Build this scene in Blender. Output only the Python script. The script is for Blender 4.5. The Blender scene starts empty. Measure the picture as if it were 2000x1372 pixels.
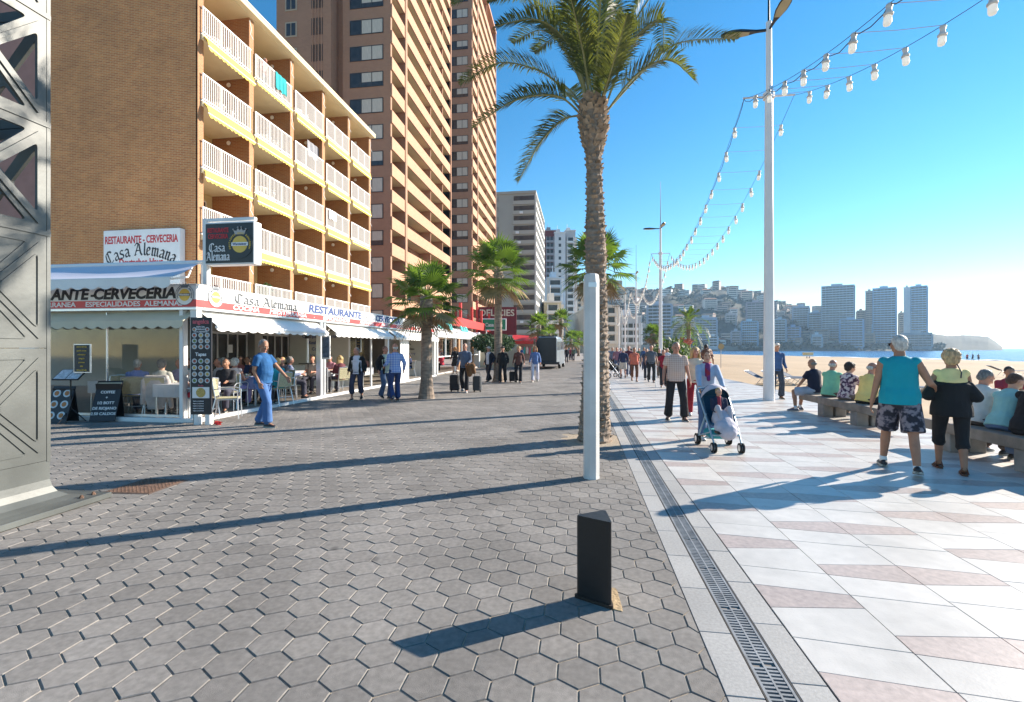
import bpy, bmesh, math, random
from math import sin, cos, pi, radians as R, sqrt, atan2
from mathutils import Vector as V, Matrix, noise
random.seed(7)
S = bpy.context.scene
COL = S.collection
# ---------------------------------------------------------------- camera
YAW = math.atan(133/925)
cam = bpy.data.cameras.new('camera'); camo = bpy.data.objects.new('camera', cam); COL.objects.link(camo)
camo.location = (0, 0, 1.6); camo.rotation_euler = (R(90), 0, YAW)
cam.sensor_width = 36; cam.lens = 925/2000*36; cam.shift_y = -0.0028
cam.clip_start = .05; cam.clip_end = 20000
S.camera = camo
# ---------------------------------------------------------------- sky and sun
SUN_ELEV = R(24.3); SUN_AZ = atan2(.851, .526)      # measured from +y towards +x
w = bpy.data.worlds.new('World'); S.world = w; w.use_nodes = True
nt = w.node_tree; nt.nodes.clear()
sky = nt.nodes.new('ShaderNodeTexSky'); sky.sky_type = 'NISHITA'; sky.sun_disc = False
sky.sun_elevation = SUN_ELEV; sky.sun_rotation = SUN_AZ
sky.air_density = 1.0; sky.dust_density = .0; sky.ozone_density = 2.2; sky.altitude = 0
hs = nt.nodes.new('ShaderNodeHueSaturation'); hs.inputs['Saturation'].default_value = 1.34; hs.inputs['Hue'].default_value = .493
bg = nt.nodes.new('ShaderNodeBackground'); bg.inputs['Strength'].default_value = .096
wo = nt.nodes.new('ShaderNodeOutputWorld')
nt.links.new(sky.outputs[0], hs.inputs['Color']); nt.links.new(hs.outputs[0], bg.inputs[0]); nt.links.new(bg.outputs[0], wo.inputs[0])
sl = bpy.data.lights.new('sun', 'SUN'); sl.energy = 5.0; sl.angle = R(.5); sl.color = (1, .90, .77)
so = bpy.data.objects.new('sun', sl); COL.objects.link(so)
sd = V((sin(SUN_AZ)*cos(SUN_ELEV), cos(SUN_AZ)*cos(SUN_ELEV), sin(SUN_ELEV)))
so.rotation_euler = sd.to_track_quat('Z', 'Y').to_euler(); so.location = (30, 30, 40)
vs = S.view_settings; vs.view_transform = 'Standard'; vs.look = 'None'; vs.exposure = 1.2; vs.gamma = 1
S.cycles.max_bounces = 6; S.cycles.transparent_max_bounces = 12; S.cycles.volume_bounces = 0
# ---------------------------------------------------------------- helpers
RT = V((cos(YAW), sin(YAW), 0)); FW = V((-sin(YAW), cos(YAW), 0)); UP = V((0, 0, 1))
def PD(px, py, d):            # world point seen at photo pixel (px,py) at distance d along the view axis
    return V((0, 0, 1.6)) + RT*((px-1000)/925*d) + FW*d + UP*((681-py)/925*d)
def G(px, py, z=0):           # world point on the ground
    return PD(px, py, (1.6-z)*925/(py-681))
def onx(px, X, z=0):
    t = (px-1000)/925; d = X/(t*cos(YAW)-sin(YAW)); return V((X, d*(t*sin(YAW)+cos(YAW)), z))
def ony(px, Y, z=0):
    t = (px-1000)/925; d = Y/(t*sin(YAW)+cos(YAW)); return V((d*(t*cos(YAW)-sin(YAW)), Y, z))
def zat(p, py):               # height seen at pixel row py at plan position p
    return 1.6+(681-py)/925*(p.x*FW.x+p.y*FW.y)

def tag(o, label=None, cat=None, group=None, kind=None):
    if label: o['label'] = label
    if cat: o['category'] = cat
    if group: o['group'] = group
    if kind: o['kind'] = kind
    return o
def empty(name, loc=(0, 0, 0), rz=0, label=None, cat=None, group=None):
    o = bpy.data.objects.new(name, None); COL.objects.link(o); o.location = loc; o.rotation_euler = (0, 0, rz)
    o.empty_display_size = .2
    return tag(o, label, cat, group)
def inst(name, me, parent=None, loc=(0, 0, 0), rot=(0, 0, 0), sc=(1, 1, 1)):
    o = bpy.data.objects.new(name, me); COL.objects.link(o); o.location = loc; o.rotation_euler = rot; o.scale = sc
    if parent: o.parent = parent
    return o
def copy_tree(o, parent=None):
    c = o.copy(); COL.objects.link(c)
    if parent: c.parent = parent
    for ch in list(o.children): copy_tree(ch, c)
    return c

class MB:
    """collects shapes, builds ONE mesh object"""
    def __init__(s): s.v = []; s.f = []; s.mi = []; s.cur = 0; s.M = Matrix()
    def add(s, vs, fs, m=None):
        n = len(s.v); T = s.M if m is None else s.M @ m
        s.v += [tuple(T @ V(p)) for p in vs]; s.f += [tuple(i+n for i in f) for f in fs]; s.mi += [s.cur]*len(fs); return s
    def box(s, x0, x1, y0, y1, z0, z1, m=None, b=0):
        if b > 0:
            b = min(b, (x1-x0)/2.01, (y1-y0)/2.01, (z1-z0)/2.01)
            vs = []
            for z, k in ((z0, b), (z0+b, 0), (z1-b, 0), (z1, b)):
                for (x, y) in ((x0+b, y0+k), (x1-b, y0+k), (x1-k, y0+b), (x1-k, y1-b), (x1-b, y1-k), (x0+b, y1-k), (x0+k, y1-b), (x0+k, y0+b)): vs.append((x, y, z))
            fs = [tuple(range(7, -1, -1)), tuple(range(24, 32))]
            for r in range(3):
                for i in range(8): j = (i+1) % 8; fs.append((r*8+i, r*8+j, r*8+8+j, r*8+8+i))
            return s.add(vs, fs, m)
        return s.add([(x0, y0, z0), (x1, y0, z0), (x1, y1, z0), (x0, y1, z0), (x0, y0, z1), (x1, y0, z1), (x1, y1, z1), (x0, y1, z1)],
                     [(3, 2, 1, 0), (4, 5, 6, 7), (0, 1, 5, 4), (1, 2, 6, 5), (2, 3, 7, 6), (3, 0, 4, 7)], m)
    def bar(s, a, b, wx, wz=None, up=(0, 0, 1)):   # rectangular bar from a to b
        a = V(a); b = V(b); wz = wz or wx; d = (b-a); L = d.length
        if L < 1e-6: return s
        d.normalize(); u = V(up)
        if abs(d.dot(u)) > .98: u = V((1, 0, 0))
        r = d.cross(u).normalized(); u = r.cross(d)
        vs = [a+r*(i*wx/2)+u*(j*wz/2) for i, j in ((-1, -1), (1, -1), (1, 1), (-1, 1))]+[b+r*(i*wx/2)+u*(j*wz/2) for i, j in ((-1, -1), (1, -1), (1, 1), (-1, 1))]
        return s.add(vs, [(0, 1, 2, 3), (7, 6, 5, 4), (0, 4, 5, 1), (1, 5, 6, 2), (2, 6, 7, 3), (3, 7, 4, 0)])
    def tube(s, pts, rad, n=8, cap=True):
        pts = [V(p) for p in pts]; m = len(pts)
        rad = rad if isinstance(rad, (list, tuple)) else [rad]*m
        vs = []; u = None
        for i in range(m):
            d = (pts[min(i+1, m-1)]-pts[max(i-1, 0)]).normalized()
            if u is None: u = d.orthogonal().normalized() if abs(d.z) < .99 else V((1, 0, 0))
            u = (u-d*u.dot(d)).normalized(); r = d.cross(u)
            for k in range(n):
                a = 2*pi*k/n; vs.append(pts[i]+(u*cos(a)+r*sin(a))*rad[i])
        fs = [(i*n+k, i*n+(k+1) % n, (i+1)*n+(k+1) % n, (i+1)*n+k) for i in range(m-1) for k in range(n)]
        if cap: fs += [tuple(range(n-1, -1, -1)), tuple((m-1)*n+k for k in range(n))]
        return s.add(vs, fs)
    def lathe(s, prof, n=16, m=None, ph=0):   # prof: (r,z)
        vs = []
        for r, z in prof:
            for k in range(n): a = 2*pi*k/n+ph; vs.append((r*cos(a), r*sin(a), z))
        q = len(prof)
        fs = [(i*n+k, i*n+(k+1) % n, (i+1)*n+(k+1) % n, (i+1)*n+k) for i in range(q-1) for k in range(n)]
        fs += [tuple(range(n-1, -1, -1)), tuple((q-1)*n+k for k in range(n))]
        return s.add(vs, fs, m)
    def prism(s, poly, h0, h1, m=None):       # poly in xy, extruded in z
        n = len(poly)
        return s.add([(x, y, h0) for x, y in poly]+[(x, y, h1) for x, y in poly],
                     [tuple(range(n-1, -1, -1)), tuple(range(n, 2*n))]+[(i, (i+1) % n, n+(i+1) % n, n+i) for i in range(n)], m)
    def ball(s, c, r, n=10, m=None):
        r = r if isinstance(r, (tuple, list)) else (r, r, r); q = max(4, n//2+1); vs = [(c[0], c[1], c[2]-r[2])]
        for i in range(1, q):
            t = -pi/2+pi*i/q
            for k in range(n): a = 2*pi*k/n; vs.append((c[0]+r[0]*cos(t)*cos(a), c[1]+r[1]*cos(t)*sin(a), c[2]+r[2]*sin(t)))
        vs.append((c[0], c[1], c[2]+r[2])); e = len(vs)-1
        fs = [(0, 1+(k+1) % n, 1+k) for k in range(n)]
        for i in range(q-2):
            for k in range(n): a = 1+i*n+k; b = 1+i*n+(k+1) % n; fs.append((a, b, b+n, a+n))
        fs += [(1+(q-2)*n+k, 1+(q-2)*n+(k+1) % n, e) for k in range(n)]
        return s.add(vs, fs, m)
    def mesh(s, name, mats, smooth=False):
        me = bpy.data.meshes.new(name); me.from_pydata(s.v, [], s.f)
        for m in (mats if isinstance(mats, (list, tuple)) else [mats]): me.materials.append(m)
        if any(s.mi): me.polygons.foreach_set('material_index', s.mi)
        if smooth: me.polygons.foreach_set('use_smooth', [True]*len(me.polygons))
        me.update(); return me
    def build(s, name, mats, parent=None, smooth=False, loc=(0, 0, 0), rot=(0, 0, 0)):
        return inst(name, s.mesh(name, mats, smooth), parent, loc, rot)
def TR(x=0, y=0, z=0, rz=0, rx=0, ry=0):
    return Matrix.Translation((x, y, z)) @ Matrix.Rotation(rz, 4, 'Z') @ Matrix.Rotation(ry, 4, 'Y') @ Matrix.Rotation(rx, 4, 'X')
def frame(o, xd, yd):     # matrix with local x along xd, y along yd, z out
    x = V(xd).normalized(); y = V(yd).normalized(); z = x.cross(y).normalized(); y = z.cross(x)
    return Matrix(((x.x, y.x, z.x, o[0]), (x.y, y.y, z.y, o[1]), (x.z, y.z, z.z, o[2]), (0, 0, 0, 1)))
# ---------------------------------------------------------------- materials
def lin(c):   # sRGB 0-255 triple to linear
    return tuple(((x/255)/12.92 if x/255 <= .04045 else ((x/255+.055)/1.055)**2.4) for x in c)
def mat(name, col, rough=.7, var=.12, vs_=3., bump=0, bs=60., metal=0, spec=.5, emit=0, stretch=None, var2=0, vs2=.4, col2=None, coord='Object'):
    m = bpy.data.materials.new(name); m.use_nodes = True; t = m.node_tree; L = t.links.new; N = t.nodes.new
    p = t.nodes['Principled BSDF']; p.inputs['Roughness'].default_value = rough; p.inputs['Metallic'].default_value = metal
    p.inputs['Specular IOR Level'].default_value = spec
    tc = N('ShaderNodeTexCoord'); src = tc.outputs[coord]
    if stretch:
        mp = N('ShaderNodeMapping'); mp.inputs['Scale'].default_value = stretch; L(src, mp.inputs[0]); src = mp.outputs[0]
    c = (*col, 1)
    if var > 0:
        nz = N('ShaderNodeTexNoise'); nz.inputs['Scale'].default_value = vs_; nz.inputs['Detail'].default_value = 6; L(src, nz.inputs[0])
        mr = N('ShaderNodeMapRange'); mr.inputs[1].default_value = .3; mr.inputs[2].default_value = .7; L(nz.outputs[0], mr.inputs[0])
        mx = N('ShaderNodeMix'); mx.data_type = 'RGBA'; L(mr.outputs[0], mx.inputs[0])
        hi = col2 if col2 else tuple(min(1, x*(1+var)) for x in col)
        mx.inputs[6].default_value = (*(x*(1-var) for x in col), 1); mx.inputs[7].default_value = (*hi, 1)
        out = mx.outputs[2]
        if var2 > 0:
            n2 = N('ShaderNodeTexNoise'); n2.inputs['Scale'].default_value = vs2; n2.inputs['Detail'].default_value = 4; L(src, n2.inputs[0])
            r2 = N('ShaderNodeMapRange'); r2.inputs[1].default_value = .35; r2.inputs[2].default_value = .65; r2.inputs[3].default_value = 1-var2; r2.inputs[4].default_value = 1+var2*.4; L(n2.outputs[0], r2.inputs[0])
            m2 = N('ShaderNodeVectorMath'); m2.operation = 'SCALE'; L(out, m2.inputs[0]); L(r2.outputs[0], m2.inputs[3]); out = m2.outputs[0]
        L(out, p.inputs['Base Color'])
    else: p.inputs['Base Color'].default_value = c
    if bump > 0:
        nb = N('ShaderNodeTexNoise'); nb.inputs['Scale'].default_value = bs; nb.inputs['Detail'].default_value = 5; L(src, nb.inputs[0])
        bp = N('ShaderNodeBump'); bp.inputs['Strength'].default_value = min(1, bump); bp.inputs['Distance'].default_value = .02; L(nb.outputs[0], bp.inputs['Height']); L(bp.outputs[0], p.inputs['Normal'])
    if emit > 0: p.inputs['Emission Color'].default_value = c; p.inputs['Emission Strength'].default_value = emit
    return m
def leafy(m, amt=.35):       # thin leaves let light through
    t = m.node_tree; p = t.nodes['Principled BSDF']; tr = t.nodes.new('ShaderNodeBsdfTranslucent'); mx = t.nodes.new('ShaderNodeMixShader'); mx.inputs[0].default_value = amt
    sc = t.nodes.new('ShaderNodeVectorMath'); sc.operation = 'MULTIPLY'; sc.inputs[1].default_value = (2.6, 2.4, 1.2)
    t.links.new(p.inputs['Base Color'].links[0].from_socket, sc.inputs[0]); t.links.new(sc.outputs[0], tr.inputs[0])
    o = t.nodes['Material Output']; t.links.new(p.outputs[0], mx.inputs[1]); t.links.new(tr.outputs[0], mx.inputs[2]); t.links.new(mx.outputs[0], o.inputs[0]); return m
def spotted(m, scale=2.2, size=.035, dark=.62):     # trodden gum, oil drops
    t = m.node_tree; p = t.nodes['Principled BSDF']; src = p.inputs['Base Color'].links[0].from_socket; N = t.nodes.new; L = t.links.new
    tc = N('ShaderNodeTexCoord'); v = N('ShaderNodeTexVoronoi'); v.inputs['Scale'].default_value = scale; L(tc.outputs['Object'], v.inputs[0]); n = N('ShaderNodeTexNoise'); n.inputs['Scale'].default_value = 30; L(tc.outputs['Object'], n.inputs[0])
    a = N('ShaderNodeMath'); a.operation = 'MULTIPLY_ADD'; a.inputs[1].default_value = .05; L(n.outputs[0], a.inputs[0]); L(v.outputs['Distance'], a.inputs[2])
    r = N('ShaderNodeMapRange'); r.inputs[1].default_value = size*scale; r.inputs[2].default_value = size*scale*1.7; r.inputs[3].default_value = dark; r.inputs[4].default_value = 1; L(a.outputs[0], r.inputs[0])
    s = N('ShaderNodeVectorMath'); s.operation = 'SCALE'; L(src, s.inputs[0]); L(r.outputs[0], s.inputs[3]); L(s.outputs[0], p.inputs['Base Color']); return m
def island_var(m, amt=.12):     # per-slab brightness variation
    t = m.node_tree; L = t.links.new; N = t.nodes.new; p = t.nodes['Principled BSDF']
    src = p.inputs['Base Color'].links[0].from_socket
    g = N('ShaderNodeNewGeometry'); r = N('ShaderNodeMapRange'); r.inputs[3].default_value = 1-amt; r.inputs[4].default_value = 1+amt
    L(g.outputs['Random Per Island'], r.inputs[0]); s = N('ShaderNodeVectorMath'); s.operation = 'SCALE'; L(src, s.inputs[0]); L(r.outputs[0], s.inputs[3]); L(s.outputs[0], p.inputs['Base Color'])
    return m
def brick_mat(name, c1, c2, mort, bh=.07, bw=.25, msize=.011, var2=.12):
    m = bpy.data.materials.new(name); m.use_nodes = True; t = m.node_tree; L = t.links.new; N = t.nodes.new
    p = t.nodes['Principled BSDF']; p.inputs['Roughness'].default_value = .85
    tc = N('ShaderNodeTexCoord'); sp = N('ShaderNodeSeparateXYZ'); L(tc.outputs['Object'], sp.inputs[0])
    ad = N('ShaderNodeMath'); L(sp.outputs[0], ad.inputs[0]); L(sp.outputs[1], ad.inputs[1]); cb = N('ShaderNodeCombineXYZ'); L(ad.outputs[0], cb.inputs[0]); L(sp.outputs[2], cb.inputs[1])
    b = N('ShaderNodeTexBrick'); b.inputs['Scale'].default_value = 1; b.inputs['Brick Width'].default_value = bw; b.inputs['Row Height'].default_value = bh
    b.inputs['Mortar Size'].default_value = msize; b.inputs['Color1'].default_value = (*c1, 1); b.inputs['Color2'].default_value = (*c2, 1); b.inputs['Mortar'].default_value = (*mort, 1); b.inputs['Mortar Smooth'].default_value = .3
    L(cb.outputs[0], b.inputs[0])
    n2 = N('ShaderNodeTexNoise'); n2.inputs['Scale'].default_value = .5; n2.inputs['Detail'].default_value = 8; n2.inputs['Roughness'].default_value = .7; L(tc.outputs['Object'], n2.inputs[0])
    r2 = N('ShaderNodeMapRange'); r2.inputs[1].default_value = .3; r2.inputs[2].default_value = .7; r2.inputs[3].default_value = 1-var2; r2.inputs[4].default_value = 1+var2; L(n2.outputs[0], r2.inputs[0])
    s = N('ShaderNodeVectorMath'); s.operation = 'SCALE'; L(b.outputs[0], s.inputs[0]); L(r2.outputs[0], s.inputs[3]); L(s.outputs[0], p.inputs['Base Color'])
    bp = N('ShaderNodeBump'); bp.invert = True; bp.inputs['Strength'].default_value = .6; bp.inputs['Distance'].default_value = .01; L(b.outputs['Fac'], bp.inputs['Height']); L(bp.outputs[0], p.inputs['Normal'])
    return m
def glass_mat(name, tint=(.9, .95, .95), refl=.12, rough=.02):
    m = bpy.data.materials.new(name); m.use_nodes = True; t = m.node_tree; t.nodes.clear(); L = t.links.new; N = t.nodes.new
    tr = N('ShaderNodeBsdfTransparent'); tr.inputs[0].default_value = (*tint, 1); gl = N('ShaderNodeBsdfGlossy'); gl.inputs['Roughness'].default_value = rough
    fr = N('ShaderNodeLayerWeight'); fr.inputs[0].default_value = .5; pw = N('ShaderNodeMath'); pw.operation = 'POWER'; pw.inputs[1].default_value = 3.5; L(fr.outputs['Facing'], pw.inputs[0]); ad = N('ShaderNodeMath'); ad.operation = 'MULTIPLY_ADD'; ad.inputs[1].default_value = .7; ad.inputs[2].default_value = refl; ad.use_clamp = True; L(pw.outputs[0], ad.inputs[0])
    mx = N('ShaderNodeMixShader'); L(ad.outputs[0], mx.inputs[0]); L(tr.outputs[0], mx.inputs[1]); L(gl.outputs[0], mx.inputs[2]); o = N('ShaderNodeOutputMaterial'); L(mx.outputs[0], o.inputs[0])
    return m
m_white = mat('white_paint', (.78, .77, .75), .45, .05, 2, .05, 30)
m_white2 = mat('white_canvas', (.82, .81, .78), .8, .06, 1.5, .1, 40)
m_cream = mat('cream_render', (.72, .62, .40), .8, .06, 1.2, .1, 20)
m_beige = mat('beige_canvas', (.62, .57, .44), .85, .08, 1.5, .15, 30)
m_black = mat('black_metal', (.012, .012, .014), .38, .2, 4, .05, 20)
m_dark = mat('dark_interior', (.03, .028, .027), .8, .2, 2)
m_grey = mat('grey_paint', (.35, .35, .35), .6, .08, 2, .05, 30)
m_alu = mat('brushed_aluminium', (.72, .73, .75), .35, .04, 3, metal=.8)
m_text_k = mat('black_lettering', (.02, .02, .025), .6, 0)
m_text_g = mat('grey_lettering', (.17, .19, .21), .6, 0)
m_text_b = mat('blue_lettering', (.03, .07, .22), .6, 0)
m_text_r = mat('red_lettering', (.55, .03, .04), .6, 0)
m_text_w = mat('white_lettering', (.85, .85, .85), .6, 0)
m_gold = mat('gold_print', (.75, .5, .08), .5, .1)
m_red = mat('red_paint', (.6, .035, .03), .5, .08)
m_redband = mat('red_band', (.62, .06, .06), .5, .12)
m_yellow = mat('yellow_awning', (.85, .62, .10), .8, .06, 1.5)
m_glass = glass_mat('clear_glass')
m_wglass = mat('window_glass', (.045, .043, .042), .14, .4, 1.2, spec=.45)
# ---------------------------------------------------------------- lettering
def txt_mesh(body, size, mat_, ext=.004, off=0, shear=0, align='CENTER', sx=1.):
    c = bpy.data.curves.new('t', 'FONT'); c.body = body; c.size = size; c.extrude = ext; c.offset = off; c.shear = shear
    c.align_x = align; c.align_y = 'CENTER'; c.resolution_u = 3
    o = bpy.data.objects.new('t', c); COL.objects.link(o)
    me = bpy.data.meshes.new_from_object(o); bpy.data.objects.remove(o)
    me.materials.clear(); me.materials.append(mat_)
    if sx != 1.: me.transform(Matrix.Scale(sx, 4, (1, 0, 0)))
    return me
def text(body, size, o, xd, yd, mat_, parent, name='lettering', **k):
    me = txt_mesh(body, size, mat_, **k); ob = inst(name, me, parent); ob.matrix_local = frame(o, xd, yd); return ob
def arc_text(body, size, o, xd, yd, mat_, parent, rad, a0, a1, flip=False, name='lettering', **k):
    F = frame(o, xd, yd); mb = bmesh.new(); n = len(body)
    for i, ch in enumerate(body):
        if ch == ' ': continue
        a = a0+(a1-a0)*i/max(1, n-1); me = txt_mesh(ch, size, mat_, **k)
        th = (a-pi/2) if not flip else (a+pi/2)
        me.transform(Matrix.Translation((rad*cos(a), rad*sin(a), 0)) @ Matrix.Rotation(th, 4, 'Z')); mb.from_mesh(me); bpy.data.meshes.remove(me)
    me = bpy.data.meshes.new(name); mb.to_mesh(me); mb.free(); me.materials.append(mat_); ob = inst(name, me, parent); ob.matrix_local = F; return ob
GL = {'a': (.78, [[(.08, .8), (.32, 1.), (.56, .84), (.56, .12), (.72, 0)], [(.56, .58), (.12, .36), (.12, .12), (.26, 0), (.56, .2)]]),
 's': (.7, [[(.58, .9), (.35, 1.), (.12, .8), (.16, .6), (.5, .42), (.55, .16), (.3, 0), (.04, .1)]]),
 'C': (1.15, [[(1., 1.3), (.62, 1.5), (.18, 1.2), (.1, .5), (.35, .05), (.7, 0), (1., .25)], [(.5, 1.35), (.5, .15)], [(.9, 1.45), (1.02, 1.2)]]),
 'A': (1.15, [[(.0, 1.15), (.28, 1.5), (.62, 1.3), (.8, .3), (1., 0)], [(.5, 1.4), (.25, .6), (.0, .02)], [(.15, .55), (.8, .6)], [(.0, .0), (.2, .06)]]),
 'l': (.42, [[(.08, 1.45), (.18, 1.5), (.18, .14), (.34, 0)]]),
 'e': (.66, [[(.12, .45), (.5, .68), (.42, .92), (.22, 1.), (.08, .78), (.08, .22), (.27, 0), (.55, .18)]]),
 'm': (1.12, [[(.0, .84), (.14, 1.), (.16, .12), (.28, 0)], [(.18, .8), (.42, 1.), (.52, .86), (.52, .12), (.63, 0)], [(.54, .8), (.78, 1.), (.88, .86), (.88, .12), (1.02, 0)]]),
 'n': (.78, [[(.0, .84), (.14, 1.), (.16, .12), (.28, 0)], [(.18, .8), (.42, 1.), (.52, .86), (.52, .12), (.68, 0)]])}
def gothic(body, h, o, xd, yd, mat_, parent, arc=0, nib=.2, sx=1., ext=.004, outline=None):
    """broad-pen letters; h = x-height; centred on o; arc = radius or 0"""
    W = sum(GL[c][0] if c in GL else .6 for c in body)*sx*h; x = -W/2; mb = MB(); nv = V((cos(R(40)), sin(R(40)), 0))*nib*h/2
    for c in body:
        if c not in GL: x += .6*h*sx; continue
        w_, st = GL[c]; cx = x+w_*h*sx/2; T = Matrix()
        if arc:
            a = -cx/arc; T = Matrix.Translation((0, -arc, 0)) @ Matrix.Rotation(a, 4, 'Z') @ Matrix.Translation((-cx, arc, 0))
        for s_ in st:
            for (p, q) in zip(s_, s_[1:]):
                a = V((x+p[0]*h*sx, p[1]*h, 0)); b = V((x+q[0]*h*sx, q[1]*h, 0)); d = (b-a)
                hv = nv if abs(d.normalized().cross(nv.normalized()).z) > .25 else V((-d.y, d.x, 0)).normalized()*nib*h*.2
                lo = V((0, 0, ext+len(mb.f)*.00002)); P_ = [a-hv, b-hv, b+hv, a+hv]
                if (P_[1]-P_[0]).cross(P_[3]-P_[0]).z < 0: P_ = P_[::-1]
                mb.add(P_+[p_+lo for p_ in P_], [(3, 2, 1, 0), (4, 5, 6, 7), (0, 1, 5, 4), (1, 2, 6, 5), (2, 3, 7, 6), (3, 0, 4, 7)], T)
        x += w_*h*sx
    ob = mb.build('lettering', mat_, parent); ob.matrix_local = frame(o, xd, yd); return ob
# ================================================================ ground
m_hex = island_var(spotted(mat('concrete_paver', (.222, .204, .186), .85, .18, 26, .22, 260, var2=.24, vs2=.9)), .11)
m_joint = mat('sandy_joint', (.36, .29, .21), .95, .25, 30, .3, 120)
m_gran = island_var(mat('grey_granite', (.36, .35, .335), .7, .14, 60, .1, 200, var2=.12, vs2=1.2), .07)
m_marb = island_var(mat('white_marble', (.56, .53, .49), .45, .07, 9, .05, 60, var2=.14, vs2=1.3), .05)
m_pink = island_var(mat('pink_marble', (.42, .345, .31), .45, .16, 24, .05, 60, var2=.08, vs2=2.), .07)
m_sand = mat('beach_sand', (.45, .325, .20), .95, .08, .15, .6, 1.2, var2=.12, vs2=.05)
m_far = mat('distant_paving', (.27, .25, .235), .9, .05, 1.)
m_earth = mat('dark_joint_bed', (.10, .09, .08), .95, .2, 5)
KX0, KX1, DX0, DX1, KX2, MX, BX = -8.3, .665, .85, .985, 1.16, 1.165, 7.55
def sheet(name, pts, z, m, parent=None):
    mb = MB(); mb.add([(x, y, z) for x, y in pts], [tuple(range(len(pts)))]); return mb.build(name, m, parent)
g = sheet('ground', [(-900, -60), (BX+.2, -60), (BX+.2, 900), (-900, 900)], -.06, m_earth); tag(g, kind='structure')
g = sheet('town_ground', [(-900, 62), (.66, 62), (.66, 700), (-900, 700)], -.012, m_far); tag(g, kind='structure')
g = sheet('paving_bed', [(KX0-.3, -4), (KX1, -4), (KX1, 62), (KX0-.3, 62)], -.0062, m_joint); tag(g, kind='structure')
g = sheet('side_street', [(-40, -4), (KX0-.3, -4), (KX0-.3, 62), (-40, 62)], -.02, m_far); tag(g, kind='structure')
mb = MB(); W_ = .207; s_ = W_/sqrt(3); gp = .0033; rr = random.Random(3)
TREES_HOLE = [(.24, 8.39, .52)]
fx, fy = -.215, 2.60
r0 = int((0.2-fy)/(.866*W_))-2; r1 = int((60-fy)/(.866*W_))
def hexring(cx, cy, R_, z, tx, ty):
    return [(cx+R_*sin(k*pi/3), cy+R_*cos(k*pi/3), z+tx*sin(k*pi/3)+ty*cos(k*pi/3)) for k in range(6)]
base_c = (fx+W_/2, fy-s_/2)
for r in range(r0, r1+1):
    y = base_c[1]+r*.8660*W_; far = y > 26
    x = base_c[0]+(r % 2)*W_/2
    n0 = int((x-(-8.45 if y > 8.8 else -13))/W_)
    x -= n0*W_
    while x < KX1+W_/2:
        if any(abs(x-hx) < hr and abs(y-hy) < hr for hx, hy, hr in TREES_HOLE): x += W_; continue
        tx = rr.uniform(-.0012, .0012); ty = rr.uniform(-.0012, .0012); z = rr.uniform(-.0012, .0012)
        ro = s_-gp/1.0; ri = ro-.0045
        top = hexring(x, y, ri, z, tx, ty); n = len(mb.v)
        if x > KX1-W_/2:      # cut slab against the kerb
            top = [(min(p[0], KX1-.004), p[1], p[2]) for p in top]
            if x-W_/2 > KX1-.02: x += W_; continue
        if far:
            mb.v += top; mb.f.append((n+5, n+4, n+3, n+2, n+1, n)); mb.mi.append(0)
        else:
            lo = hexring(x, y, ro, z-.006, tx, ty)
            if x > KX1-W_/2: lo = [(min(p[0], KX1-.002), p[1], p[2]) for p in lo]
            mb.v += top+lo; mb.f.append((n+5, n+4, n+3, n+2, n+1, n)); mb.mi.append(0)
            for k in range(6): j = (k+1) % 6; mb.f.append((n+k, n+j, n+6+j, n+6+k)); mb.mi.append(0)
        x += W_
o = mb.build('hexagonal_paving', m_hex); tag(o, kind='structure')
# slabs of granite either side of the drain
mb = MB(); rr = random.Random(5)
def slab(mb, x0, x1, y0, y1, z=.0, g_=.0025, d=.03):
    mb.box(x0+g_, x1-g_, y0+g_, y1-g_, z-d, z+rr.uniform(-.0008, .0008), b=.002)
y = .3
while y < 70:
    slab(mb, KX1, DX0-.012, y, y+.5); slab(mb, DX1+.012, KX2, y+.13, y+.63); y += .5
o = mb.build('granite_strip', m_gran); tag(o, kind='structure')
mb = MB(); mb.box(KX1, DX0-.012, 70, 400, -.03, 0); mb.box(DX1+.012, KX2, 70, 400, -.03, 0)
o = mb.build('granite_strip', m_gran); tag(o, kind='structure')
# drain channel with slotted grating
m_gal = mat('galvanised_grating', (.27, .275, .28), .55, .25, 8, .05, 60, metal=.35)
dr = empty('drain_channel', (0, 0, 0), label='long slotted metal drain grating set between pale granite strips', cat='drain')
mb = MB(); mb.box(DX0-.012, DX0-.004, .3, 70, -.05, .001); mb.box(DX1+.004, DX1+.012, .3, 70, -.05, .001); mb.add([(DX0-.01, .3, -.05), (DX1+.01, .3, -.05), (DX1+.01, 70, -.05), (DX0-.01, 70, -.05)], [(0, 1, 2, 3)]); mb.build('trough', m_dark, dr)
mb = MB(); mc = (DX0+DX1)/2
mb.box(DX0-.003, DX0+.010, .3, 70, -.02, 0); mb.box(DX1-.010, DX1+.003, .3, 70, -.02, 0); mb.box(mc-.005, mc+.005, .3, 70, -.02, -.0008)
y = 1.5; k = 0
while y < 22:
    w_ = .0125 if y < 12 else .016
    mb.box(DX0+.010, mc-.005, y, y+w_, -.018, -.0015); mb.box(mc+.005, DX1-.010, y+.0125, y+.0125+w_, -.018, -.0015)
    k += 1; y += .027 if k % 19 else .045
mb.box(DX0+.011, DX1-.011, 22, 70, -.03, -.006)
mb.build('grating', m_gal, dr)
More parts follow.
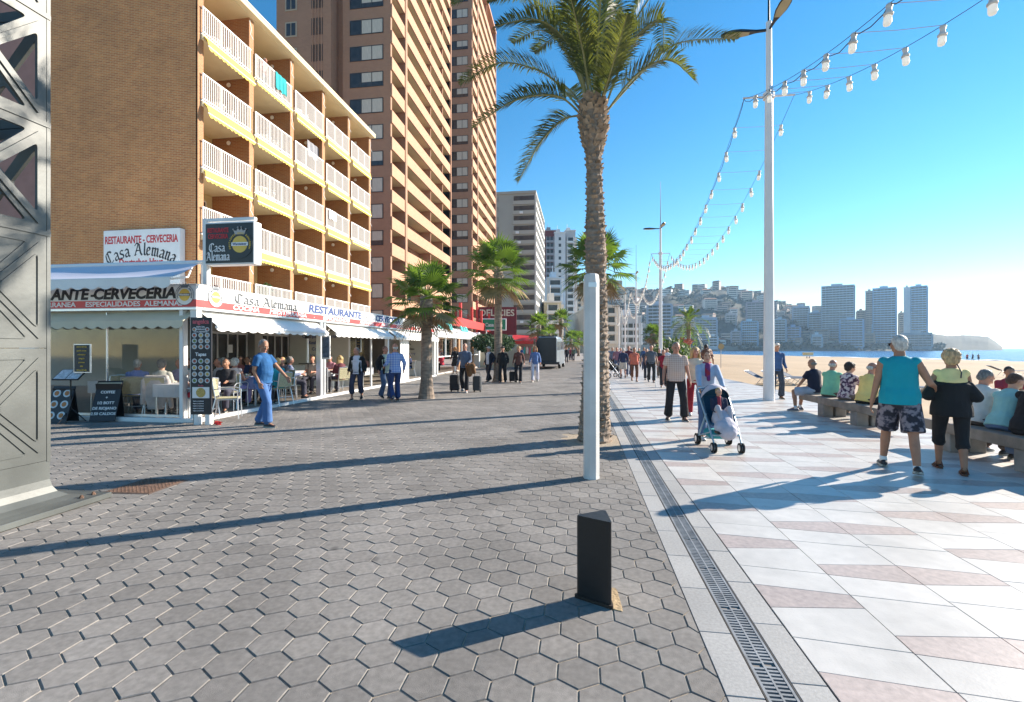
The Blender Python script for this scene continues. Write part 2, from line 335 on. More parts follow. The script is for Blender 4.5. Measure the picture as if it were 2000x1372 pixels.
# marble promenade: white slabs with pink boat-shaped inlays
mb = MB(); rr = random.Random(8); cw = .5675; ncol = 11; Pd = .88
def tile(poly, mi):
    cx = sum(p[0] for p in poly)/len(poly); cy = sum(p[1] for p in poly)/len(poly); n = len(mb.v); z = rr.uniform(-.0007, .0007); q = len(poly)
    g_ = .0022
    def shr(p, g2): return (p[0]+(g2 if p[0] < cx else -g2), p[1]+(g2 if p[1] < cy else -g2))
    a = [shr(p, g_+.0015) for p in poly]; b = [shr(p, g_) for p in poly]
    mb.v += [(x, y, z) for x, y in a]+[(x, y, z-.004) for x, y in b]; mb.f.append(tuple(range(n, n+q))); mb.mi.append(mi)
    for k in range(q): j = (k+1) % q; mb.f.append((n+k, n+q+k, n+q+j, n+j)); mb.mi.append(mi)
for c in range(ncol):
    x0 = MX+c*cw; x1 = x0+cw
    lc = (c % 2 == 0); m_ = ((c+1)//2); ph = 3.27+(.44 if m_ % 2 else 0)   # centre joint index
    ha, hb = (.145, .08) if lc else (.08, .145)
    k = -4
    while ph+k*Pd < 75:
        yc = ph+k*Pd; k += 1
        if yc < .2: continue
        tile([(x0, yc-ha), (x1, yc-hb), (x1, yc+hb), (x0, yc+ha)], 1)
        ym = yc+Pd/2+(.05 if c % 3 else -.04)
        if yc < 40:
            tile([(x0, yc+ha), (x1, yc+hb), (x1, ym-.03), (x0, ym+.03)], 0); tile([(x0, ym+.03), (x1, ym-.03), (x1, yc+Pd-hb), (x0, yc+Pd-ha)], 0)
        else: tile([(x0, yc+ha), (x1, yc+hb), (x1, yc+Pd-hb), (x0, yc+Pd-ha)], 0)
o = mb.build('marble_promenade', [m_marb, m_pink]); tag(o, kind='structure')
m_mf = mat('far_marble', (.56, .53, .51), .5, .05, 1.)
o = sheet('promenade_far', [(MX, 74), (BX, 74), (14, 260), (0, 260), (.7, 74)], -.02, m_mf); tag(o, kind='structure')
o = sheet('mortar_bed', [(MX-.5, -3), (BX, -3), (BX, 76), (MX-.5, 76)], -.0045-.004, mat('grey_mortar', (.22, .2, .18), .9, .2, 20)); tag(o, kind='structure')
mb = MB(); mb.box(MX+11*cw, BX, -3, 90, -.3, .002, b=.01); o = mb.build('promenade_kerb', m_gran); tag(o, kind='structure')
# beach sand, sloping to the water
SEAZ = -2.0
def coast(y):
    P_ = [(-300, 108), (100, 105), (145, 93), (180, 80), (200, 55), (235, 36), (330, 30), (1200, 26)]
    for (a, xa), (b, xb) in zip(P_, P_[1:]):
        if a <= y <= b: return xa+(xb-xa)*(y-a)/(b-a)
    return P_[-1][1]
xs = [0, .3, 1, 2, 3.5, 5, 7, 9.5, 12, 16, 20, 25, 32, 40, 50, 62, 75, 90, 105]
mb = MB(); ys = []; y = -60
while y < 560: ys.append(y); y += max(.45, abs(y-8)*.035)
NX = 64
for y in ys:
    xe = coast(y)
    for i in range(NX):
        t = (i/(NX-1)); t = t**1.7; x = BX+(xe+14-BX)*t
        z = -.10-1.35*((x-BX)/(xe-BX))**1.6
        if i > 1 and i < NX-6:
            z += .05*noise.noise((x*.5, y*.5, 0))+.035*noise.noise((x*1.6, y*1.3, 3))+.08*sin(x*1.35+2.2*noise.noise((x*.1, y*.06, 5)))*(.5+noise.noise((x*.05, y*.05, 9)))
        if x > xe-10: z = min(z, -1.35-.06*(x-xe+10))
        mb.v.append((x, y, z))
for j in range(len(ys)-1):
    for i in range(NX-1): a = j*NX+i; mb.f.append((a, a+1, a+NX+1, a+NX)); mb.mi.append(0)
o = mb.build('beach_sand', m_sand, smooth=True); tag(o, kind='structure')
# sea
m_sea = bpy.data.materials.new('sea_water'); m_sea.use_nodes = True; t = m_sea.node_tree; p = t.nodes['Principled BSDF']; p.inputs['Base Color'].default_value = (.012, .10, .26, 1); p.inputs['Roughness'].default_value = .22
tc = t.nodes.new('ShaderNodeTexCoord'); mp = t.nodes.new('ShaderNodeMapping'); mp.inputs['Scale'].default_value = (1.3, .5, 1); mp.inputs['Rotation'].default_value = (0, 0, .15)
n1 = t.nodes.new('ShaderNodeTexNoise'); n1.inputs['Scale'].default_value = .35; n1.inputs['Detail'].default_value = 8; n1.inputs['Roughness'].default_value = .65
bp = t.nodes.new('ShaderNodeBump'); bp.inputs['Strength'].default_value = 1; bp.inputs['Distance'].default_value = .8
t.links.new(tc.outputs['Object'], mp.inputs[0]); t.links.new(mp.outputs[0], n1.inputs[0]); t.links.new(n1.outputs[0], bp.inputs['Height']); t.links.new(bp.outputs[0], p.inputs['Normal'])
o = sheet('sea', [(20, -1500), (4200, -1500), (4200, 4200), (-200, 4200), (-200, 520), (20, 480)], SEAZ+.25, m_sea); tag(o, kind='structure')
m_foam = mat('white_foam', (.8, .82, .82), .9, .1, .3, .3, 2)
mb = MB(); rr = random.Random(4)
for row, (off, wd, zz, dens) in enumerate(((0, 1.3, .05, 1.), (7, 1.0, .3, .75), (15, .9, .35, .5), (24, .7, .3, .3))):
    y = -20
    while y < 520:
        L_ = rr.uniform(6, 22)
        if rr.random() < dens:
            n = 8; vs = []
            for i in range(n+1):
                yy = y+L_*i/n; k = sin(pi*i/n); xx = coast(yy)+off+rr.uniform(-.4, .4)+(1.2*sin(yy*.11+row)); wv = wd*k*rr.uniform(.6, 1.3)+.05
                vs += [(xx-wv, yy, SEAZ+.262), (xx, yy, SEAZ+.262+zz*k), (xx+wv*.6, yy, SEAZ+.262)]
            fs = [(i*3+a, i*3+a+1, i*3+a+4, i*3+a+3) for i in range(n) for a in (0, 1)]
            mb.add(vs, fs)
        y += L_*rr.uniform(.7, 1.3)
o = mb.build('breaking_waves', m_foam, smooth=True); tag(o, kind='stuff', label='white foam of small breaking waves along the sand', cat='waves')
# manhole
m_rust = mat('rusty_iron', (.15, .085, .055), .8, .35, 12, .3, 60)
mh = empty('manhole_cover', (0, 0, 0), label='rusty square iron manhole cover in the hexagonal paving', cat='manhole cover')
c4 = [G(213, 962), G(262, 936), G(381, 940), G(290, 967)]
cc = sum(c4, V())/4; e1 = V((1, .05, 0)).normalized(); ang = atan2(e1.y, e1.x)
mb = MB(); mb.M = TR(cc.x, cc.y, 0, ang)
q = .29; mb.box(-q, q, -q, q, -.02, .004, b=.003); mh_f = mb.build('frame', mat('iron_frame', (.10, .07, .055), .7, .3, 20), mh)
mb = MB(); mb.M = TR(cc.x, cc.y, 0, ang); q = .265; mb.box(-q, q, -q, q, .0, .0062, b=.002)
for i in range(22):
    for j in range(22):
        if (i+j) % 2 and (i-10.5)**2+(j-10.5)**2 > 9: mb.box(-.25+i*.0235, -.25+i*.0235+.013, -.25+j*.0235, -.25+j*.0235+.013, .0063, .0085)
mb.lathe([(.03, .0063), (.03, .009), (.02, .009)], 12); mb.build('lid', m_rust, mh)
# ================================================================ buildings
m_brick = brick_mat('brown_brick', (.66, .24, .08), (.50, .155, .055), (.63, .41, .19), var2=.22, msize=.012)
m_brick2 = brick_mat('facade_brick', (.42, .20, .09), (.36, .16, .075), (.40, .27, .15))
m_tower = brick_mat('tower_brick', (.40, .20, .12), (.34, .165, .10), (.40, .25, .16), bh=.11, bw=.3, msize=.02, var2=.08)
m_parap = brick_mat('parapet_brick', (.52, .275, .165), (.47, .245, .145), (.48, .30, .2), bh=.15, bw=.4, msize=.015, var2=.06)
m_soff = mat('soffit_render', (.72, .60, .36), .85, .05, 1)
m_rail = mat('white_railing', (.80, .79, .76), .5, 0)
m_pinkr = mat('pink_render', (.42, .21, .17), .85, .1, 1.5, .2, 30)
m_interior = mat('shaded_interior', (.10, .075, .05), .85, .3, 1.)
m_curtain = mat('net_curtain', (.55, .50, .42), .85, .2, 3, stretch=(8, 8, .5))
m_frame = mat('dark_window_frame', (.03, .028, .03), .5, .1)
# ---- apartment block with balconies (front left)
AX, AY0, AY1 = -15.2, 17.0, 32.7
A = empty('apartment_building', (AX, AY0, 0), label='brown brick apartment block with white railed balconies and yellow awnings above the restaurant', cat='building')
Z = [3.5+2.7*i for i in range(6)]      # floor levels, last = roof
NB = 5; BW = (AY1-AY0)/NB; DP = 1.9
mb = MB(); mb.box(-6.9, -DP, 0, .28, 0, Z[5]+.45); mb.box(-DP, 0, 0, .30, 0, Z[5]-.05)
mb.box(-6.9, -DP-.01, .28, AY1-AY0, 0, Z[5]-.05)
mb.build('wall', m_brick, A)
m_brickd = brick_mat('divider_brick', (.36, .16, .065), (.30, .12, .05), (.36, .24, .12))
for b in range(1, NB+1): mb = MB(); mb.box(-DP, -.05, b*BW-.13, b*BW+.13, 0, Z[5]-.06); mb.build('divider_wall', m_brickd, A)
mb = MB()
for b in range(NB+1):
    y = min(b*BW, AY1-AY0); mb.box(-.049, .025, y-.15 if b else .0, y+.15 if b else .30, 0, Z[5]-.02)
mb.build('pier', m_brick2, A)
mb = MB(); mb.box(-8, .38, -.0, AY1-AY0+.2, Z[5]-.049, Z[5]+.14, b=.02); mb.box(-.3, .40, .02, AY1-AY0+.18, Z[5]+.141, Z[5]+.22); mb.build('roof', m_cream, A)
mb = MB()                                                # slabs
mb.box(-DP, .12, .15, BW-.15, -.2, 0, b=.01); sl_me = mb.mesh('balcony_floor', m_cream)
mb = MB(); mb.box(-.04, .07, .15, BW-.15, .0, .055); mb.box(.075, .125, .15, BW-.15, 1.08, 1.13)
mb.box(.08, .12, .15, BW-.15, .10, .13)
n = 26
for i in range(n+1):
    y = .18+(BW-.36)*i/n; k = .022 if i % 9 else .04
    mb.box(.1-k/2, .1+k/2, y-k/2, y+k/2, .05, 1.08)
rail_me = mb.mesh('railing', m_rail)
def awning_mesh(drop, out, wid, m, nm='awning', scal=12, th=.006):
    mb = MB(); n = 60
    pts = []
    for i in range(n+1):
        y = .2+(wid-.4)*i/n; sc = .07*abs(sin(pi*scal*i/n)); sag = .02*sin(i*.7)
        pts.append([(-.05+.16, y, -.03), (.16+out*.6, y, -.03-drop*.45+sag*.3), (.16+out, y, -.03-drop+sag*.2), (.165+out, y, -.03-drop-.10-sc)])
    for q in (0, th):
        k0 = len(mb.v)
        for r in pts: mb.v += [(a+q, b, c) for a, b, c in r]
        for i in range(n):
            for j in range(3):
                f = (k0+i*4+j, k0+i*4+4+j, k0+i*4+5+j, k0+i*4+1+j); mb.f.append(f if q else f[::-1]); mb.mi.append(0)
    mb.cur = 1; mb.tube([(.16+out, .15, -.05-drop), (.16+out, wid-.15, -.05-drop)], .022, 6)
    return mb.mesh(nm, [m, m_rail])
aw = [awning_mesh(.34, .06, BW, m_yellow), awning_mesh(.12, .03, BW, m_yellow), awning_mesh(.46, .20, BW, m_yellow)]
mb = MB(); mb.box(-DP-.008, -DP+.02, .9, 2.6, 0.05, 2.15); mb.cur = 1
for y in (.9, 1.75, 2.56): mb.box(-DP+.021, -DP+.05, y, y+.05, .05, 2.15)
mb.box(-DP+.021, -DP+.05, .95, 2.56, 2.1, 2.15)
door_me = mb.mesh('balcony_door', [m_wglass, m_rail])
mb = MB(); mb.lathe([(.08, 0), (.10, .02), (.10, .05), (.08, .07)], 14, m=TR(-1.0, BW-.16, 2.25, 0, R(90))); lamp_me = mb.mesh('wall_lamp', m_white)
mb = MB()                                                # folded awning arm
mb.tube([(.12, 0, 2.4), (.2, .0, 2.0), (.16, .0, 1.75), (.3, .0, 1.5)], .018, 5); arm_me = mb.mesh('awning_arm', m_rail)
m_towel = mat('teal_towel', (.02, .35, .36), .9, .1); m_cloth2 = mat('grey_laundry', (.25, .25, .27), .9, .2)
rr = random.Random(11)
for f in range(5):
    for b in range(NB):
        sl = inst('balcony_floor', sl_me, A, (0, b*BW, Z[f])) if f else None
        inst('railing', rail_me, A, (0, b*BW, Z[f]))
        inst('balcony_door', door_me, A, (0, b*BW, Z[f]))
        if rr.random() < .5: inst('wall_lamp', lamp_me, A, (0, b*BW, Z[f]))
        if rr.random() < .8: inst('awning_arm', arm_me, A, (0, (b+1)*BW-.25, Z[f]))
        top = Z[f+1]-.2
        if f < 4:
            k = {(3, 0): 2, (2, 0): 2, (1, 0): 0, (3, 1): 1, (2, 1): 0}.get((f, b), rr.choice([0, 0, 1, 0]))
            inst('awning', aw[k], A, (0, b*BW, top+.20))
mb = MB(); mb.box(-DP, .1, 0.3, AY1-AY0, Z[5]-.075, Z[5]-.052); mb.build('soffit', m_soff, A)
mb = MB(); mb.box(-DP, .12, 0.02, AY1-AY0+.02, Z[0]-.2, Z[0]-.002); mb.build('balcony_floor', m_cream, A)
# side openings of the back part and painted first balcony wall
mb = MB(); [mb.box(-DP-.002, -DP+.006, .30 if not b else b*BW+.14, (b+1)*BW-.14, Z[0], Z[5]-.08) for b in range(NB)]; mb.build('balcony_wall', mat('ochre_render', (.72, .58, .30), .85, .08), A)
# things on balconies
def plastic_chair(loc, rz, m, label, group=None, nm='plastic_chair'):
    t = empty(nm, loc, rz, label, 'chair', group)
    mb = MB(); mb.box(-.22, .22, -.2, .22, .40, .43, b=.012); mb.build('seat', m, t)
    mb = MB(); n = 7
    for i in range(n): x = -.2+.4*i/(n-1); mb.bar((x, -.2, .42), (x*1.05, -.3, .84+.05*cos(i-3)), .035, .015)
    mb.bar((-.23, -.29, .86), (.23, -.29, .86), .05, .02); mb.build('backrest', m, t)
    for s in (-1, 1):
        mb = MB(); mb.bar((s*.21, .2, .42), (s*.25, .24, 0), .03); mb.build('leg', m, t)
        mb = MB(); mb.bar((s*.21, -.2, .42), (s*.25, -.26, 0), .03); mb.build('leg', m, t)
        mb = MB(); mb.bar((s*.23, -.27, .66), (s*.25, .2, .62), .045, .02); mb.bar((s*.25, .2, .62), (s*.24, .21, .4), .03); mb.build('armrest', m, t)
    return t
def round_table(loc, label, m, r=.38, nm='garden_table', group=None):
    t = empty(nm, loc, 0, label, 'table', group)
    mb = MB(); mb.lathe([(r-.01, .70), (r, .715), (r, .73), (r-.01, .74)], 20); mb.build('tabletop', m, t)
    for k in range(4): a = pi/4+k*pi/2; mb = MB(); mb.bar((.2*cos(a), .2*sin(a), .7), (.3*cos(a), .3*sin(a), 0), .035); mb.build('leg', m, t)
    return t
fl = {4: 'top-floor', 3: 'fourth-floor', 2: 'third-floor', 1: 'second-floor'}; bn = ['first', 'second', 'third', 'fourth', 'fifth']
for (f, b, y) in ((4, 0, 1.6), (3, 0, 1.9), (4, 0, 2.5), (3, 1, 1.9), (2, 1, 1.6), (4, 2, 1.5)):
    if y < 2.4: round_table((AX-.75, AY0+b*BW+y, Z[f]), f'white round balcony table behind the railing of the {fl[f]} balcony, {bn[b]} bay from the corner', m_white, group='white tables on the balconies')
    plastic_chair((AX-.55, AY0+b*BW+y+(.45 if y < 2.4 else .25), Z[f]), R(200), m_white, f'white plastic chair on the {fl[f]} balcony of the {bn[b]} bay'+(', nearer the far pier' if y > 2.4 else ''), 'white chairs on the balconies')
def hang(name, cat, label, loc, w_, h_, m):
    mb = MB(); n = 14; vs = []; fs = []
    for i in range(n+1):
        y = w_*i/n; dx = .02*sin(i*1.3); vs += [(dx, y, 0), (dx*1.6+.01, y, -h_*(.95+.05*sin(i*.9)))]
    fs = [(2*i, 2*i+2, 2*i+3, 2*i+1) for i in range(n)]; mb.add(vs, fs); mb.add([(x-.012, y, z) for x, y, z in vs], [f[::-1] for f in fs])
    return tag(mb.build(name, m, None, loc=loc), label, cat)
hang('towel', 'towel', 'teal towel hung on the top-floor railing below the balcony person', (AX+.15, AY0+BW+1.6, Z[4]+1.14), .9, .85, m_towel)
hang('laundry', 'laundry', 'dark grey laundry hung inside a fourth-floor balcony opening', (AX-.2, AY0+2*BW+1.8, Z[3]+1.9), 1.2, .9, m_cloth2)
hang('laundry', 'laundry', 'white sheet hung over a third-floor balcony railing', (AX+.15, AY0+3*BW+.4, Z[2]+1.14), .9, .6, m_white)
def bush_thing(name, cat, label, loc, r, m, n=240, leaf=.09, sq=(1, 1, 1), seed=1, stem=None):
    rr = random.Random(seed); mb = MB(); t = empty(name, loc, 0, label, cat)
    for i in range(n):
        v = V((rr.gauss(0, 1), rr.gauss(0, 1), rr.gauss(0, 1))).normalized()*r*(rr.random()**.4)
        v = V((v.x*sq[0], v.y*sq[1], v.z*sq[2])); a = V((rr.gauss(0, 1), rr.gauss(0, 1), rr.gauss(0, 1))).normalized(); b = a.orthogonal().normalized()
        l = leaf*rr.uniform(.6, 1.3); mb.add([v-a*l, v+b*l*.4, v+a*l, v-b*l*.4], [(0, 1, 2, 3)])
    mb.build('foliage', m, t)
    if stem: mb = MB(); mb.tube([(0, 0, -stem), (0, 0, 0)], .05, 8); mb.build('stem', m_bark, t)
    return t
m_bark = mat('bark', (.16, .11, .07), .9, .3, 12, .5, 30)
m_leaf = mat('green_leaves', (.05, .10, .025), .6, .4, 3, spec=.4)
m_leafd = mat('dark_green_leaves', (.028, .065, .018), .6, .4, 3, spec=.4)
bush_thing('potted_plant', 'plant', 'leafy green plant on the lowest balcony of the second bay', (AX-.3, AY0+BW+1.4, Z[0]+1.0), .4, m_leaf, 160, seed=5, stem=1)
# ---- pinkish building far left behind the steel pylon
Pk = empty('pink_building', (-34, 21, 0), label='pinkish rendered building seen through the openings of the steel pylon', cat='building')
mb = MB(); mb.box(0, 11.7, 0, 8, 0, 22); mb.build('wall', m_pinkr, Pk)
for z in (3.3, 6.4, 9.5, 12.6, 15.7, 18.6):
    for x in (7.9, 10.0):
        f = MB(); f.box(x-.75, x+.75, -.09, .001, z-.1, z+1.5); wf = f.build('window', mat('pale_window_surround', (.5, .42, .38), .8, .05) if z == 3.3 and x == 7.9 else bpy.data.materials['pale_window_surround'], Pk)
        f = MB(); f.box(x-.6, x+.6, -.1, -.091, z+.02, z+1.38); f.build('pane', m_wglass, wf)
        f = MB(); f.box(x-.6, x+.05, -.14, -.11, z+.02, z+1.38, b=.01); f.build('shutter', m_grey, wf)
# ---- steel lattice pylon
m_steel = mat('painted_steel', (.105, .112, .105), .5, .14, 2.2, .06, 25, metal=.1, var2=.28, vs2=1.6)
PY = empty('steel_pylon', (-5.82, 3.55, 0), label='tall grey riveted steel lattice pylon with solid lower panels and flared foot', cat='pylon')
hw = .52
def rtri(cx, cz, pts, r=.05, n=4):    # rounded polygon
    out = []; m_ = len(pts)
    for i in range(m_):
        p = V((*pts[i], 0)); a = (V((*pts[i-1], 0))-p).normalized(); b = (V((*pts[(i+1) % m_], 0))-p).normalized()
        for k in range(n+1):
            t = k/n; q = p+a*r*(1-t)**2+b*r*t**2; out.append((q.x, q.y))
    return out
def face_panel(bm_z0, z1, openp, th=.03):
    """one square lattice panel in local (u 0..2hw, w z0..z1); returns list of (outline, holes)"""
    W2 = 2*hw; H_ = z1-bm_z0; cx = hw; cz = (bm_z0+z1)/2; ch = .11; di = .085
    zt = z1-.10; zb = bm_z0+.10; l, r = ch, W2-ch
    k = di*.75
    tri = [[(l+k*1.4, zt), (r-k*1.4, zt), (cx, cz+k*1.3)], [(l+k*1.4, zb), (cx, cz-k*1.3), (r-k*1.4, zb)],
           [(l, zt-k*1.6), (cx-k*1.2, cz), (l, zb+k*1.6)], [(r, zt-k*1.6), (r, zb+k*1.6), (cx+k*1.2, cz)]]
    return tri
from mathutils.geometry import tessellate_polygon
def plate_with_holes(mb, x0, x1, z0, z1, holes, th, F):
    out = [V((x0, z0, 0)), V((x1, z0, 0)), V((x1, z1, 0)), V((x0, z1, 0))]
    loops = [out]+[[V((a, b, 0)) for a, b in h] for h in holes]
    tris = tessellate_polygon(loops); flat = [p for l in loops for p in l]; n0 = len(flat)
    vs = [F @ V((p.x, p.y, 0)) for p in flat]+[F @ V((p.x, p.y, -th)) for p in flat]
    fs = []
    for t_ in tris:
        a, b, c = t_; nrm = (flat[b]-flat[a]).cross(flat[c]-flat[a]).z
        if nrm < 0: a, b, c = c, b, a
        fs += [(a, b, c), (n0+c, n0+b, n0+a)]
    k = 0
    for l in loops:
        m_ = len(l)
        for i in range(m_): j = (i+1) % m_; fs.append((k+i, n0+k+i, n0+k+j, k+j))
        k += m_
    mb.add(vs, fs)
Fs = [frame((hw, -hw, 0), (0, 1, 0), (0, 0, 1)), frame((hw, hw, 0), (-1, 0, 0), (0, 0, 1)), frame((-hw, hw, 0), (0, -1, 0), (0, 0, 1)), frame((-hw, -hw, 0), (1, 0, 0), (0, 0, 1))]
zj = [.47, 1.6, 2.74, 3.83, 4.92, 6.01, 7.1, 8.2]
for i, F in enumerate(Fs):
    mb = MB()
    for a, b in zip(zj[2:], zj[3:]):
        tr = [rtri(0, 0, p, .05) for p in face_panel(a, b, True)]
        plate_with_holes(mb, .002, 2*hw-.002, a+.004, b-.004, tr, .03, F)
    mb.build('lattice_panel', m_steel, PY)
    mb = MB()
    for a, b in zip(zj[2:], zj[3:]):       # angle irons along diagonals
        for (u0, w0, u1, w1) in ((.1, a+.1, 2*hw-.1, b-.1), (.1, b-.1, 2*hw-.1, a+.1)):
            p, q = F @ V((u0, w0, .006)), F @ V((u1, w1, .006)); mb.bar(p, q, .018, .03)
        for w0 in (a+.01,): mb.bar(F @ V((.0, w0, .004)), F @ V((2*hw, w0, .004)), .014, .05)
    mb.build('diagonal_brace', m_steel, PY)
    mb = MB()
    for a, b in zip(zj[:2], zj[1:3]):
        mb.box(.002, 2*hw-.002, -.03, 0, a+.003, b-.003, m=F @ Matrix.Rotation(R(90), 4, 'X') if False else None) if False else None
        vs = [F @ V(p) for p in ((.002, a+.003, 0), (2*hw-.002, a+.003, 0), (2*hw-.002, b-.003, 0), (.002, b-.003, 0), (.002, a+.003, -.03), (2*hw-.002, a+.003, -.03), (2*hw-.002, b-.003, -.03), (.002, b-.003, -.03))]
        mb.add(vs, [(0, 1, 2, 3), (7, 6, 5, 4), (0, 4, 5, 1), (1, 5, 6, 2), (2, 6, 7, 3), (3, 7, 4, 0)])
        for t_ in face_panel(a, b, False):      # raised rims of the pressed triangles
            p = [F @ V((x, y, .003)) for x, y in rtri(0, 0, t_, .05)]
            for c, d in zip(p, p[1:]+p[:1]): mb.bar(c, d, .012, .018)
        for (u0, w0, u1, w1) in ((.1, a+.1, 2*hw-.1, b-.1), (.1, b-.1, 2*hw-.1, a+.1)): mb.bar(F @ V((u0, w0, .004)), F @ V((u1, w1, .004)), .012, .02)
    mb.build('solid_panel', m_steel, PY)
mb = MB()
prof = [(0, .47), (0, .28), (.012, .21), (.04, .15), (.10, .10), (.19, .075), (.30, .06)]
def sq(e, z): return [(hw+e, -hw-e, z), (hw+e, hw+e, z), (-hw-e, hw+e, z), (-hw-e, -hw-e, z)]
vs = [p for e, z in prof for p in sq(e, z)]; fs = [(i*4+k, i*4+4+k, i*4+4+(k+1) % 4, i*4+(k+1) % 4) for i in range(len(prof)-1) for k in range(4)]
mb.add(vs, fs); mb.box(-hw-.34, hw+.34, -hw-.34, hw+.34, 0.005, .062, b=.006); mb.build('flared_foot', m_steel, PY)
mb = MB()
for sx in (-1, 1):
    for sy in (-1, 1):
        for k in ((0, 0), (.0, -.12*sy)): mb.lathe([(.02, .06), (.02, .08), (.012, .08), (.012, .095)], 6, m=TR(sx*(hw+.25)+k[0], sy*(hw+.22)+k[1], 0))
mb.build('anchor_bolt', m_rust, PY)
for sx in (-1, 1):
    for sy in (-1, 1):
        mb = MB(); mb.box(sx*hw-.03 if sx > 0 else -hw-.004, sx*hw+.004 if sx > 0 else -hw+.03, sy*hw-.03 if sy > 0 else -hw-.004, sy*hw+.004 if sy > 0 else -hw+.03, .46, 8.2); mb.build('corner_post', m_steel, PY)
# ---- brick towers
def balcony_tower(name, label, X, Y0, Y1, XL, H, st, bays, win_w, wx, left=None, z0=3.2):
    T = empty(name, (X, Y0, 0), label=label, cat='building'); L_ = Y1-Y0; nf = int((H-z0)/st)
    mb = MB(); mb.box(XL-X, -1.5, 0, L_, 0, H); mb.box(-1.501, -.02, 0, .35, 0, H); mb.box(-1.501, -.02, L_-.3, L_, 0, H)
    mb.build('wall', m_tower, T)
    tot = sum(b for b, _ in bays); y = 0; secs = []
    for i, (b, pier) in enumerate(bays):
        y1 = y+L_*b/tot
        if pier: mb = MB(); mb.box(-1.501, .22, y1-pier, y1, 0, H+.4); mb.build('pier', m_tower, T)
        else:
            mb = MB(); mb.box(-1.501, -.03, y1-.12, y1+.0, 0, H); mb.build('divider', m_parap, T)
        secs.append((y+.02, y1-pier)); y = y1
    cache = {}
    for i, (a, b) in enumerate(secs):
        mb = MB(); mb.box(-1.49, .10, 0, b-a, -.22, -.0); mb.cur = 1; mb.box(.0, .14, -.02 if i == 0 else 0, b-a, -.30, .98, b=.01); cache[i] = mb.mesh('balcony', [m_soff, m_parap])
        mb = MB(); mb.box(-1.499, -1.47, .3, (b-a)*.62, .05, 2.05); mb.cur = 1; mb.box(-1.499, -1.46, .3+(b-a)*.29, .36+(b-a)*.29, .05, 2.05); cache[(i, 'd')] = mb.mesh('balcony_door', [m_wglass, m_frame])
    for f in range(nf):
        for i, (a, b) in enumerate(secs):
            inst('balcony', cache[i], T, (0, a, z0+f*st))
    k = 0
    for f in range(nf):
        for i, (a, b) in enumerate(secs):
            if k < 100: inst('balcony_door', cache[(i, 'd')], T, (0, a, z0+f*st)); k += 1
    # windows on the face towards the viewer
    fr = MB(); x0 = wx-X; w_ = win_w; b_ = .07
    for (a, b, c, d) in ((x0, x0+w_, 0, b_), (x0, x0+w_, 1.5-b_, 1.5), (x0, x0+b_, b_, 1.5-b_), (x0+w_-b_, x0+w_, b_, 1.5-b_), (x0+w_*.33-b_/2, x0+w_*.33+b_/2, b_, 1.5-b_), (x0+w_*.66-b_/2, x0+w_*.66+b_/2, b_, 1.5-b_)): fr.box(a, b, -.06, -.002, c, d)
    fr_me = fr.mesh('window', m_frame)
    pn = MB(); pn.box(x0+b_, x0+w_-b_, -.03, -.004, b_, 1.5-b_); pn_me = pn.mesh('pane', m_wglass)
    cu = MB(); cu.box(x0+w_*.36, x0+w_-b_-.02, -.038, -.0305, b_, 1.5-b_); cu_me = cu.mesh('curtain', m_curtain)
    for f in range(nf):
        w1 = inst('window', fr_me, T, (0, 0, z0+f*st+.78)); inst('pane', pn_me, w1); q_ = 1 if f*7 % 5 < 3 else -1; c_ = inst('curtain', cu_me, w1, (0, 0, 0 if f % 3 else .45)); c_.scale = (1, 1, 1 if f % 3 else .69)
    mb = MB(); mb.box(XL-X-.1, .3, -.1, L_+.1, H, H+.5); mb.build('roof', m_parap, T)
    return T, nf
T1, nf = balcony_tower('apartment_tower', 'tall brown brick apartment tower with lit balconies, right behind the block with yellow awnings', -19, 45.8, 67.9, -24.2, 59, 2.7, [(10, .55), (22, 0), (13, 0), (9, .3)], 3.6, -23.4)
mb = MB(); mb.box(-12.0, -6.0, -.9, 14, 0, 59.6); mb.box(-6.0, -5.15, .6, 12, 0, 59.5); mb.build('stair_block', m_tower, T1)
fm = MB(); fm.box(-11.0, -9.7, -.96, -.901, 0, 1.55); fm_me = fm.mesh('window', mat('pale_surround', (.45, .36, .26), .8, .05))
pm = MB(); pm.box(-10.85, -10.4, -.985, -.961, .15, 1.4); pm.box(-10.3, -9.85, -.985, -.961, .15, 1.4); pm_me = pm.mesh('pane', m_wglass)
for f in range(6, 20): w1 = inst('window', fm_me, T1, (0, 0, 3.2+f*2.7+.6)); inst('pane', pm_me, w1)
sg = MB()
for k in range(6): sg.box(-8.1+k*.22, -8.0+k*.22, -.955, -.901, 0, 1.7)
sg_me = sg.mesh('vent_slot', m_dark)
for f in range(4, 20): inst('vent_slot', sg_me, T1, (0, 0, 3.2+f*2.7+.6))
mb = MB(); [mb.box(-8.02+k*.33, -7.96+k*.33, -.97, -.902, 3, 59) for k in range(4)]; mb.build('drainpipe', m_parap, T1)
T2, nf = balcony_tower('apartment_tower', 'brown brick balcony tower further along, with a column of curtained windows beside the palm fronds', -18.2, 78.8, 101, -30, 69.5, 2.7, [(4, .5), (9, 0), (9, .4)], 3.0, -21.9)
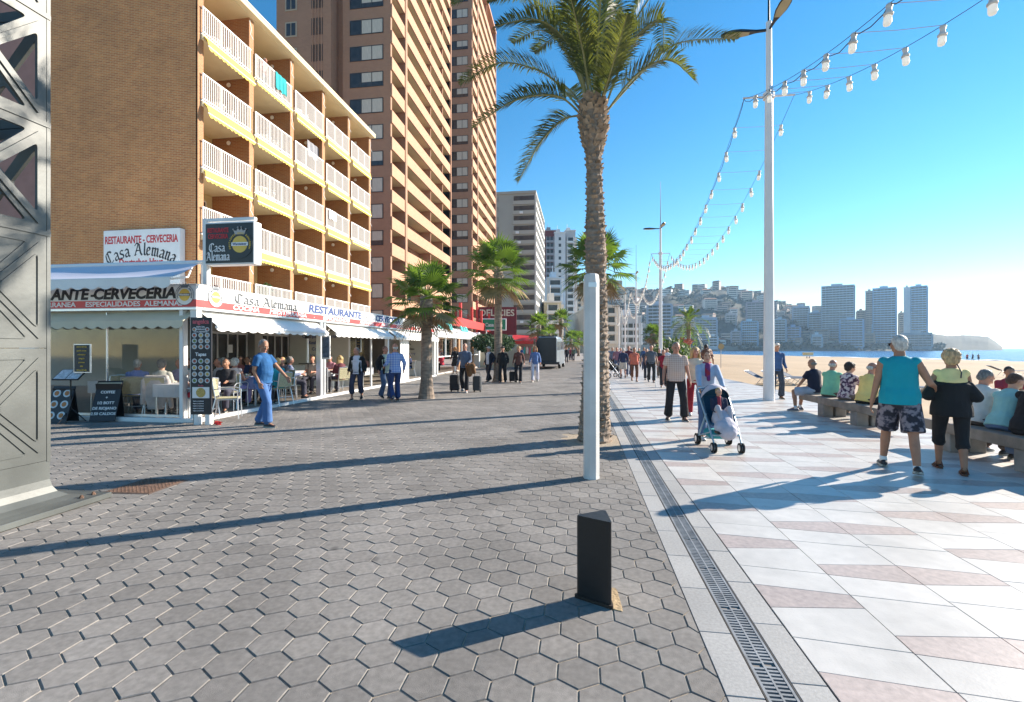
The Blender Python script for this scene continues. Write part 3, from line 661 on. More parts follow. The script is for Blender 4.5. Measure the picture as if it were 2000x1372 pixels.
# ---- generic city blocks
def lum(c, k): return tuple(min(1, x*k) for x in c)
_mc = {}
def cm(c, nm='render_wall', rough=.8):
    k = (nm,)+tuple(round(x, 3) for x in c)
    if k not in _mc: _mc[k] = mat(nm, c, rough, .06, .3)
    return _mc[k]
def city_block(label, X, Y, W_, D_, H, col, st=2.9, rz=0, frontbal=True, sidebal=True, bcol=None, base=0, name='apartment_building', winw=1.5, group=None, roofbox=True, gx=3.2, maxb=60, vert=None, style='band'):
    """block with its near face along local x (0..W), depth D along y"""
    T = empty(name, (X, Y, base), rz, label, 'building', group); m1 = cm(col); m2 = cm(bcol or lum(col, 1.15), 'balcony_render')
    mb = MB(); mb.box(0, W_, 0, D_, 0, H); mb.build('wall', m1, T)
    nf = int((H-3)/st)
    def row(length, flip):
        b = MB(); w = MB()
        if style == 'band':
            b.box(.6, length-.6, -.9, -.002, 0, .95); w.box(1.0, length-1.0, -.06, -.004, .96, st-.25)
            n = max(1, int(length/gx))
            b2 = [1.0+(length-2)*i/n for i in range(n+1)]
            for x in b2: b.box(x-.12, x+.12, -.88, -.003, .96, st)
        else:
            n = max(1, int(length/gx))
            for i in range(n): x = length*(i+.5)/n; w.box(x-winw/2, x+winw/2, -.05, -.004, .9, 2.3); b.box(x-winw/2-.1, x+winw/2+.1, -.12, -.003, .78, .88)
        return b.mesh('balcony' if style == 'band' else 'window_sill', m2), w.mesh('window', m_wglass)
    c = 0
    for side, length, on in (('f', W_, frontbal), ('r', D_, sidebal), ('l', D_, sidebal == 'both')):
        if not on: continue
        bm_, wm = row(length, 0)
        for f in range(nf):
            z = 3+f*st
            if c >= maxb: break
            if side == 'f': loc, r_ = (0, 0, z), 0
            elif side == 'r': loc, r_ = (W_, 0, z), R(90)
            else: loc, r_ = (0, D_, z), R(-90)
            inst(bm_.name.split('.')[0], bm_, T, loc, (0, 0, r_)); inst('window', wm, T, loc, (0, 0, r_)); c += 1
    mb = MB(); mb.box(-.2, W_+.2, -.2, D_+.2, H, H+.5)
    if roofbox: mb.box(W_*.3, W_*.65, D_*.3, D_*.7, H+.5, H+3.2); mb.tube([(W_*.45, D_*.5, H+3.2), (W_*.45, D_*.5, H+6)], .08, 4)
    mb.build('roof', m2, T)
    return T
# grey-beige block on the street
Cx = -12; cy0 = onx(1045, Cx).y; cy1 = onx(1062, Cx).y
C1 = empty('apartment_building', (Cx, cy0, 0), label='grey beige slab block with white gridded side and deep corner balconies, beyond the brown towers', cat='building')
Hc = 43.3; mC = cm((.36, .345, .30)); mCs = cm((.62, .60, .56), 'pale_grid')
mb = MB(); mb.box(-13, 0, 0, cy1-cy0, 0, Hc); mb.build('wall', mC, C1)
mb = MB(); mb.box(-13.2, .3, -.3, cy1-cy0+.2, Hc, Hc+.7); mb.box(-8, -4, 8, 14, Hc+.7, Hc+3.5); mb.build('roof', mC, C1)
wr = MB(); wr.box(-5.8, -.25, -.05, -.004, .9, 2.2); w_me = wr.mesh('window', m_wglass)
br = MB(); br.box(-6.0, -.05, -.35, -.003, -.12, .88); b_me = br.mesh('balcony', cm((.42, .395, .34), 'balcony_render'))
sw = MB(); sw.box(-11.6, -9.9, -.06, -.003, .8, 2.1); sw_me = sw.mesh('window', cm((.28, .26, .22), 'roller_shutter'))
gr = MB(); n = 8; D_ = cy1-cy0
for i in range(n): gr.box(.0, .06, D_*(i+.12)/n, D_*(i+.88)/n, .9, 2.15)
gr_me = gr.mesh('window', m_wglass); gb = MB(); gb.box(.001, .25, .2, D_-.2, -.15, .75); gb_me = gb.mesh('balcony', mCs)
ac = MB(); ac.box(-5.6, -4.7, -.7, -.36, -.05, .6, b=.03); ac_me = ac.mesh('air_conditioner', m_white)
for f in range(15):
    z = 3+f*2.68; inst('window', w_me, C1, (0, 0, z)); inst('balcony', b_me, C1, (0, 0, z)); inst('window', sw_me, C1, (0, 0, z)); inst('window', gr_me, C1, (0, 0, z)); inst('balcony', gb_me, C1, (0, 0, z))
    if f in (2, 5, 9, 10, 11, 13): inst('air_conditioner', ac_me, C1, (rr.uniform(0, 2), 0, z))
mb = MB(); [mb.box(.001, .32, D_*i/8-.2, D_*i/8+.2, 0, Hc) for i in range(9)]; mb.build('pilaster', mCs, C1)
# white and red tower, lower neighbours along the street
def at(px, d): p = PD(px, 681, d); return p.x, p.y
def place_block(label, px0, px1, pytop, d, D_=14, col=(.6, .6, .6), pybase=None, **k):
    rz = YAW
    if d > 380: a_ = (px0+px1)/2-1000; dd = d/cos(math.atan(a_/925))**2*0+d; rz = YAW-math.atan(a_/925); W_ = (px1-px0)/925*d*cos(math.atan(a_/925))
    x0, y0 = at(px0, d); x1, y1 = at(px1, d); W_ = W_ if d > 380 else sqrt((x1-x0)**2+(y1-y0)**2)
    H = 1.6+(681-pytop)/925*d; b = 0
    if pybase: b = 1.6+(681-pybase)/925*d; H -= b
    return city_block(label, x0, y0, W_, D_, H, col, rz=rz, base=b, **k)
place_block('narrow dark red high-rise tower beside the grey slab block', 1063, 1085, 452, 215, 20, (.16, .025, .025), bcol=(.3, .28, .3), sidebal=False, gx=2.4)
place_block('slender white high-rise with a plain left wall and stacked balconies on its right edge', 1083, 1104, 456, 214, 20, (.66, .63, .62), bcol=(.7, .68, .66), style='win', gx=6, winw=1.1)
place_block('white high-rise strip of curved balconies next to the slender white tower', 1104, 1124, 452, 216, 22, (.5, .47, .46), bcol=(.72, .69, .66), gx=5)
place_block('lower white block with blue glazed corner in front of the white high-rise', 1068, 1100, 545, 170, 16, (.60, .61, .63), bcol=(.45, .55, .65), gx=4)
place_block('low yellow-beige building with terrace below the white high-rise', 1063, 1096, 592, 140, 12, (.60, .50, .32), bcol=(.7, .66, .6), gx=3)
place_block('tan block of flats at the end of the street, just left of the white post', 1124, 1138, 560, 260, 30, (.52, .44, .34), gx=3)
# row to the right of the big palm (shaded pale block, further slabs)
place_block('pale beige slab block with gridded windows just right of the big palm trunk', 1150, 1207, 600, 150, 60, (.60, .53, .44), bcol=(.68, .62, .54), gx=2.6)
place_block('pale grey glazed slab behind the beach lamp posts', 1210, 1252, 620, 190, 12, (.44, .46, .48), bcol=(.62, .64, .66), gx=2.4)
# second line of the restaurant strip is built in d_cafe
# ================================================================ restaurant terrace
TX, TY0, TY1 = -8.3, 9.2, 26.3; TZ0, TZ1 = 2.47, 2.98
RS = empty('restaurant', (TX, TY0, 0), label='white restaurant terrace with red lettered fascia and open front below the brick block', cat='restaurant')
LW = AX-TX; LT = TY1-TY0      # back wall offset (negative)
m_wall = mat('grey_beige_wall', (.42, .40, .36), .85, .08, 1.5, .1, 20)
m_floor = mat('terrace_tiles', (.28, .24, .20), .6, .15, 4)
mb = MB(); mb.box(-14, .05, .02, LT, -.03, .05, b=.01); mb.cur = 1; mb.box(.04, .16, -.10, LT, -.02, .075, b=.01); mb.box(-14, .04, -.10, .019, -.02, .075, b=.01); mb.build('floor', [m_floor, m_white], RS)
mb = MB(); mb.box(-6.85, -.25, .3, LT, 2.75, 2.86); mb.box(-14, -6.86, .3, 7.7, 2.75, 2.86); mb.build('roof', m_white2, RS)
mb = MB(); mb.box(-6.899, -6.80, 7.8, LT, 0, 2.74); mb.box(-14, -7.0, 7.68, 7.79, 0, 2.74)
for y in (10.6, 13.7, 16.6): mb.box(-6.8, -6.45, y, y+.55, .05, 2.74)
mb.build('back_wall', m_wall, RS)
for (y0, y1) in ((8.05, 10.45), (11.3, 13.55), (14.4, 16.5)):
    mb = MB(); mb.box(-6.79, -6.70, y0, y1, .05, .12); mb.box(-6.79, -6.70, y0, y1, 2.2, 2.3)
    n = 4
    for i in range(n+1): y = y0+(y1-y0-.06)*i/n; mb.box(-6.79, -6.71, y, y+.06, .12, 2.2)
    dr_ = mb.build('glazed_door', m_white, RS); mb = MB(); mb.box(-6.76, -6.75, y0+.03, y1-.03, .1, 2.22); mb.build('pane', m_wglass, dr_)
mb = MB(); mb.box(-6.70, -6.69, 9.2, 9.5, 1.4, 1.75); mb.build('notice', m_white, RS)
mb = MB(); mb.box(-13.95, .05, 0.0, .20, TZ0, TZ1, b=.01); mb.box(-.15, .052, .201, LT, TZ0, TZ1, b=.01); mb.build('fascia', m_white, RS)
mb = MB(); mb.box(-13.9, .057, -.006, .05, TZ0+.03, TZ0+.19); mb.box(0, .0575, .051, LT-.1, TZ0+.03, TZ0+.19); mb.build('red_band', m_redband, RS)
mb = MB(); mb.box(-13.95, .065, -.018, .05, TZ0-.03, TZ0+.012); mb.box(0, .066, .05, LT, TZ0-.03, TZ0+.012); mb.box(-13.95, .062, -.01, .05, TZ1-.012, TZ1+.02); mb.box(0, .063, .05, LT, TZ1-.012, TZ1+.02); mb.build('fascia_trim', m_alu, RS)
# lettering on the long front
FX = .0535
m_gtx = mat('charcoal_lettering', (.06, .07, .08), .6, 0)
def ftext(b, size, y, z, m, **k): return text(b, size, (FX+.006, y, z), (0, 1, 0), (0, 0, 1), m, RS, **k)
gothic('Casa Alemana', .15, (FX, 2.42, TZ0+.225), (0, 1, 0), (0, 0, 1), m_gtx, RS, sx=1.75, nib=.36)
ftext('RESTAURANTE', .33, 6.05, TZ0+.345, m_text_b, off=.010, shear=.1, sx=1.6)
ftext('-', .30, 8.3, TZ0+.345, m_text_k, off=.01)
ftext('CERVECERIA', .33, 10.4, TZ0+.345, m_text_b, off=.010, shear=.1, sx=1.4)
gothic('Casa Alemana', .12, (FX, 14.6, TZ0+.24), (0, 1, 0), (0, 0, 1), m_gtx, RS, sx=1.15, nib=.3)
for b, y in (('COCINA', 1.55), ('MEDITERRANEA', 3.3), ('ESPECIALIDADES', 6.0), ('ALEMANAS', 8.3), ('PLATOS', 10.1), ('COMBINADOS', 12.1), ('TAPAS', 14.2), ('PAELLAS', 15.8)):
    text(b, .155, (.0585, y, TZ0+.108), (0, 1, 0), (0, 0, 1), m_text_w, RS, off=.003, shear=.2, sx=1.55)
ftext('-', .16, 4.6, TZ0+.11, m_text_w)
# lettering on the side facing the viewer (starts outside the frame)
def stext(b, size, x, z, m, y=-.0065, **k): return text(b, size, (x, y, z), (1, 0, 0), (0, 0, 1), m, RS, **k)
stext('RESTAURANTE', .33, -3.95, TZ0+.33, m_text_k, y=-.0005, off=.014, shear=.18, sx=1.15)
stext('-', .32, -2.55, TZ0+.33, m_text_k, y=-.0005, off=.01); stext('CERVECERIA', .33, -1.50, TZ0+.33, m_text_k, y=-.0005, off=.014, shear=.18, sx=1.12)
stext('COCINA MEDITERRANEA', .15, -4.1, TZ0+.108, m_text_w, off=.003, sx=1.3); stext('-', .15, -2.72, TZ0+.108, m_text_w); stext('ESPECIALIDADES  ALEMANAS', .155, -1.50, TZ0+.108, m_text_w, off=.003, sx=1.22)
def emblem(o, xd, parent, r=.2, dark=False):
    F = frame(o, xd, (0, 0, 1)); mk = m_white if not dark else m_black
    mb = MB(); mb.lathe([(r*1.12, 0), (r*1.12, .006)], 28); d0 = mb.build('emblem', mk, parent); d0.matrix_local = F
    mb = MB(); mb.lathe([(r*.66, .0065), (r*.66, .009)], 28); mb.build('disc', m_gold, d0)
    mb = MB(); mb.box(-r*.72, r*.72, -r*.12, r*.16, .0095, .012); mb.build('ribbon', m_text_w if dark else m_text_g, d0)
    ring = MB(); n = 32
    for R_ in ((r*1.1,) if not dark else ()):
        for k in range(n): a = 2*pi*k/n; b = 2*pi*(k+1)/n; ring.bar((R_*cos(a), R_*sin(a), .007), (R_*cos(b), R_*sin(b), .007), .012, .004)
    # crown
    k = r/.2; z0 = r*.78
    ring.add([(-.08*k, z0, .010), (.08*k, z0, .010), (.11*k, z0+.07*k, .010), (.055*k, z0+.055*k, .010), (.03*k, z0+.10*k, .010), (0, z0+.06*k, .010), (-.03*k, z0+.10*k, .010), (-.055*k, z0+.055*k, .010), (-.11*k, z0+.07*k, .010)], [tuple(range(9))])
    for q in (-.11, -.03, .03, .11): ring.ball((q*k, z0+(.08 if abs(q) > .1 else .11)*k, .012), .013*k, 8)
    ring.build('crown', m_text_g if not dark else mat('sign_crown', (.45, .42, .40), .6, 0) if 'sign_crown' not in bpy.data.materials else bpy.data.materials['sign_crown'], d0)
    me_m = m_text_g if not dark else m_gold
    arc_text('DEUTSCHES HAUS BENIDORM', r*.2, (0, 0, .010), (1, 0, 0), (0, 1, 0), me_m, d0, r*.88, R(200), R(-20), off=.001)
    text('Warsteiner', r*.26, (0, r*.02, .0125), (1, 0, 0), (0, 1, 0), m_text_b if dark else m_text_w, d0, off=.001)
    return d0
emblem((-.22, -.0065, TZ0+.29), (1, 0, 0), RS, .20); emblem((.0585, .55, TZ0+.29), (0, 1, 0), RS, .20)
# posts
for y, w_ in ((0.02, .16), (5.0, .16), (5.25, .12), (10.4, .14), (17.0, .2)):
    mb = MB(); mb.box(.0-w_/2-.04, .0+w_/2-.04, y, y+w_, .05, TZ0-.001, b=.008); mb.build('post', m_alu if y in (5.0, 5.25) else m_white, RS)
for x, w_ in ((-.35, .09), (-4.35, .42), (-9.3, .3)):
    mb = MB(); mb.box(x-w_/2, x+w_/2, .03, .17, .05, TZ0-.001, b=.006); mb.build('post', m_white, RS)
# side awning blind with scalloped edge
def valance(mb, pts, drop, nsc, sc=.055, th=.004):
    """canvas strip hanging from polyline pts (list of V), scalloped lower edge"""
    n = (len(pts)-1)
    top = []; N_ = nsc*8
    for i in range(N_+1):
        t = i/N_*n; k = min(int(t), n-1); p = pts[k].lerp(pts[k+1], t-k); s_ = abs(sin(pi*nsc*i/N_)); top.append((p, p+V((0, 0, -drop-sc*s_))))
    d = (pts[-1]-pts[0]).normalized(); nn = d.cross(UP)*th
    vs = [q for a in top for q in a]; vs2 = [V(q)+nn for q in vs]
    mb.add(vs, [(2*i, 2*i+2, 2*i+3, 2*i+1) for i in range(N_)]); mb.add(vs2, [(2*i+1, 2*i+3, 2*i+2, 2*i) for i in range(N_)])
mb = MB(); mb.add([(-14, .22, TZ0-.02), (-.1, .22, TZ0-.02), (-.15, -.13, TZ0-.27), (-14, -.13, TZ0-.27)], [(3, 2, 1, 0)])
mb.add([(-.1, .22, TZ0-.02), (-.1, .20, TZ0-.05), (-.15, -.13, TZ0-.29), (-.15, -.13, TZ0-.27)], [(3, 2, 1, 0)])
valance(mb, [V((-14, -.13, TZ0-.27)), V((-.15, -.13, TZ0-.27))], .12, 46); mb.build('canvas_blind', m_beige, RS)
# front blinds
for (a, b) in ((.25, 4.95), (5.45, 10.3), (10.6, 16.9)):
    mb = MB(); mb.add([(-.1, a, TZ0-.04), (-.1, b, TZ0-.04), (.34, b, TZ0-.36), (.34, a, TZ0-.36)], [(3, 2, 1, 0)]); mb.add([(-.1, a, TZ0-.05), (-.1, b, TZ0-.05), (.335, b, TZ0-.375), (.335, a, TZ0-.375)], [(0, 1, 2, 3)])
    valance(mb, [V((.34, b, TZ0-.36)), V((.34, a, TZ0-.36))], .10, int((b-a)*3), .04); mb.cur = 1; mb.tube([(.33, a, TZ0-.40), (.33, b, TZ0-.40)], .035, 8); mb.build('canvas_blind', [m_white2, m_white], RS)
# clear plastic side screens
m_pvc = glass_mat('clear_plastic_screen', (.93, .92, .90), .035, .06)
for (x0, x1) in ((-4.12, -2.3), (-2.26, -.42), (-9.1, -4.6)):
    mb = MB(); mb.box(x0, x1, .09, .094, .10, 2.3); mb.build('clear_screen', m_pvc, RS)
mb = MB(); mb.box(-13.9, -.44, .07, .12, .076, .13); mb.box(-2.29, -2.27, .075, .11, .13, 2.4); mb.build('screen_rail', m_alu, RS)
# printed partition screens across the terrace
m_print = mat('printed_screen', (.50, .47, .40), .7, .06)
def partition(y, x0, x1, lines, z0=.9):
    mb = MB(); mb.box(x0, x1, y, y+.03, .9, 2.3); p = mb.build('printed_screen', m_print, RS)
    mb = MB(); mb.box(x0, x1, y-.01, y+.04, .05, .89); mb.build('panel', m_white, p)
    for i, (t_, mm) in enumerate(lines): text(t_, .19, ((x0+x1)/2, y-.004, 2.08-i*.26), (1, 0, 0), (0, 0, 1), mm, p, off=.002)
partition(8.9, -3.6, -1.0, [('Champagne Sangria', m_text_b), ('Real Sangria', m_text_b), ('Cocktail', m_text_b), ('Ice Shakes', m_text_b)])
partition(16.2, -2.6, -.1, [('Sangria', m_text_k), ('Nachos', m_text_k), ('Ali Oli Salsas', m_text_k), ('Apple, Cherry', m_text_b), ('Coctel', m_text_b)])
mb = MB(); mb.box(-.98, .0, 8.9, 8.906, .1, 2.3); mb.build('clear_screen', m_pvc, RS)
for x in (-.98, -.05): mb = MB(); mb.box(x-.03, x+.03, 8.87, 8.93, .05, 2.44); mb.build('post', m_white, RS)
mb = MB(); mb.box(-.045, -.04, 10.65, 12.0, .1, 2.3); mb.build('clear_screen', m_pvc, RS); mb = MB(); mb.box(-.09, -.02, 12.0, 13.1, .05, 2.44); mb.build('white_panel', m_white, RS)
# retractable awning above the side
AW = empty('awning', (TX, TY0, 0), label='pale retractable awning sloping out above the lettered side of the restaurant', cat='awning')
m_awb = mat('pale_blue_canvas', (.60, .60, .68), .8, .06, 1.)
mb = MB(); N_ = 30; v0 = len(mb.v)
for q in (0, .006):
    v0 = len(mb.v)
    for i in range(N_+1):
        t = i/N_; x = -13.5+13.36*t
        for j in range(7):
            s_ = j/6; mb.v.append((x+.12*s_, .28-.86*s_, 3.50-.44*s_-.05*sin(pi*s_)*(1+.3*sin(i*.8))-q))
    for i in range(N_):
        for j in range(6):
            f = (v0+i*7+j, v0+i*7+7+j, v0+i*7+8+j, v0+i*7+1+j); mb.f.append(f[::-1] if not q else f); mb.mi.append(0)
mb.build('canvas', m_awb, AW, smooth=True)
mb = MB(); valance(mb, [V((-13.5, -.59, 3.04)), V((-.02, -.59, 3.04))], .15, 40, .06); mb.build('valance', m_white2, AW)
mb = MB(); mb.tube([(-13.5, -.57, 3.05), (0, -.57, 3.05)], .028, 8); mb.tube([(-13.5, .30, 3.52), (-.0, .30, 3.52)], .05, 10); mb.tube([(-.3, .28, 3.42), (-.15, 0, 3.15), (-.25, -.5, 3.02)], .02, 6)
mb.tube([(-.06, .30, 3.5), (-.06, .30, 2.87)], .03, 8); mb.build('frame', m_white, AW)
# white sign board on the brick wall
wb = ony(215, 16.98); we = ony(362, 16.98); zt_ = zat(wb, 455)
WS = empty('wall_sign', ((wb.x+we.x)/2, 16.98, 0), label='white sign board with red and black lettering fixed on the brown brick side wall', cat='sign')
hwid = (we.x-wb.x)/2
mb = MB(); mb.box(-hwid, hwid, -.28, -.0, 4.15, zt_, b=.015); mb.build('board', m_white, WS)
text('RESTAURANTE - CERVECERIA', .42, (0, -.283, zt_-.42), (1, 0, 0), (0, 0, 1), m_text_r, WS, off=.010, sx=.60)
gothic('Casa Alemana', .33, (0, -.283, zt_-1.04), (1, 0, 0), (0, 0, 1), m_text_k, WS, arc=3.2, sx=.98)
text('Deutsches Haus', .36, (0, -.283, zt_-1.32), (1, 0, 0), (0, 0, 1), m_text_r, WS, off=.01, sx=.85)
# hanging box sign over the corner
p1 = PD(400, 517, 10.2); HS_ = empty('hanging_sign', (p1.x, p1.y, 0), label='black illuminated box sign with gold emblem hung from a white bracket over the restaurant corner', cat='sign')
zb = p1.z; W_s = 102/925*10.2; H_s = 79/925*10.2
mb = MB(); mb.box(0, W_s+.04, 0, .24, zb-.02, zb+H_s+.02, b=.012); mb.build('case', m_white, HS_)
mb = MB(); mb.box(.025, W_s+.015, -.006, 0, zb+.012, zb+H_s-.012); mb.build('face', m_black, HS_)
text('RESTAURANTE', .135, (.32, -.008, zb+H_s-.16), (1, 0, 0), (0, 0, 1), m_text_r, HS_, off=.004, sx=.55); text('CERVECERIA', .135, (.32, -.008, zb+H_s-.29), (1, 0, 0), (0, 0, 1), m_text_r, HS_, off=.004, sx=.62)
gothic('Casa', .12, (.30, -.008, zb+.26), (1, 0, 0), (0, 0, 1), m_text_w, HS_, sx=.95); gothic('Alemana', .12, (.33, -.008, zb+.07), (1, 0, 0), (0, 0, 1), m_text_w, HS_, sx=.80)
emblem((.84, -.008, zb+.40), (1, 0, 0), HS_, .27, dark=True)
mb = MB(); mb.box(-.13, -.02, .08, .19, 2.98, zb+H_s+.14, b=.01); mb.box(-.0199, W_s-.02, .085, .185, zb+H_s+.065, zb+H_s+.135, b=.01); mb.build('bracket', m_white, HS_)
text('Casa Alemana', .11, (.45, .078, zb+H_s+.105), (1, 0, 0), (0, 0, 1), m_text_k, HS_, off=.002, sx=.8) if False else None
# tall menu board
m_board = mat('black_menu_board', (.016, .016, .022), .5, .2, 3); m_plate = mat('printed_plate', (.55, .60, .62), .6, .1, 30); foods = [mat('printed_food', c, .7, .35, 40) for c in ((.45, .18, .06), (.5, .35, .1), (.35, .08, .05), (.15, .2, .05), (.45, .3, .2))]
p2 = PD(372, 810, 9.85)
MBD = empty('menu_board', (p2.x, p2.y, 0), R(7), 'tall black menu board with rows of food plates standing at the restaurant corner', 'menu board')
bw_ = .44
mb = MB(); mb.box(0, bw_, 0, .035, .22, 2.24, b=.004); mb.box(.03, .09, .035, .06, .02, 2.2); mb.build('panel', m_board, MBD)
text('angelca', .13, (bw_/2, -.003, 2.15), (1, 0, 0), (0, 0, 1), mat('pink_lettering', (.6, .12, .15), .6, 0), MBD, off=.003, sx=.9)
for i, s_ in enumerate(('ESPECIAL', 'COMBINADOS', 'CALAMARES')): text(s_, .045, (bw_/2, -.003, 2.04-i*.05), (1, 0, 0), (0, 0, 1), m_text_w, MBD)
rr = random.Random(2)
pl = MB(); fd = [MB() for _ in foods]
def plate(x, z, r):
    pl.lathe([(r, 0), (r*.97, .004)], 16, m=TR(x, -.001, z, 0, R(90))); k = rr.randrange(5); fd[k].lathe([(r*.68, 0), (r*.6, .006)], 9, m=TR(x+rr.uniform(-.004, .004), -.0015, z, 0, R(90)))
for c in (0, 2): plate(.085+c*.135, 1.99, .045)
for r_ in range(3):
    for c in range(3): plate(.085+c*.135, 1.87-r_*.12, .052)
text("Tapas", .10, (bw_/2, -.003, 1.47), (1, 0, 0), (0, 0, 1), m_text_w, MBD, off=.002)
for r_ in range(4):
    for c in range(3): plate(.085+c*.135, 1.33-r_*.135, .054)
text('Paella', .05, (bw_/2, -.003, .82), (1, 0, 0), (0, 0, 1), bpy.data.materials['pink_lettering'], MBD)
pl.build('plate_print', m_plate, MBD); [m_.build('food_print', foods[i], MBD) for i, m_ in enumerate(fd) if m_.v]
mb = MB(); mb.box(.04, bw_-.04, -.004, -.001, .56, .79); ph_ = mb.build('photo_print', m_white, MBD); mb = MB(); mb.lathe([(.10, 0), (.095, .004)], 20, m=TR(bw_/2, -.005, .675, 0, R(90))); mb.build('dish', foods[1], ph_)
for i in range(5): text('tapas y raciones', .035, (.17, -.003, .50-i*.05), (1, 0, 0), (0, 0, 1), m_text_w, MBD)
mb = MB()
for x in (.10, .34): mb.lathe([(.07, 0), (.075, .01), (.075, .22), (.06, .235)], 14, m=TR(x, .08, 0.0))
mb.build('weight_can', m_white, MBD)
tag(bush_thing('red_rag', 'cloth', 'small red cloth on the ground beside the white weight cans', (p2.x+.55, p2.y+.1, .04), .07, m_red, 40, .05, (1, 1, .3), 9), None)
# framed menu on white post, tripod menu stand, chalk boards
def small_menu(name, label, p, w_, z0, z1, rz, m_in, lines=5, cat='menu board', legs=False, th=.02, titles=None, tm=None):
    t = empty(name, p, rz, label, cat); mb = MB(); mb.box(-w_/2, w_/2, 0, .03, z0, z1, b=.004); mb.build('frame', m_alu if not legs else m_black, t)
    mb = MB(); mb.box(-w_/2+th, w_/2-th, -.004, .0, z0+th, z1-th); mb.build('sheet', m_in, t)
    for i in range(lines):
        s_ = titles[i] if titles else ('menu del dia', 'paella mixta', 'calamares', 'sangria', 'postres', 'cafe')[i % 6]
        text(s_, min(w_*.16, (z1-z0)/lines*.55), (0, -.007, z1-th-(z1-z0-2*th)*(i+.5)/lines), (1, 0, 0), (0, 0, 1), tm or m_gold, t)
    return t
q = PD(160, 681, 10.15); small_menu('menu_case', 'framed dark menu with gold writing fixed to the white side post of the terrace', (q.x, q.y-.0, 0), .42, 1.07, 1.69, 0, m_board, 7)
q = G(138, 826); TS = empty('menu_stand', q, R(10), 'black tripod stand with a sloping open menu beside the white terrace post', 'menu stand')
mb = MB(); mb.tube([(0, 0, .25), (0, 0, .98)], .014, 8)
for k in range(3): a = k*2.094+.4; mb.tube([(0, 0, .32), (.26*cos(a), .26*sin(a), .01)], .011, 6)
mb.build('tripod', m_black, TS)
mb = MB(); F_ = TR(0, 0, 1.02, 0, R(38)); mb.box(-.27, .27, -.17, .17, 0, .02, m=F_); mb.build('tray', m_black, TS)
mb = MB(); mb.box(-.25, -.01, -.15, .15, .021, .026, m=F_); mb.box(.01, .25, -.15, .15, .021, .026, m=F_); mb.build('menu_page', mat('printed_page', (.55, .55, .58), .6, .4, 25), TS)
def aboard(p, rz, label, w_, h_, fn):
    t = empty('a_board', p, rz, label, 'sandwich board'); tl = R(17)
    F_ = TR(0, -.0, .01, 0, -tl); mb = MB(); mb.box(-w_/2, w_/2, 0, .02, 0, h_, m=F_, b=.003); mb.build('panel', m_board, t)
    F2 = TR(0, .30, .01, 0, R(8)); mb = MB(); mb.box(-w_/2, w_/2, 0, .02, 0, h_*.9, m=F2); mb.build('rear_leg', m_black, t)
    fn(t, F_ @ TR(0, -.001, 0)); return t
def chalk(t, F_):
    m0 = F_
    mb = MB(); mb.box(-.24, .24, -.004, 0, .74, .86, m=m0); mb.build('header', m_beige, t)
    for i, s_ in enumerate(('COFFEE', '+', '1/2 BOTT', 'DE RIOJANO', '2.50 CALDOS')):
        me = txt_mesh(s_, .085, m_text_w, off=.001); o = inst('lettering', me, t); o.matrix_local = m0 @ Matrix.Translation((0, -.003, .64-i*.12)) @ Matrix.Rotation(R(90), 4, 'X')
    me = txt_mesh('DESAYUNO', .07, m_text_k, off=.002); o = inst('lettering', me, t); o.matrix_local = m0 @ Matrix.Translation((0, -.008, .80)) @ Matrix.Rotation(R(90), 4, 'X')
def dishes(t, F_):
    a = MB(); b = MB()
    for r_ in range(3):
        for c in range(2): a.lathe([(.085, 0), (.083, .004)], 16, m=F_ @ TR(-.12+c*.22, -.001, .16+r_*.24, 0, R(90))); b.lathe([(.055, 0), (.05, .007)], 9, m=F_ @ TR(-.12+c*.22, -.002, .16+r_*.24, 0, R(90)))
    a.build('plate_print', m_plate, t); b.build('food_print', foods[0], t)
q = G(203, 824); aboard((q.x, q.y-.05, 0), R(14), 'black chalkboard sandwich board with white handwriting before the clear side screen', .52, .90, chalk)
q = G(112, 828); aboard((q.x-.05, q.y-.02, 0), R(8), 'black sandwich board printed with plates of food, left of the tripod menu stand', .48, .80, dishes)
q = onx(631, TX+.14, 0); LB = empty('menu_case', (q.x, q.y, 0), R(0), 'small white-framed poster case on the blue-white front post of the terrace', 'poster case')
mb = MB(); mb.box(-.02, .26, -.05, 0, 1.25, 2.0, b=.008); mb.build('frame', m_white, LB); mb = MB(); mb.box(.01, .23, -.055, -.051, 1.3, 1.95); mb.build('poster', mat('blue_poster', (.10, .14, .2), .5, .6, 9), LB)
q = onx(648, TX+.1, 0.06); small_menu('menu_board', 'low dark menu board with rows of dishes against the second front post', (q.x-.35, q.y, 0), .40, .10, .95, 0, m_board, 6, tm=m_text_w)
q = onx(700, TX-.35, 0); small_menu('menu_banner', 'narrow dark banner with stacked food pictures hung before the printed screen', (q.x, q.y, 0), .22, 1.45, 2.3, 0, m_board, 7, tm=foods[1])
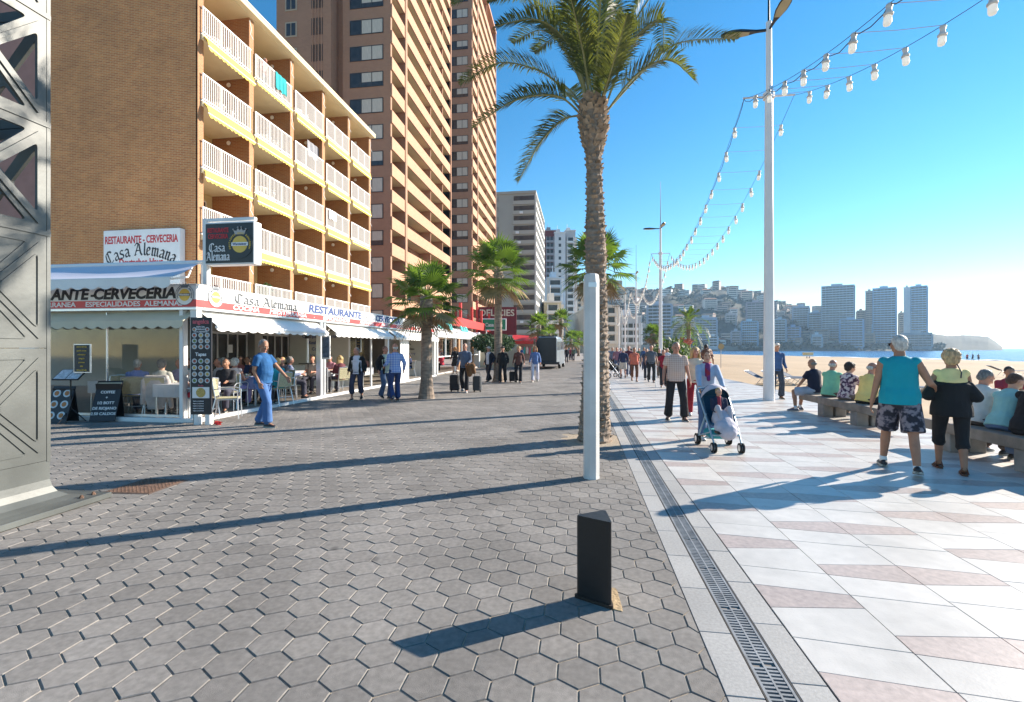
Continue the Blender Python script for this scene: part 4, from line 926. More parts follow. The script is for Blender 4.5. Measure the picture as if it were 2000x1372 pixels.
# patio heater
q = G(607, 778); PH = empty('tray_stand', (q.x-.4, q.y+.5, .05), 0, 'black stand with a flat tray on tripod feet at the terrace edge', 'stand')
mb = MB(); mb.tube([(0, 0, .2), (0, 0, 1.02)], .014, 8); [mb.tube([(0, 0, .3), (.27*cos(a), .27*sin(a), 0)], .012, 6) for a in (.3, 2.4, 4.5)]; mb.build('tripod', m_black, PH); mb = MB(); mb.box(-.24, .24, -.17, .17, 1.02, 1.05, b=.005); mb.build('tray', m_black, PH)
q = onx(601, -9.9); HT = empty('patio_heater', (q.x, q.y, .05), 0, 'patio heater with dark round hood on a pale pole inside the terrace', 'heater')
mb = MB(); mb.tube([(0, 0, 0), (0, 0, 2.05)], .03, 8); mb.lathe([(.2, 0), (.2, .4), (.05, .45)], 12); mb.build('pole', m_alu, HT); mb = MB(); mb.lathe([(.36, 2.12), (.30, 2.2), (.05, 2.25)], 18); mb.lathe([(.10, 1.9), (.11, 2.1)], 12); mb.build('hood', m_black, HT)
# ---- next cafe along the street
m_turq = mat('turquoise_lettering', (.05, .42, .38), .6, .1)
K0, K1 = 26.7, 38.5
CF = empty('cafe', (TX, K0, 0), 0, 'white cafe front with turquoise letters on its sloping roof, just past the restaurant', 'cafe'); LK = K1-K0
mb = MB(); mb.box(-6.8, .05, .05, LK, -.02, .06); mb.build('floor', m_floor, CF)
mb = MB(); mb.box(-.5, .1, 0, LK, 2.25, 2.65, b=.02); mb.add([(-.9, 0, 3.05), (-.9, LK, 3.05), (.15, LK, 2.66), (.15, 0, 2.66)], [(3, 2, 1, 0)]); mb.add([(-.9, 0, 3.04), (-.9, LK, 3.04), (.15, LK, 2.65), (.15, 0, 2.65)], [(0, 1, 2, 3)]); mb.box(-6.8, -.91, 0, LK, 2.9, 3.0)
mb.box(-1.0, .1, LK-.35, LK, 0, 2.9, b=.03); mb.build('canopy', m_white, CF)
text('ROYAL', .75, (-.35, 3.3, 2.95), (0, 1, 0), (-.35, 0, .93), m_turq, CF, off=.02, sx=1.5, ext=.03); text('BAR', .75, (-.35, 8.3, 2.95), (0, 1, 0), (-.35, 0, .93), m_turq, CF, off=.02, sx=1.6, ext=.03)
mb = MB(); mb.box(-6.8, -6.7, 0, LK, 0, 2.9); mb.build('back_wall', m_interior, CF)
for y in (.1, 4.2, 8.3):
    mb = MB(); mb.box(-.12, .04, y, y+.14, .05, 2.3); mb.build('post', m_white, CF)
    mb = MB(); mb.box(-.08, .0, y+.2, y+3.6, .05, .1); mb.box(-.08, .0, y+.2, y+3.6, 1.05, 1.12); mb.box(-.08, 0, y+1.9, y+1.97, 1.1, 2.3); wf = mb.build('window_frame', m_white, CF)
    mb = MB(); mb.box(-.05, -.045, y+.2, y+3.6, 1.12, 2.28); mb.build('pane', m_glass, wf)
for y in (5.1, 9.4): mb = MB(); mb.box(-.2, .02, y, y+.4, .05, 2.3); mb.build('brick_pier', m_brick2, CF)
# red structure and dark red wall sign
RD = empty('red_canopy', (-9.5, 34, 0), 0, 'red steel canopy frame with upright posts above the cafe roof', 'canopy')
mb = MB(); mb.box(0, .2, 0, 17, 3.3, 4.0, b=.02); mb.build('beam', m_red, RD); mb = MB(); mb.box(-.1, -.05, 0, 17, 4.0, 4.5); mb.build('screen', m_pvc, RD)
for y in (2.5, 6.5, 10.5, 14.5): mb = MB(); mb.box(.0, .2, y, y+.22, 4.0, 5.2); mb.build('post', m_red, RD)
m_dred = mat('dark_red_wall', (.16, .012, .02), .6, .15)
q0 = PD(932, 681, 50); q1 = PD(1009, 681, 50)
DS = empty('dark_red_sign', (q0.x, q0.y, 0), YAW, 'large dark red wall sign with pale capitals beyond the cafe, behind the second fan palm', 'sign'); ww = (q1-q0).length
mb = MB(); mb.box(0, ww, 0, .5, 3.0, 5.95, b=.02); mb.build('board', m_dred, DS); text('DELICIES', .95, (ww/2, -.01, 5.3), (1, 0, 0), (0, 0, 1), m_beige, DS, off=.02, sx=1.0)
mb = MB(); mb.tube([(0, -.2, 0), (0, -.2, 6.6)], .12, 8); mb.build('post', m_red, DS)
q0 = PD(940, 681, 47); q1 = PD(989, 681, 47); GS = empty('green_sign', (q0.x, q0.y, 0), YAW, 'white-framed green sign in front of the dark red wall sign', 'sign'); ww = (q1-q0).length
mb = MB(); mb.box(0, ww, 0, .2, 3.35, 4.55, b=.03); mb.build('frame', m_white, GS); mb = MB(); mb.box(.1, ww-.1, -.02, 0, 3.45, 4.45); mb.build('face', mat('green_face', (.015, .22, .10), .5, .1), GS); text('Casa Lola', .5, (ww/2, -.03, 3.9), (1, 0, 0), (0, 0, 1), m_text_w, GS, off=.005, sx=.9)
mb = MB(); mb.tube([(.5, .1, 0), (.5, .1, 3.35)], .06, 6); mb.build('post', m_alu, GS)
bush_thing('clipped_shrub', 'shrub', 'dense dark green clipped shrub mass around the second fan palm', (PD(950, 681, 36).x, PD(950, 681, 36).y, 2.0), 1.0, m_leafd, 1500, .14, (1.25, 1, .72), 21, stem=2)
bush_thing('clipped_shrub', 'shrub', 'brighter green clipped shrub right of the second fan palm', (PD(982, 681, 38).x, PD(982, 681, 38).y, 2.0), .9, m_leaf, 1300, .14, (1.1, 1, .8), 22, stem=2)
# small shops with red awnings
q = PD(1004, 681, 62); SH = empty('souvenir_shop', (q.x, q.y, 0), YAW, 'low souvenir shop with red awnings and turquoise goods left of the van', 'shop')
mb = MB(); mb.box(0, 3.4, 0, 8, 0, 2.6); mb.build('wall', cm((.35, .3, .27)), SH); mb = MB(); mb.add([(-.2, .3, 3.4), (3.6, .3, 3.1), (3.6, -1.4, 2.4), (-.2, -1.4, 2.7)], [(3, 2, 1, 0)]); mb.add([(-.2, .3, 3.38), (3.6, .3, 3.08), (3.6, -1.4, 2.38), (-.2, -1.4, 2.68)], [(0, 1, 2, 3)]); mb.box(-.2, 3.6, -1.42, -1.39, 2.15, 2.55); mb.build('awning', m_red, SH)
rr = random.Random(3)
for k in range(9): mb = MB(); mb.ball((.3+k*.35, -.5, 1.2+.2*rr.random()), (.17, .1, .5), 8); mb.build('hanging_goods', (m_turq, m_white, mat('pink_goods', (.5, .15, .2), .7, .1) if 'pink_goods' not in bpy.data.materials else bpy.data.materials['pink_goods'])[k % 3], SH)
# kiosk wall between shop and shrub
SW = empty('garden_wall', (PD(925, 681, 40).x, PD(925, 681, 40).y, 0), YAW, 'low beige wall with gate posts between the cafe and the shrubs', 'wall'); mb = MB(); mb.box(0, 3.4, 0, .3, 0, 1.5, b=.02); mb.box(3.4, 3.75, -.05, .35, 0, 1.9, b=.02); mb.box(-.2, .15, -.05, .35, 0, 2.2, b=.02); mb.build('wall', m_beige, SW)
# ================================================================ street furniture, palms, skyline
# white post
b = G(1155, 934); WP = empty('white_post', (b.x, b.y, 0), R(10), 'tall white octagonal metal post standing alone on the hexagonal paving', 'post')
m_post = mat('white_post_paint', (.62, .60, .57), .45, .08, 3, .05, 20, var2=.12, vs2=2)
mb = MB(); mb.lathe([(.103, 0), (.100, .03), (.099, 2.42), (.09, 2.50), (.07, 2.515)], 8, ph=pi/8); mb.build('shaft', m_post, WP)
mb = MB(); mb.box(-.055, .045, -.1005, -.096, 2.34, 2.40); mb.build('number_plate', m_alu, WP)
# triangular bollard
P1 = PD(1123, 681, 3.04); P2 = PD(1196, 681, 2.90); P3 = PD(1183, 681, 3.14)
cx_, cy_ = (P1.x+P2.x+P3.x)/3, (P1.y+P2.y+P3.y)/3
BL = empty('bollard', (cx_, cy_, 0), 0, 'black triangular steel bollard in the foreground', 'bollard')
def rpoly(pts, r, n=5):
    o = []; m_ = len(pts)
    for i in range(m_):
        p = V(pts[i]); a = (V(pts[i-1])-p).normalized(); c = (V(pts[(i+1) % m_])-p).normalized()
        for k in range(n+1): t = k/n; q = p+a*r*(1-t)**2+c*r*t**2; o.append((q.x, q.y))
    return o
tri = [(p.x-cx_, p.y-cy_) for p in (P1, P2, P3)]
ar = sum(tri[i][0]*tri[(i+1) % 3][1]-tri[(i+1) % 3][0]*tri[i][1] for i in range(3))
if ar < 0: tri = tri[::-1]
rp = rpoly([(x, y, 0) for x, y in tri], .03)
mb = MB(); mb.prism(rp, 0, .525); mb.prism([(x*.975, y*.975) for x, y in rp], .5251, .53); mb.build('body', mat('black_bollard_paint', (.012, .012, .013), .42, .3, 3, .12, 18), BL)
mb = MB(); mb.prism([(x*1.12, y*1.12) for x, y in rp], .002, .022); mb.build('flange', mat('dark_rusted_flange', (.03, .018, .012), .8, .4, 12), BL)
mb = MB(); rr = random.Random(6); mb.prism([(x*1.25+.05+rr.uniform(-.012, .012), y*1.3-.0+rr.uniform(-.012, .012)) for x, y in rp[::2]], -.01, .0035); tag(mb.build('cement_patch', mat('sandy_cement', (.42, .30, .17), .95, .25, 12, .5, 40), None, loc=(cx_, cy_, 0)), kind='structure')
# benches
m_conc = mat('weathered_concrete', (.27, .225, .185), .9, .22, 5, .35, 40, var2=.2, vs2=1.3)
m_concl = mat('concrete_leg', (.27, .25, .23), .9, .18, 6, .3, 40)
def bench(y0, y1, legs, label):
    t = empty('concrete_bench', (5.6, (y0+y1)/2, 0), 0, label, 'bench', 'long concrete benches facing the beach'); yc = (y0+y1)/2
    mb = MB(); mb.box(-.02, .56, y0-yc, y1-yc, .29, .45, b=.012); mb.build('seat', m_conc, t)
    for y in legs: mb = MB(); mb.box(.02, .24, y-yc-.13, y-yc+.13, .0, .289, b=.01); mb.box(.30, .52, y-yc-.13, y-yc+.13, 0, .289, b=.01); mb.build('leg', m_concl, t)
bench(9.75, 13.15, (10.75, 12.12), 'further long grey concrete bench, four people seated on it beyond the turquoise shirt')
bench(5.5, 8.72, (6.95, 8.28), 'nearer grey concrete bench at the right edge, beside the woman in black')
# lamp posts with crossarms
m_pole = mat('white_lamp_pole', (.72, .70, .69), .4, .05, 2)
m_lens = mat('lamp_lens', (.38, .34, .22), .3, .1)
poles = [(5.35, -9.0), (5.73, 15.5), (6.5, 40.0), (7.3, 64.0), (8.1, 88.0), (9.0, 113.0)]
ordn = ['', 'nearest', 'second', 'third', 'fourth', 'fifth']
def lamp_post(x, y, label, near):
    t = empty('lamp_post', (x, y, 0), 0, label, 'lamp post', 'white lamp posts along the promenade'); n = 14 if near else 8
    mb = MB(); mb.lathe([(.168, 0), (.168, .03), (.160, .05), (.125, 6), (.11, 9.3), (.10, 9.35), (.082, 9.5), (.08, 11.6)], n); mb.build('pole', m_pole, t, smooth=False)
    mb = MB(); mb.tube([(0, 0, 11.6), (0, 0, 15.2 if not near else 14.8)], [.035, .012], 6); mb.build('mast_tip', m_black, t)
    mb = MB(); mb.tube([(-.75, 0, 9.32), (.75, 0, 9.32)], .028, 6); mb.lathe([(.17, 9.25), (.17, 9.42)], 10); mb.build('crossarm', m_pole, t)
    for k, (dx, dy, tl) in enumerate(((-1, .12, .04), (.05, -1, .10))):
        d = V((dx, dy, 0)).normalized(); s_ = V((-d.y, d.x, 0)); a = MB(); pr = [(.08, .03), (.35, .045), (.55, .10), (.8, .165), (1.05, .17), (1.25, .12), (1.36, .03)]
        vs = []
        for q, w_ in pr:
            c = d*q+V((0, 0, 11.35+tl*q)); h_ = .035+.05*(w_/.17); vs += [c+s_*w_-V((0, 0, .02)), c+s_*w_*.6+V((0, 0, h_)), c-s_*w_*.6+V((0, 0, h_)), c-s_*w_-V((0, 0, .02))]
        m_ = len(pr); fs = [(i*4+j, i*4+4+j, i*4+4+(j+1) % 4, i*4+(j+1) % 4) for i in range(m_-1) for j in range(4)]+[(3, 2, 1, 0), ((m_-1)*4, (m_-1)*4+1, (m_-1)*4+2, (m_-1)*4+3)]
        a.add(vs, fs); hd = a.build('lamp_head', m_black, t)
        a = MB(); vs = []
        for q, w_ in pr[2:-1]: c = d*q+V((0, 0, 11.35+tl*q-.028)); vs += [c+s_*w_*.8, c-s_*w_*.8]
        a.add(vs, [(2*i, 2*i+1, 2*i+3, 2*i+2) for i in range(3)]); a.add([(v.x, v.y, v.z-.012) for v in vs], [(2*i+2, 2*i+3, 2*i+1, 2*i) for i in range(3)]); a.build('lens', m_lens, hd)
    if near: mb = MB(); mb.box(-.05, .05, -.20, -.155, 9.2, 9.55); mb.build('junction_box', m_alu, t)
for i, (x, y) in enumerate(poles):
    if i: lamp_post(x, y, {1: 'nearest white lamp post, rising beside the bench, with two black lamp heads out of the frame top', 2: 'second white lamp post, behind the plaid-shirted man', 3: 'third white lamp post down the promenade', 4: 'fourth white lamp post, small, beyond the third', 5: 'fifth and farthest white lamp post'}[i].replace(' out of the frame top', ''), i == 1)
# strings of big bulbs between the crossarms
m_sock = mat('bulb_socket', (.58, .55, .52), .5, .15, 5); m_bulb = mat('frosted_bulb', (.88, .88, .86), .25, .03, 5)
t_ = m_bulb.node_tree; tr_ = t_.nodes.new('ShaderNodeBsdfTranslucent'); tr_.inputs[0].default_value = (.95, .94, .9, 1); mx_ = t_.nodes.new('ShaderNodeMixShader'); mx_.inputs[0].default_value = .55; t_.links.new(t_.nodes['Principled BSDF'].outputs[0], mx_.inputs[1]); t_.links.new(tr_.outputs[0], mx_.inputs[2]); t_.links.new(mx_.outputs[0], t_.nodes['Material Output'].inputs[0])
def bulb_meshes(n):
    a = MB(); a.lathe([(.035, 0), (.055, -.02), (.05, -.06), (.04, -.10), (.055, -.15), (.075, -.17), (.075, -.20), (.06, -.21)], n); b = MB(); b.lathe([(.05, -.2101), (.062, -.23), (.064, -.33), (.052, -.37), (.02, -.385)], n); return a.mesh('socket', m_sock, True), b.mesh('bulb', m_bulb, True)
bm_n, bm_f = bulb_meshes(12), bulb_meshes(6)
m_wire = mat('black_cable', (.02, .02, .022), .6, 0); m_wirep = mat('pale_cross_wire', (.55, .42, .40), .6, 0)
spn = ['string of large white bulbs from the nearest lamp post to the upper right', 'string of large white bulbs sagging between the nearest and second lamp posts', 'string of bulbs sagging between the second and third lamp posts', 'string of bulbs between the third and fourth lamp posts', 'string of bulbs between the fourth and fifth lamp posts']
for si, ((x0, y0), (x1, y1)) in enumerate(zip(poles, poles[1:])):
    t = empty('bulb_string', ((x0+x1)/2, (y0+y1)/2, 9.3), 0, spn[si], 'string lights', 'bulb strings between the lamp posts'); O = V(((x0+x1)/2, (y0+y1)/2, 9.3)); L_ = y1-y0; nb = 24; sag = 2.65
    rr = random.Random(si); rw = .035 if si < 2 else .03
    def pt(sx, u): return V((x0+(x1-x0)*u+sx*.72, y0+L_*u, 9.3-sag*4*u*(1-u)))-O
    for sx in (-1, 1):
        q = [pt(sx, k/48) for k in range(49)]
        wd = MB()
        if si == 0:
            keep = [k for k in range(49) if (q[k]+O).y > 2.5]; q_ = [q[k] for k in keep]
        else: q_ = q
        wd.tube(q_, .006 if si < 2 else .01, 4); wd.build('cable', m_wire, t)
        if si < 2 and sx < 0:
            wd = MB(); 
            for k in range(nb):
                a, c = pt(sx, (k+.0)/nb), pt(sx, (k+1.)/nb)
                if si == 0 and (a+O).y < 3: continue
                m_ = (a+c)/2-V((0, 0, .10+rr.random()*.08)); wd.tube([a, (a*.7+m_*.3)-V((0, 0, .05)), m_, (c*.7+m_*.3)-V((0, 0, .05)), c], .009, 4)
            wd.build('supply_cable', m_wire, t)
    cw_ = MB()
    for k in range(1, nb):
        u = (k-.0)/nb; p = [pt(-1, u), pt(1, u)]
        if si == 0 and (p[0]+O).y < 3: continue
        cw_.tube([p[0], (p[0]+p[1])/2-V((0, 0, .02)), p[1]], .005 if si < 2 else .008, 4)
        for sx in (0, 1):
            me = bm_n if si < 2 else bm_f; s_ = .92 if si < 2 else 1.1
            bo = inst('bulb', me[1], t, p[sx], (rr.uniform(-.12, .12), rr.uniform(-.12, .12), rr.random()*6), (s_, s_, s_)); inst('socket', me[0], bo)
    cw_.build('cross_wires', m_wirep, t)
# ---------------------------------------------------------------- palms
m_frond = mat('palm_frond_green', (.055, .095, .022), .45, .45, 1.6, spec=.55, col2=(.115, .13, .04)); m_rach = mat('palm_rachis', (.26, .24, .09), .55, .2, 4)
m_fan = mat('fan_leaf_green', (.05, .11, .02), .5, .4, 1.2, spec=.5, col2=(.10, .17, .035)); m_dryl = mat('dry_leaf', (.28, .19, .09), .85, .3, 5)
leafy(m_frond); leafy(m_fan, .4)
m_trunk = mat('palm_trunk', (.27, .205, .155), .92, .4, 5, .9, 22, stretch=(1, 1, 3), var2=.2, vs2=1.); m_boot = island_var(mat('palm_leaf_base', (.33, .24, .165), .9, .4, 8, .6, 30), .3)
def frond(mb, pts, nleaf=55, ll=.42, w_=.018, droop=.25, rr=random):
    """feather frond: pts control polyline; leaflets both sides, V-set"""
    # smooth
    P_ = []
    m_ = len(pts)
    for i in range(m_-1):
        p0, p1, p2, p3 = pts[max(0, i-1)], pts[i], pts[i+1], pts[min(m_-1, i+2)]
        for k in range(8): t = k/8; P_.append(.5*((2*p1)+(-p0+p2)*t+(2*p0-5*p1+4*p2-p3)*t*t+(-p0+3*p1-3*p2+p3)*t**3))
    P_.append(pts[-1]); N_ = len(P_)
    mb.cur = 1; mb.tube(P_, [.017*(1-i/N_)+.004 for i in range(N_)], 5, cap=False); mb.cur = 0
    for i in range(nleaf):
        u = .2+.8*(i+rr.random()*.5)/nleaf; f = min(u, .999)*(N_-1); k = int(f); p = P_[k].lerp(P_[min(k+1, N_-1)], f-k); d = (P_[min(k+1, N_-1)]-P_[max(0, k-1)]).normalized()
        sd_ = d.cross(UP)
        if sd_.length < .1: sd_ = V((1, 0, 0))
        sd_.normalize(); n_ = sd_.cross(d)
        L_ = ll*(sin(pi*min(1, .12+u*.86))**.6)*rr.uniform(.85, 1.1)*(.55 if u > .97 else 1)
        for s_ in (-1, 1):
            o = d*rr.uniform(.55, .8)+sd_*s_*rr.uniform(.7, .95)+n_*rr.uniform(.15, .5); o.normalize()
            q1 = p+o*L_*.5; q2 = p+o*L_-UP*L_*droop*rr.uniform(.4, 1.3); wv = o.cross(n_).normalized()*w_*rr.uniform(.8, 1.2)
            mb.add([p-wv*.5, p+wv*.5, q1+wv, q1-wv, q2], [(0, 1, 2, 3), (3, 2, 4)])
# near feather palm
pb = G(1161, 861); PX, PY_ = pb.x, pb.y; PDp = 8.27
NP = empty('palm_tree', (PX, PY_, 0), 0, 'tall feather palm with rough thick trunk standing in the middle of the promenade', 'palm tree')
prof = [(.29, -.05), (.272, .1), (.25, .5), (.225, 1.1), (.20, 1.8), (.18, 2.4), (.168, 2.8), (.178, 3.15), (.17, 3.5), (.148, 3.9), (.135, 4.3), (.13, 4.75), (.14, 5.0), (.19, 5.15), (.225, 5.35), (.23, 5.6), (.20, 5.8), (.13, 5.95)]
def prad(z):
    for (r0, z0), (r1, z1) in zip(prof, prof[1:]):
        if z0 <= z <= z1: return r0+(r1-r0)*(z-z0)/(z1-z0)
    return .13
mb = MB(); rr = random.Random(12); nz = 150; na = 36
for i in range(nz+1):
    z = -.05+6.0*i/nz; rz_ = prad(z)
    for k in range(na):
        a = 2*pi*k/na; q = noise.noise((cos(a)*3.2, sin(a)*3.2, z*9))*.022+noise.noise((cos(a)*9, sin(a)*9, z*26))*.013+.011*sin(z*2*pi/.105+2*noise.noise((cos(a), sin(a), z*3)))
        if z > 4.95: q = noise.noise((cos(a)*4, sin(a)*4, z*5))*.03
        mb.v.append(((rz_+q)*cos(a)+.03*sin(z*.7), (rz_+q)*sin(a), z))
for i in range(nz):
    for k in range(na): mb.f.append((i*na+k, i*na+(k+1) % na, (i+1)*na+(k+1) % na, (i+1)*na+k)); mb.mi.append(0)
mb.build('trunk', m_trunk, NP)
mb = MB()                        # cut leaf bases (boots)
i = 0; z = .05
while z < 5.9:
    big = z > 4.95; per = 12 if big else 12
    for k in range(per):
        a = 2*pi*(k+(i % 2)*.5)/per+rr.uniform(-.2, .2); r_ = prad(z); s_ = (.78 if big else .42)*rr.uniform(.7, 1.25)
        if not big and rr.random() < .38: continue
        c = V((cos(a)*r_+.03*sin(z*.7), sin(a)*r_, z)); o = V((cos(a), sin(a), 0)); tg = V((-sin(a), cos(a), 0)); h_ = .13*s_; w2 = .062*s_*(1.2 if big else 1.5)
        up_ = (UP*1.0+o*(.45 if big else .55)).normalized()
        tip = c+up_*h_+o*.0; mb.add([c-tg*w2-o*.02, c+tg*w2-o*.02, tip+tg*w2*.55+o*.012, tip-tg*w2*.55+o*.012, tip+tg*w2*.5-o*.035, tip-tg*w2*.5-o*.035], [(0, 1, 2, 3), (3, 2, 4, 5), (1, 4, 2), (0, 3, 5)])
    z += (.082 if big else .10); i += 1
tag(mb.build('leaf_bases', m_boot, NP), kind='stuff')
def wp(px, py, dy=0.): p = PD(px, py, PDp+dy); return p-V((PX, PY_, 0))
FR = [([(1139, 222), (1084, 160), (1036, 133), (969, 125), (897, 165)], .6), ([(1136, 226), (1097, 192), (1045, 188), (990, 205), (922, 252)], -.5), ([(1137, 226), (1100, 235), (1055, 280), (1012, 355)], .3),
      ([(1149, 205), (1116, 96), (1052, 40), (968, 52)], -.7), ([(1150, 205), (1105, 70), (1030, -5), (952, 2)], .5), ([(1150, 205), (1125, 100), (1090, 72), (1044, 104)], 1.4), ([(1181, 225), (1240, 150), (1305, 118), (1357, 158)], -.6),
      ([(1181, 222), (1262, 135), (1330, 84), (1443, 76)], .5), ([(1184, 205), (1213, 128), (1243, 72), (1290, 40), (1296, 95)], -.9), ([(1168, 205), (1178, 60), (1205, -70)], -.5), ([(1172, 205), (1215, 70), (1275, -40)], .6),
      ([(1155, 205), (1120, 60), (1065, -60)], .8), ([(1150, 205), (1110, 110), (1060, 60), (1000, 85)], 1.6), ([(1175, 205), (1205, 120), (1230, 60), (1262, 60)], 1.4),
      ([(1170, 205), (1182, 110), (1190, 40), (1195, -30)], 1.3), ([(1155, 205), (1140, 110), (1125, 40), (1110, -20)], -1.3), ([(1145, 220), (1128, 195), (1112, 175), (1108, 190)], 1.7), ([(1160, 200), (1158, 120), (1150, 20)], 1.8), ([(1172, 200), (1190, 150), (1225, 30)], -1.6)]
rr = random.Random(44)
for pts, dy in FR:
    n_ = len(pts); Pn = [wp(x, y, dy*(i/(n_-1))) for i, (x, y) in enumerate(pts)]
    mb = MB(); L_ = sum((b-a).length for a, b in zip(Pn, Pn[1:])); frond(mb, Pn, int(60+26*L_), .47, .0095, .20, rr); mb.build('frond', [m_frond, m_rach], NP)
rr = random.Random(5)
for k in range(5):     # upper crown, above the frame
    a = k*2.4; r_ = rr.uniform(.6, 2.2); Pn = [V((0, 0, 5.8)), V((cos(a)*r_*.35, sin(a)*r_*.35, 7.0)), V((cos(a)*r_*.8, sin(a)*r_*.8, 7.9)), V((cos(a)*r_*1.3, sin(a)*r_*1.3, 7.9-r_*.2))]
    mb = MB(); frond(mb, Pn, 60, .38, .0135, .2, rr); mb.build('frond', [m_frond, m_rach], NP)
sheet_ = MB(); sheet_.box(PX-.5, PX+.42, PY_-.35, PY_+.50, -.30, -.12); tag(sheet_.build('tree_pit_soil', mat('dark_soil', (.05, .035, .025), .95, .3, 20, .6, 40)), kind='structure')
# fan palms
def fan_palm(x, y, hc, label, tr=.17, cr=1.15, nl=26, seed=1, near=True, skirt=True, group=None, date=False):
    t = empty('palm_tree', (x, y, 0), 0, label, 'palm tree', group); rr = random.Random(seed); mb = MB(); nz = 40 if near else 8; na = 16 if near else 8
    for i in range(nz+1):
        z = hc*i/nz; r_ = tr*(1.0+.45*max(0, 1-z/ .8)**2)*(1-.18*z/hc)
        if z > hc-.9: r_ *= 1+.35*sin(pi*min(1, (z-hc+.9)/.9*.8))
        for k in range(na): a = 2*pi*k/na; q = .012*noise.noise((cos(a)*3+seed, sin(a)*3, z*8)); mb.v.append(((r_+q)*cos(a), (r_+q)*sin(a), z))
    for i in range(nz):
        for k in range(na): mb.f.append((i*na+k, i*na+(k+1) % na, (i+1)*na+(k+1) % na, (i+1)*na+k)); mb.mi.append(0)
    mb.build('trunk', m_trunk, t)
    if near:
        mb = MB()
        for k in range(90):
            a = rr.random()*6.28; z = hc-rr.random()*1.0; r_ = tr*1.15; c = V((cos(a)*r_, sin(a)*r_, z)); o = V((cos(a), sin(a), 0)); tg = V((-sin(a), cos(a), 0)); e = c+o*.10-UP*rr.uniform(-.08, .16)
            mb.add([c-tg*.03, c+tg*.03, e+tg*.015, e-tg*.015], [(0, 1, 2, 3)])
        tag(mb.build('leaf_bases', m_boot, t), kind='stuff')
    mb = MB(); nseg = 26 if near else 11
    for k in range(nl):
        el = R(80-135*(k/(nl-1))**1.1); az = k*2.39996+rr.uniform(-.2, .2); pl_ = cr*rr.uniform(.50, .62); d = V((cos(az)*cos(el), sin(az)*cos(el), sin(el)))
        b_ = V((0, 0, hc-.05)); h1 = b_+d*pl_-UP*pl_*.1; 
        if date:
            Pn = [b_, b_+d*cr*.5+UP*.1*cr, b_+d*cr*.95-UP*cr*.15, b_+d*cr*1.2-UP*cr*(.55-.3*el)]; frond(mb, Pn, 30 if near else 16, .42*cr/1.6, .02 if near else .045, .3, rr); continue
        mb.cur = 1; mb.tube([b_, b_.lerp(h1, .5)+UP*.03, h1], [.02, .014, .012], 4, cap=False); mb.cur = 0
        s_ = d.cross(UP).normalized() if abs(d.z) < .97 else V((1, 0, 0)); n_ = s_.cross(d).normalized(); R0 = cr*rr.uniform(.52, .66)
        wdt = R(118)
        if k > nl*.86: mb.cur = 2
        for j in range(nseg):
            a = -wdt+2*wdt*(j+.5)/nseg; da = wdt/nseg*.95; Lr = R0*(1-.18*abs(a)/wdt)*rr.uniform(.92, 1.08)
            def dirv(q, r_, dz): return h1+(d*cos(q)+s_*sin(q))*r_+n_*(.10*cos(q)*r_/R0+.05*abs(sin(q*1.0))*0)-UP*dz
            p0 = h1; p1 = dirv(a-da, Lr*.55, .02); p2 = dirv(a+da, Lr*.55, .02); pm_ = dirv(a, Lr*.55, .02)+n_*.015; p3 = dirv(a, Lr, Lr*rr.uniform(.10, .34))
            mb.add([p0, p1, pm_, p2, p3], [(0, 1, 2), (0, 2, 3), (1, 4, 2), (2, 4, 3)])
        mb.cur = 0
    mb.build('crown', [m_fan, m_rach, m_dryl], t); return t
p = G(833, 779); fan_palm(p.x, p.y, 3.25, 'short fan palm with full green crown standing in front of the restaurant terrace', .19, 1.28, 30, 3)
p = PD(973, 681, 22.5); fan_palm(p.x, p.y, 5.3, 'taller fan palm with slim trunk in front of the dark red sign', .20, 1.75, 30, 5)
p = PD(1164, 681, 17.); fan_palm(p.x, p.y, 4.6, 'fan palm whose crown shows on both sides of the big trunk', .17, 1.35, 30, 8)
for px, d, py, lb, sd_, cr_ in ((1052, 50, 637, 'small fan palm above the van, left one of two', 11, 1.6), (1095, 62, 625, 'small dark-topped fan palm behind the van, the taller of two', 12, 1.6), (1072, 55, 652, 'low yellowish palm between the two small fan palms behind the van', 13, 1.2), (1115, 80, 664, 'very small palm far down the street near the white post', 14, 1.9), (1130, 95, 662, 'very small palm far down the street, right behind the white post', 15, 1.9)):
    p = PD(px, 681, d); fan_palm(p.x, p.y, 1.6+(681-py)/925*d, lb, .24, cr_, 22, sd_, near=False)
for px, d, py, lb, sd_, cr_, dt in ((1345, 55, 634, 'large drooping date palm on the beach behind the walking couple', 21, 2.1, True), (1275, 52, 652, 'bright fan palm on the beach, left of the second lamp post', 22, 1.25, False), (1286, 56, 657, 'shorter bright fan palm just right of its twin on the beach', 23, 1.0, False)):
    p = PD(px, 681, d); fan_palm(p.x, p.y, 1.6+(681-py)/925*d, lb, .24, cr_, 28, sd_, near=False, date=dt)
p = PD(1312, 681, 50); bush_thing('bushy_palm', 'palm', 'low bushy palm with yellow-green leaves beneath the date palm', (p.x, p.y, 1.2), 1.5, m_fan, 900, .28, (1.3, 1, 1.0), 31, stem=1.3)
p = PD(1335, 681, 53); bush_thing('flowering_shrub', 'shrub', 'red-orange flowering shrub beside the date palm trunk', (p.x, p.y, 2.3), .7, mat('orange_blossom', (.45, .10, .04), .8, .2), 160, .2, (1.6, 1, .6), 32, stem=2.3)
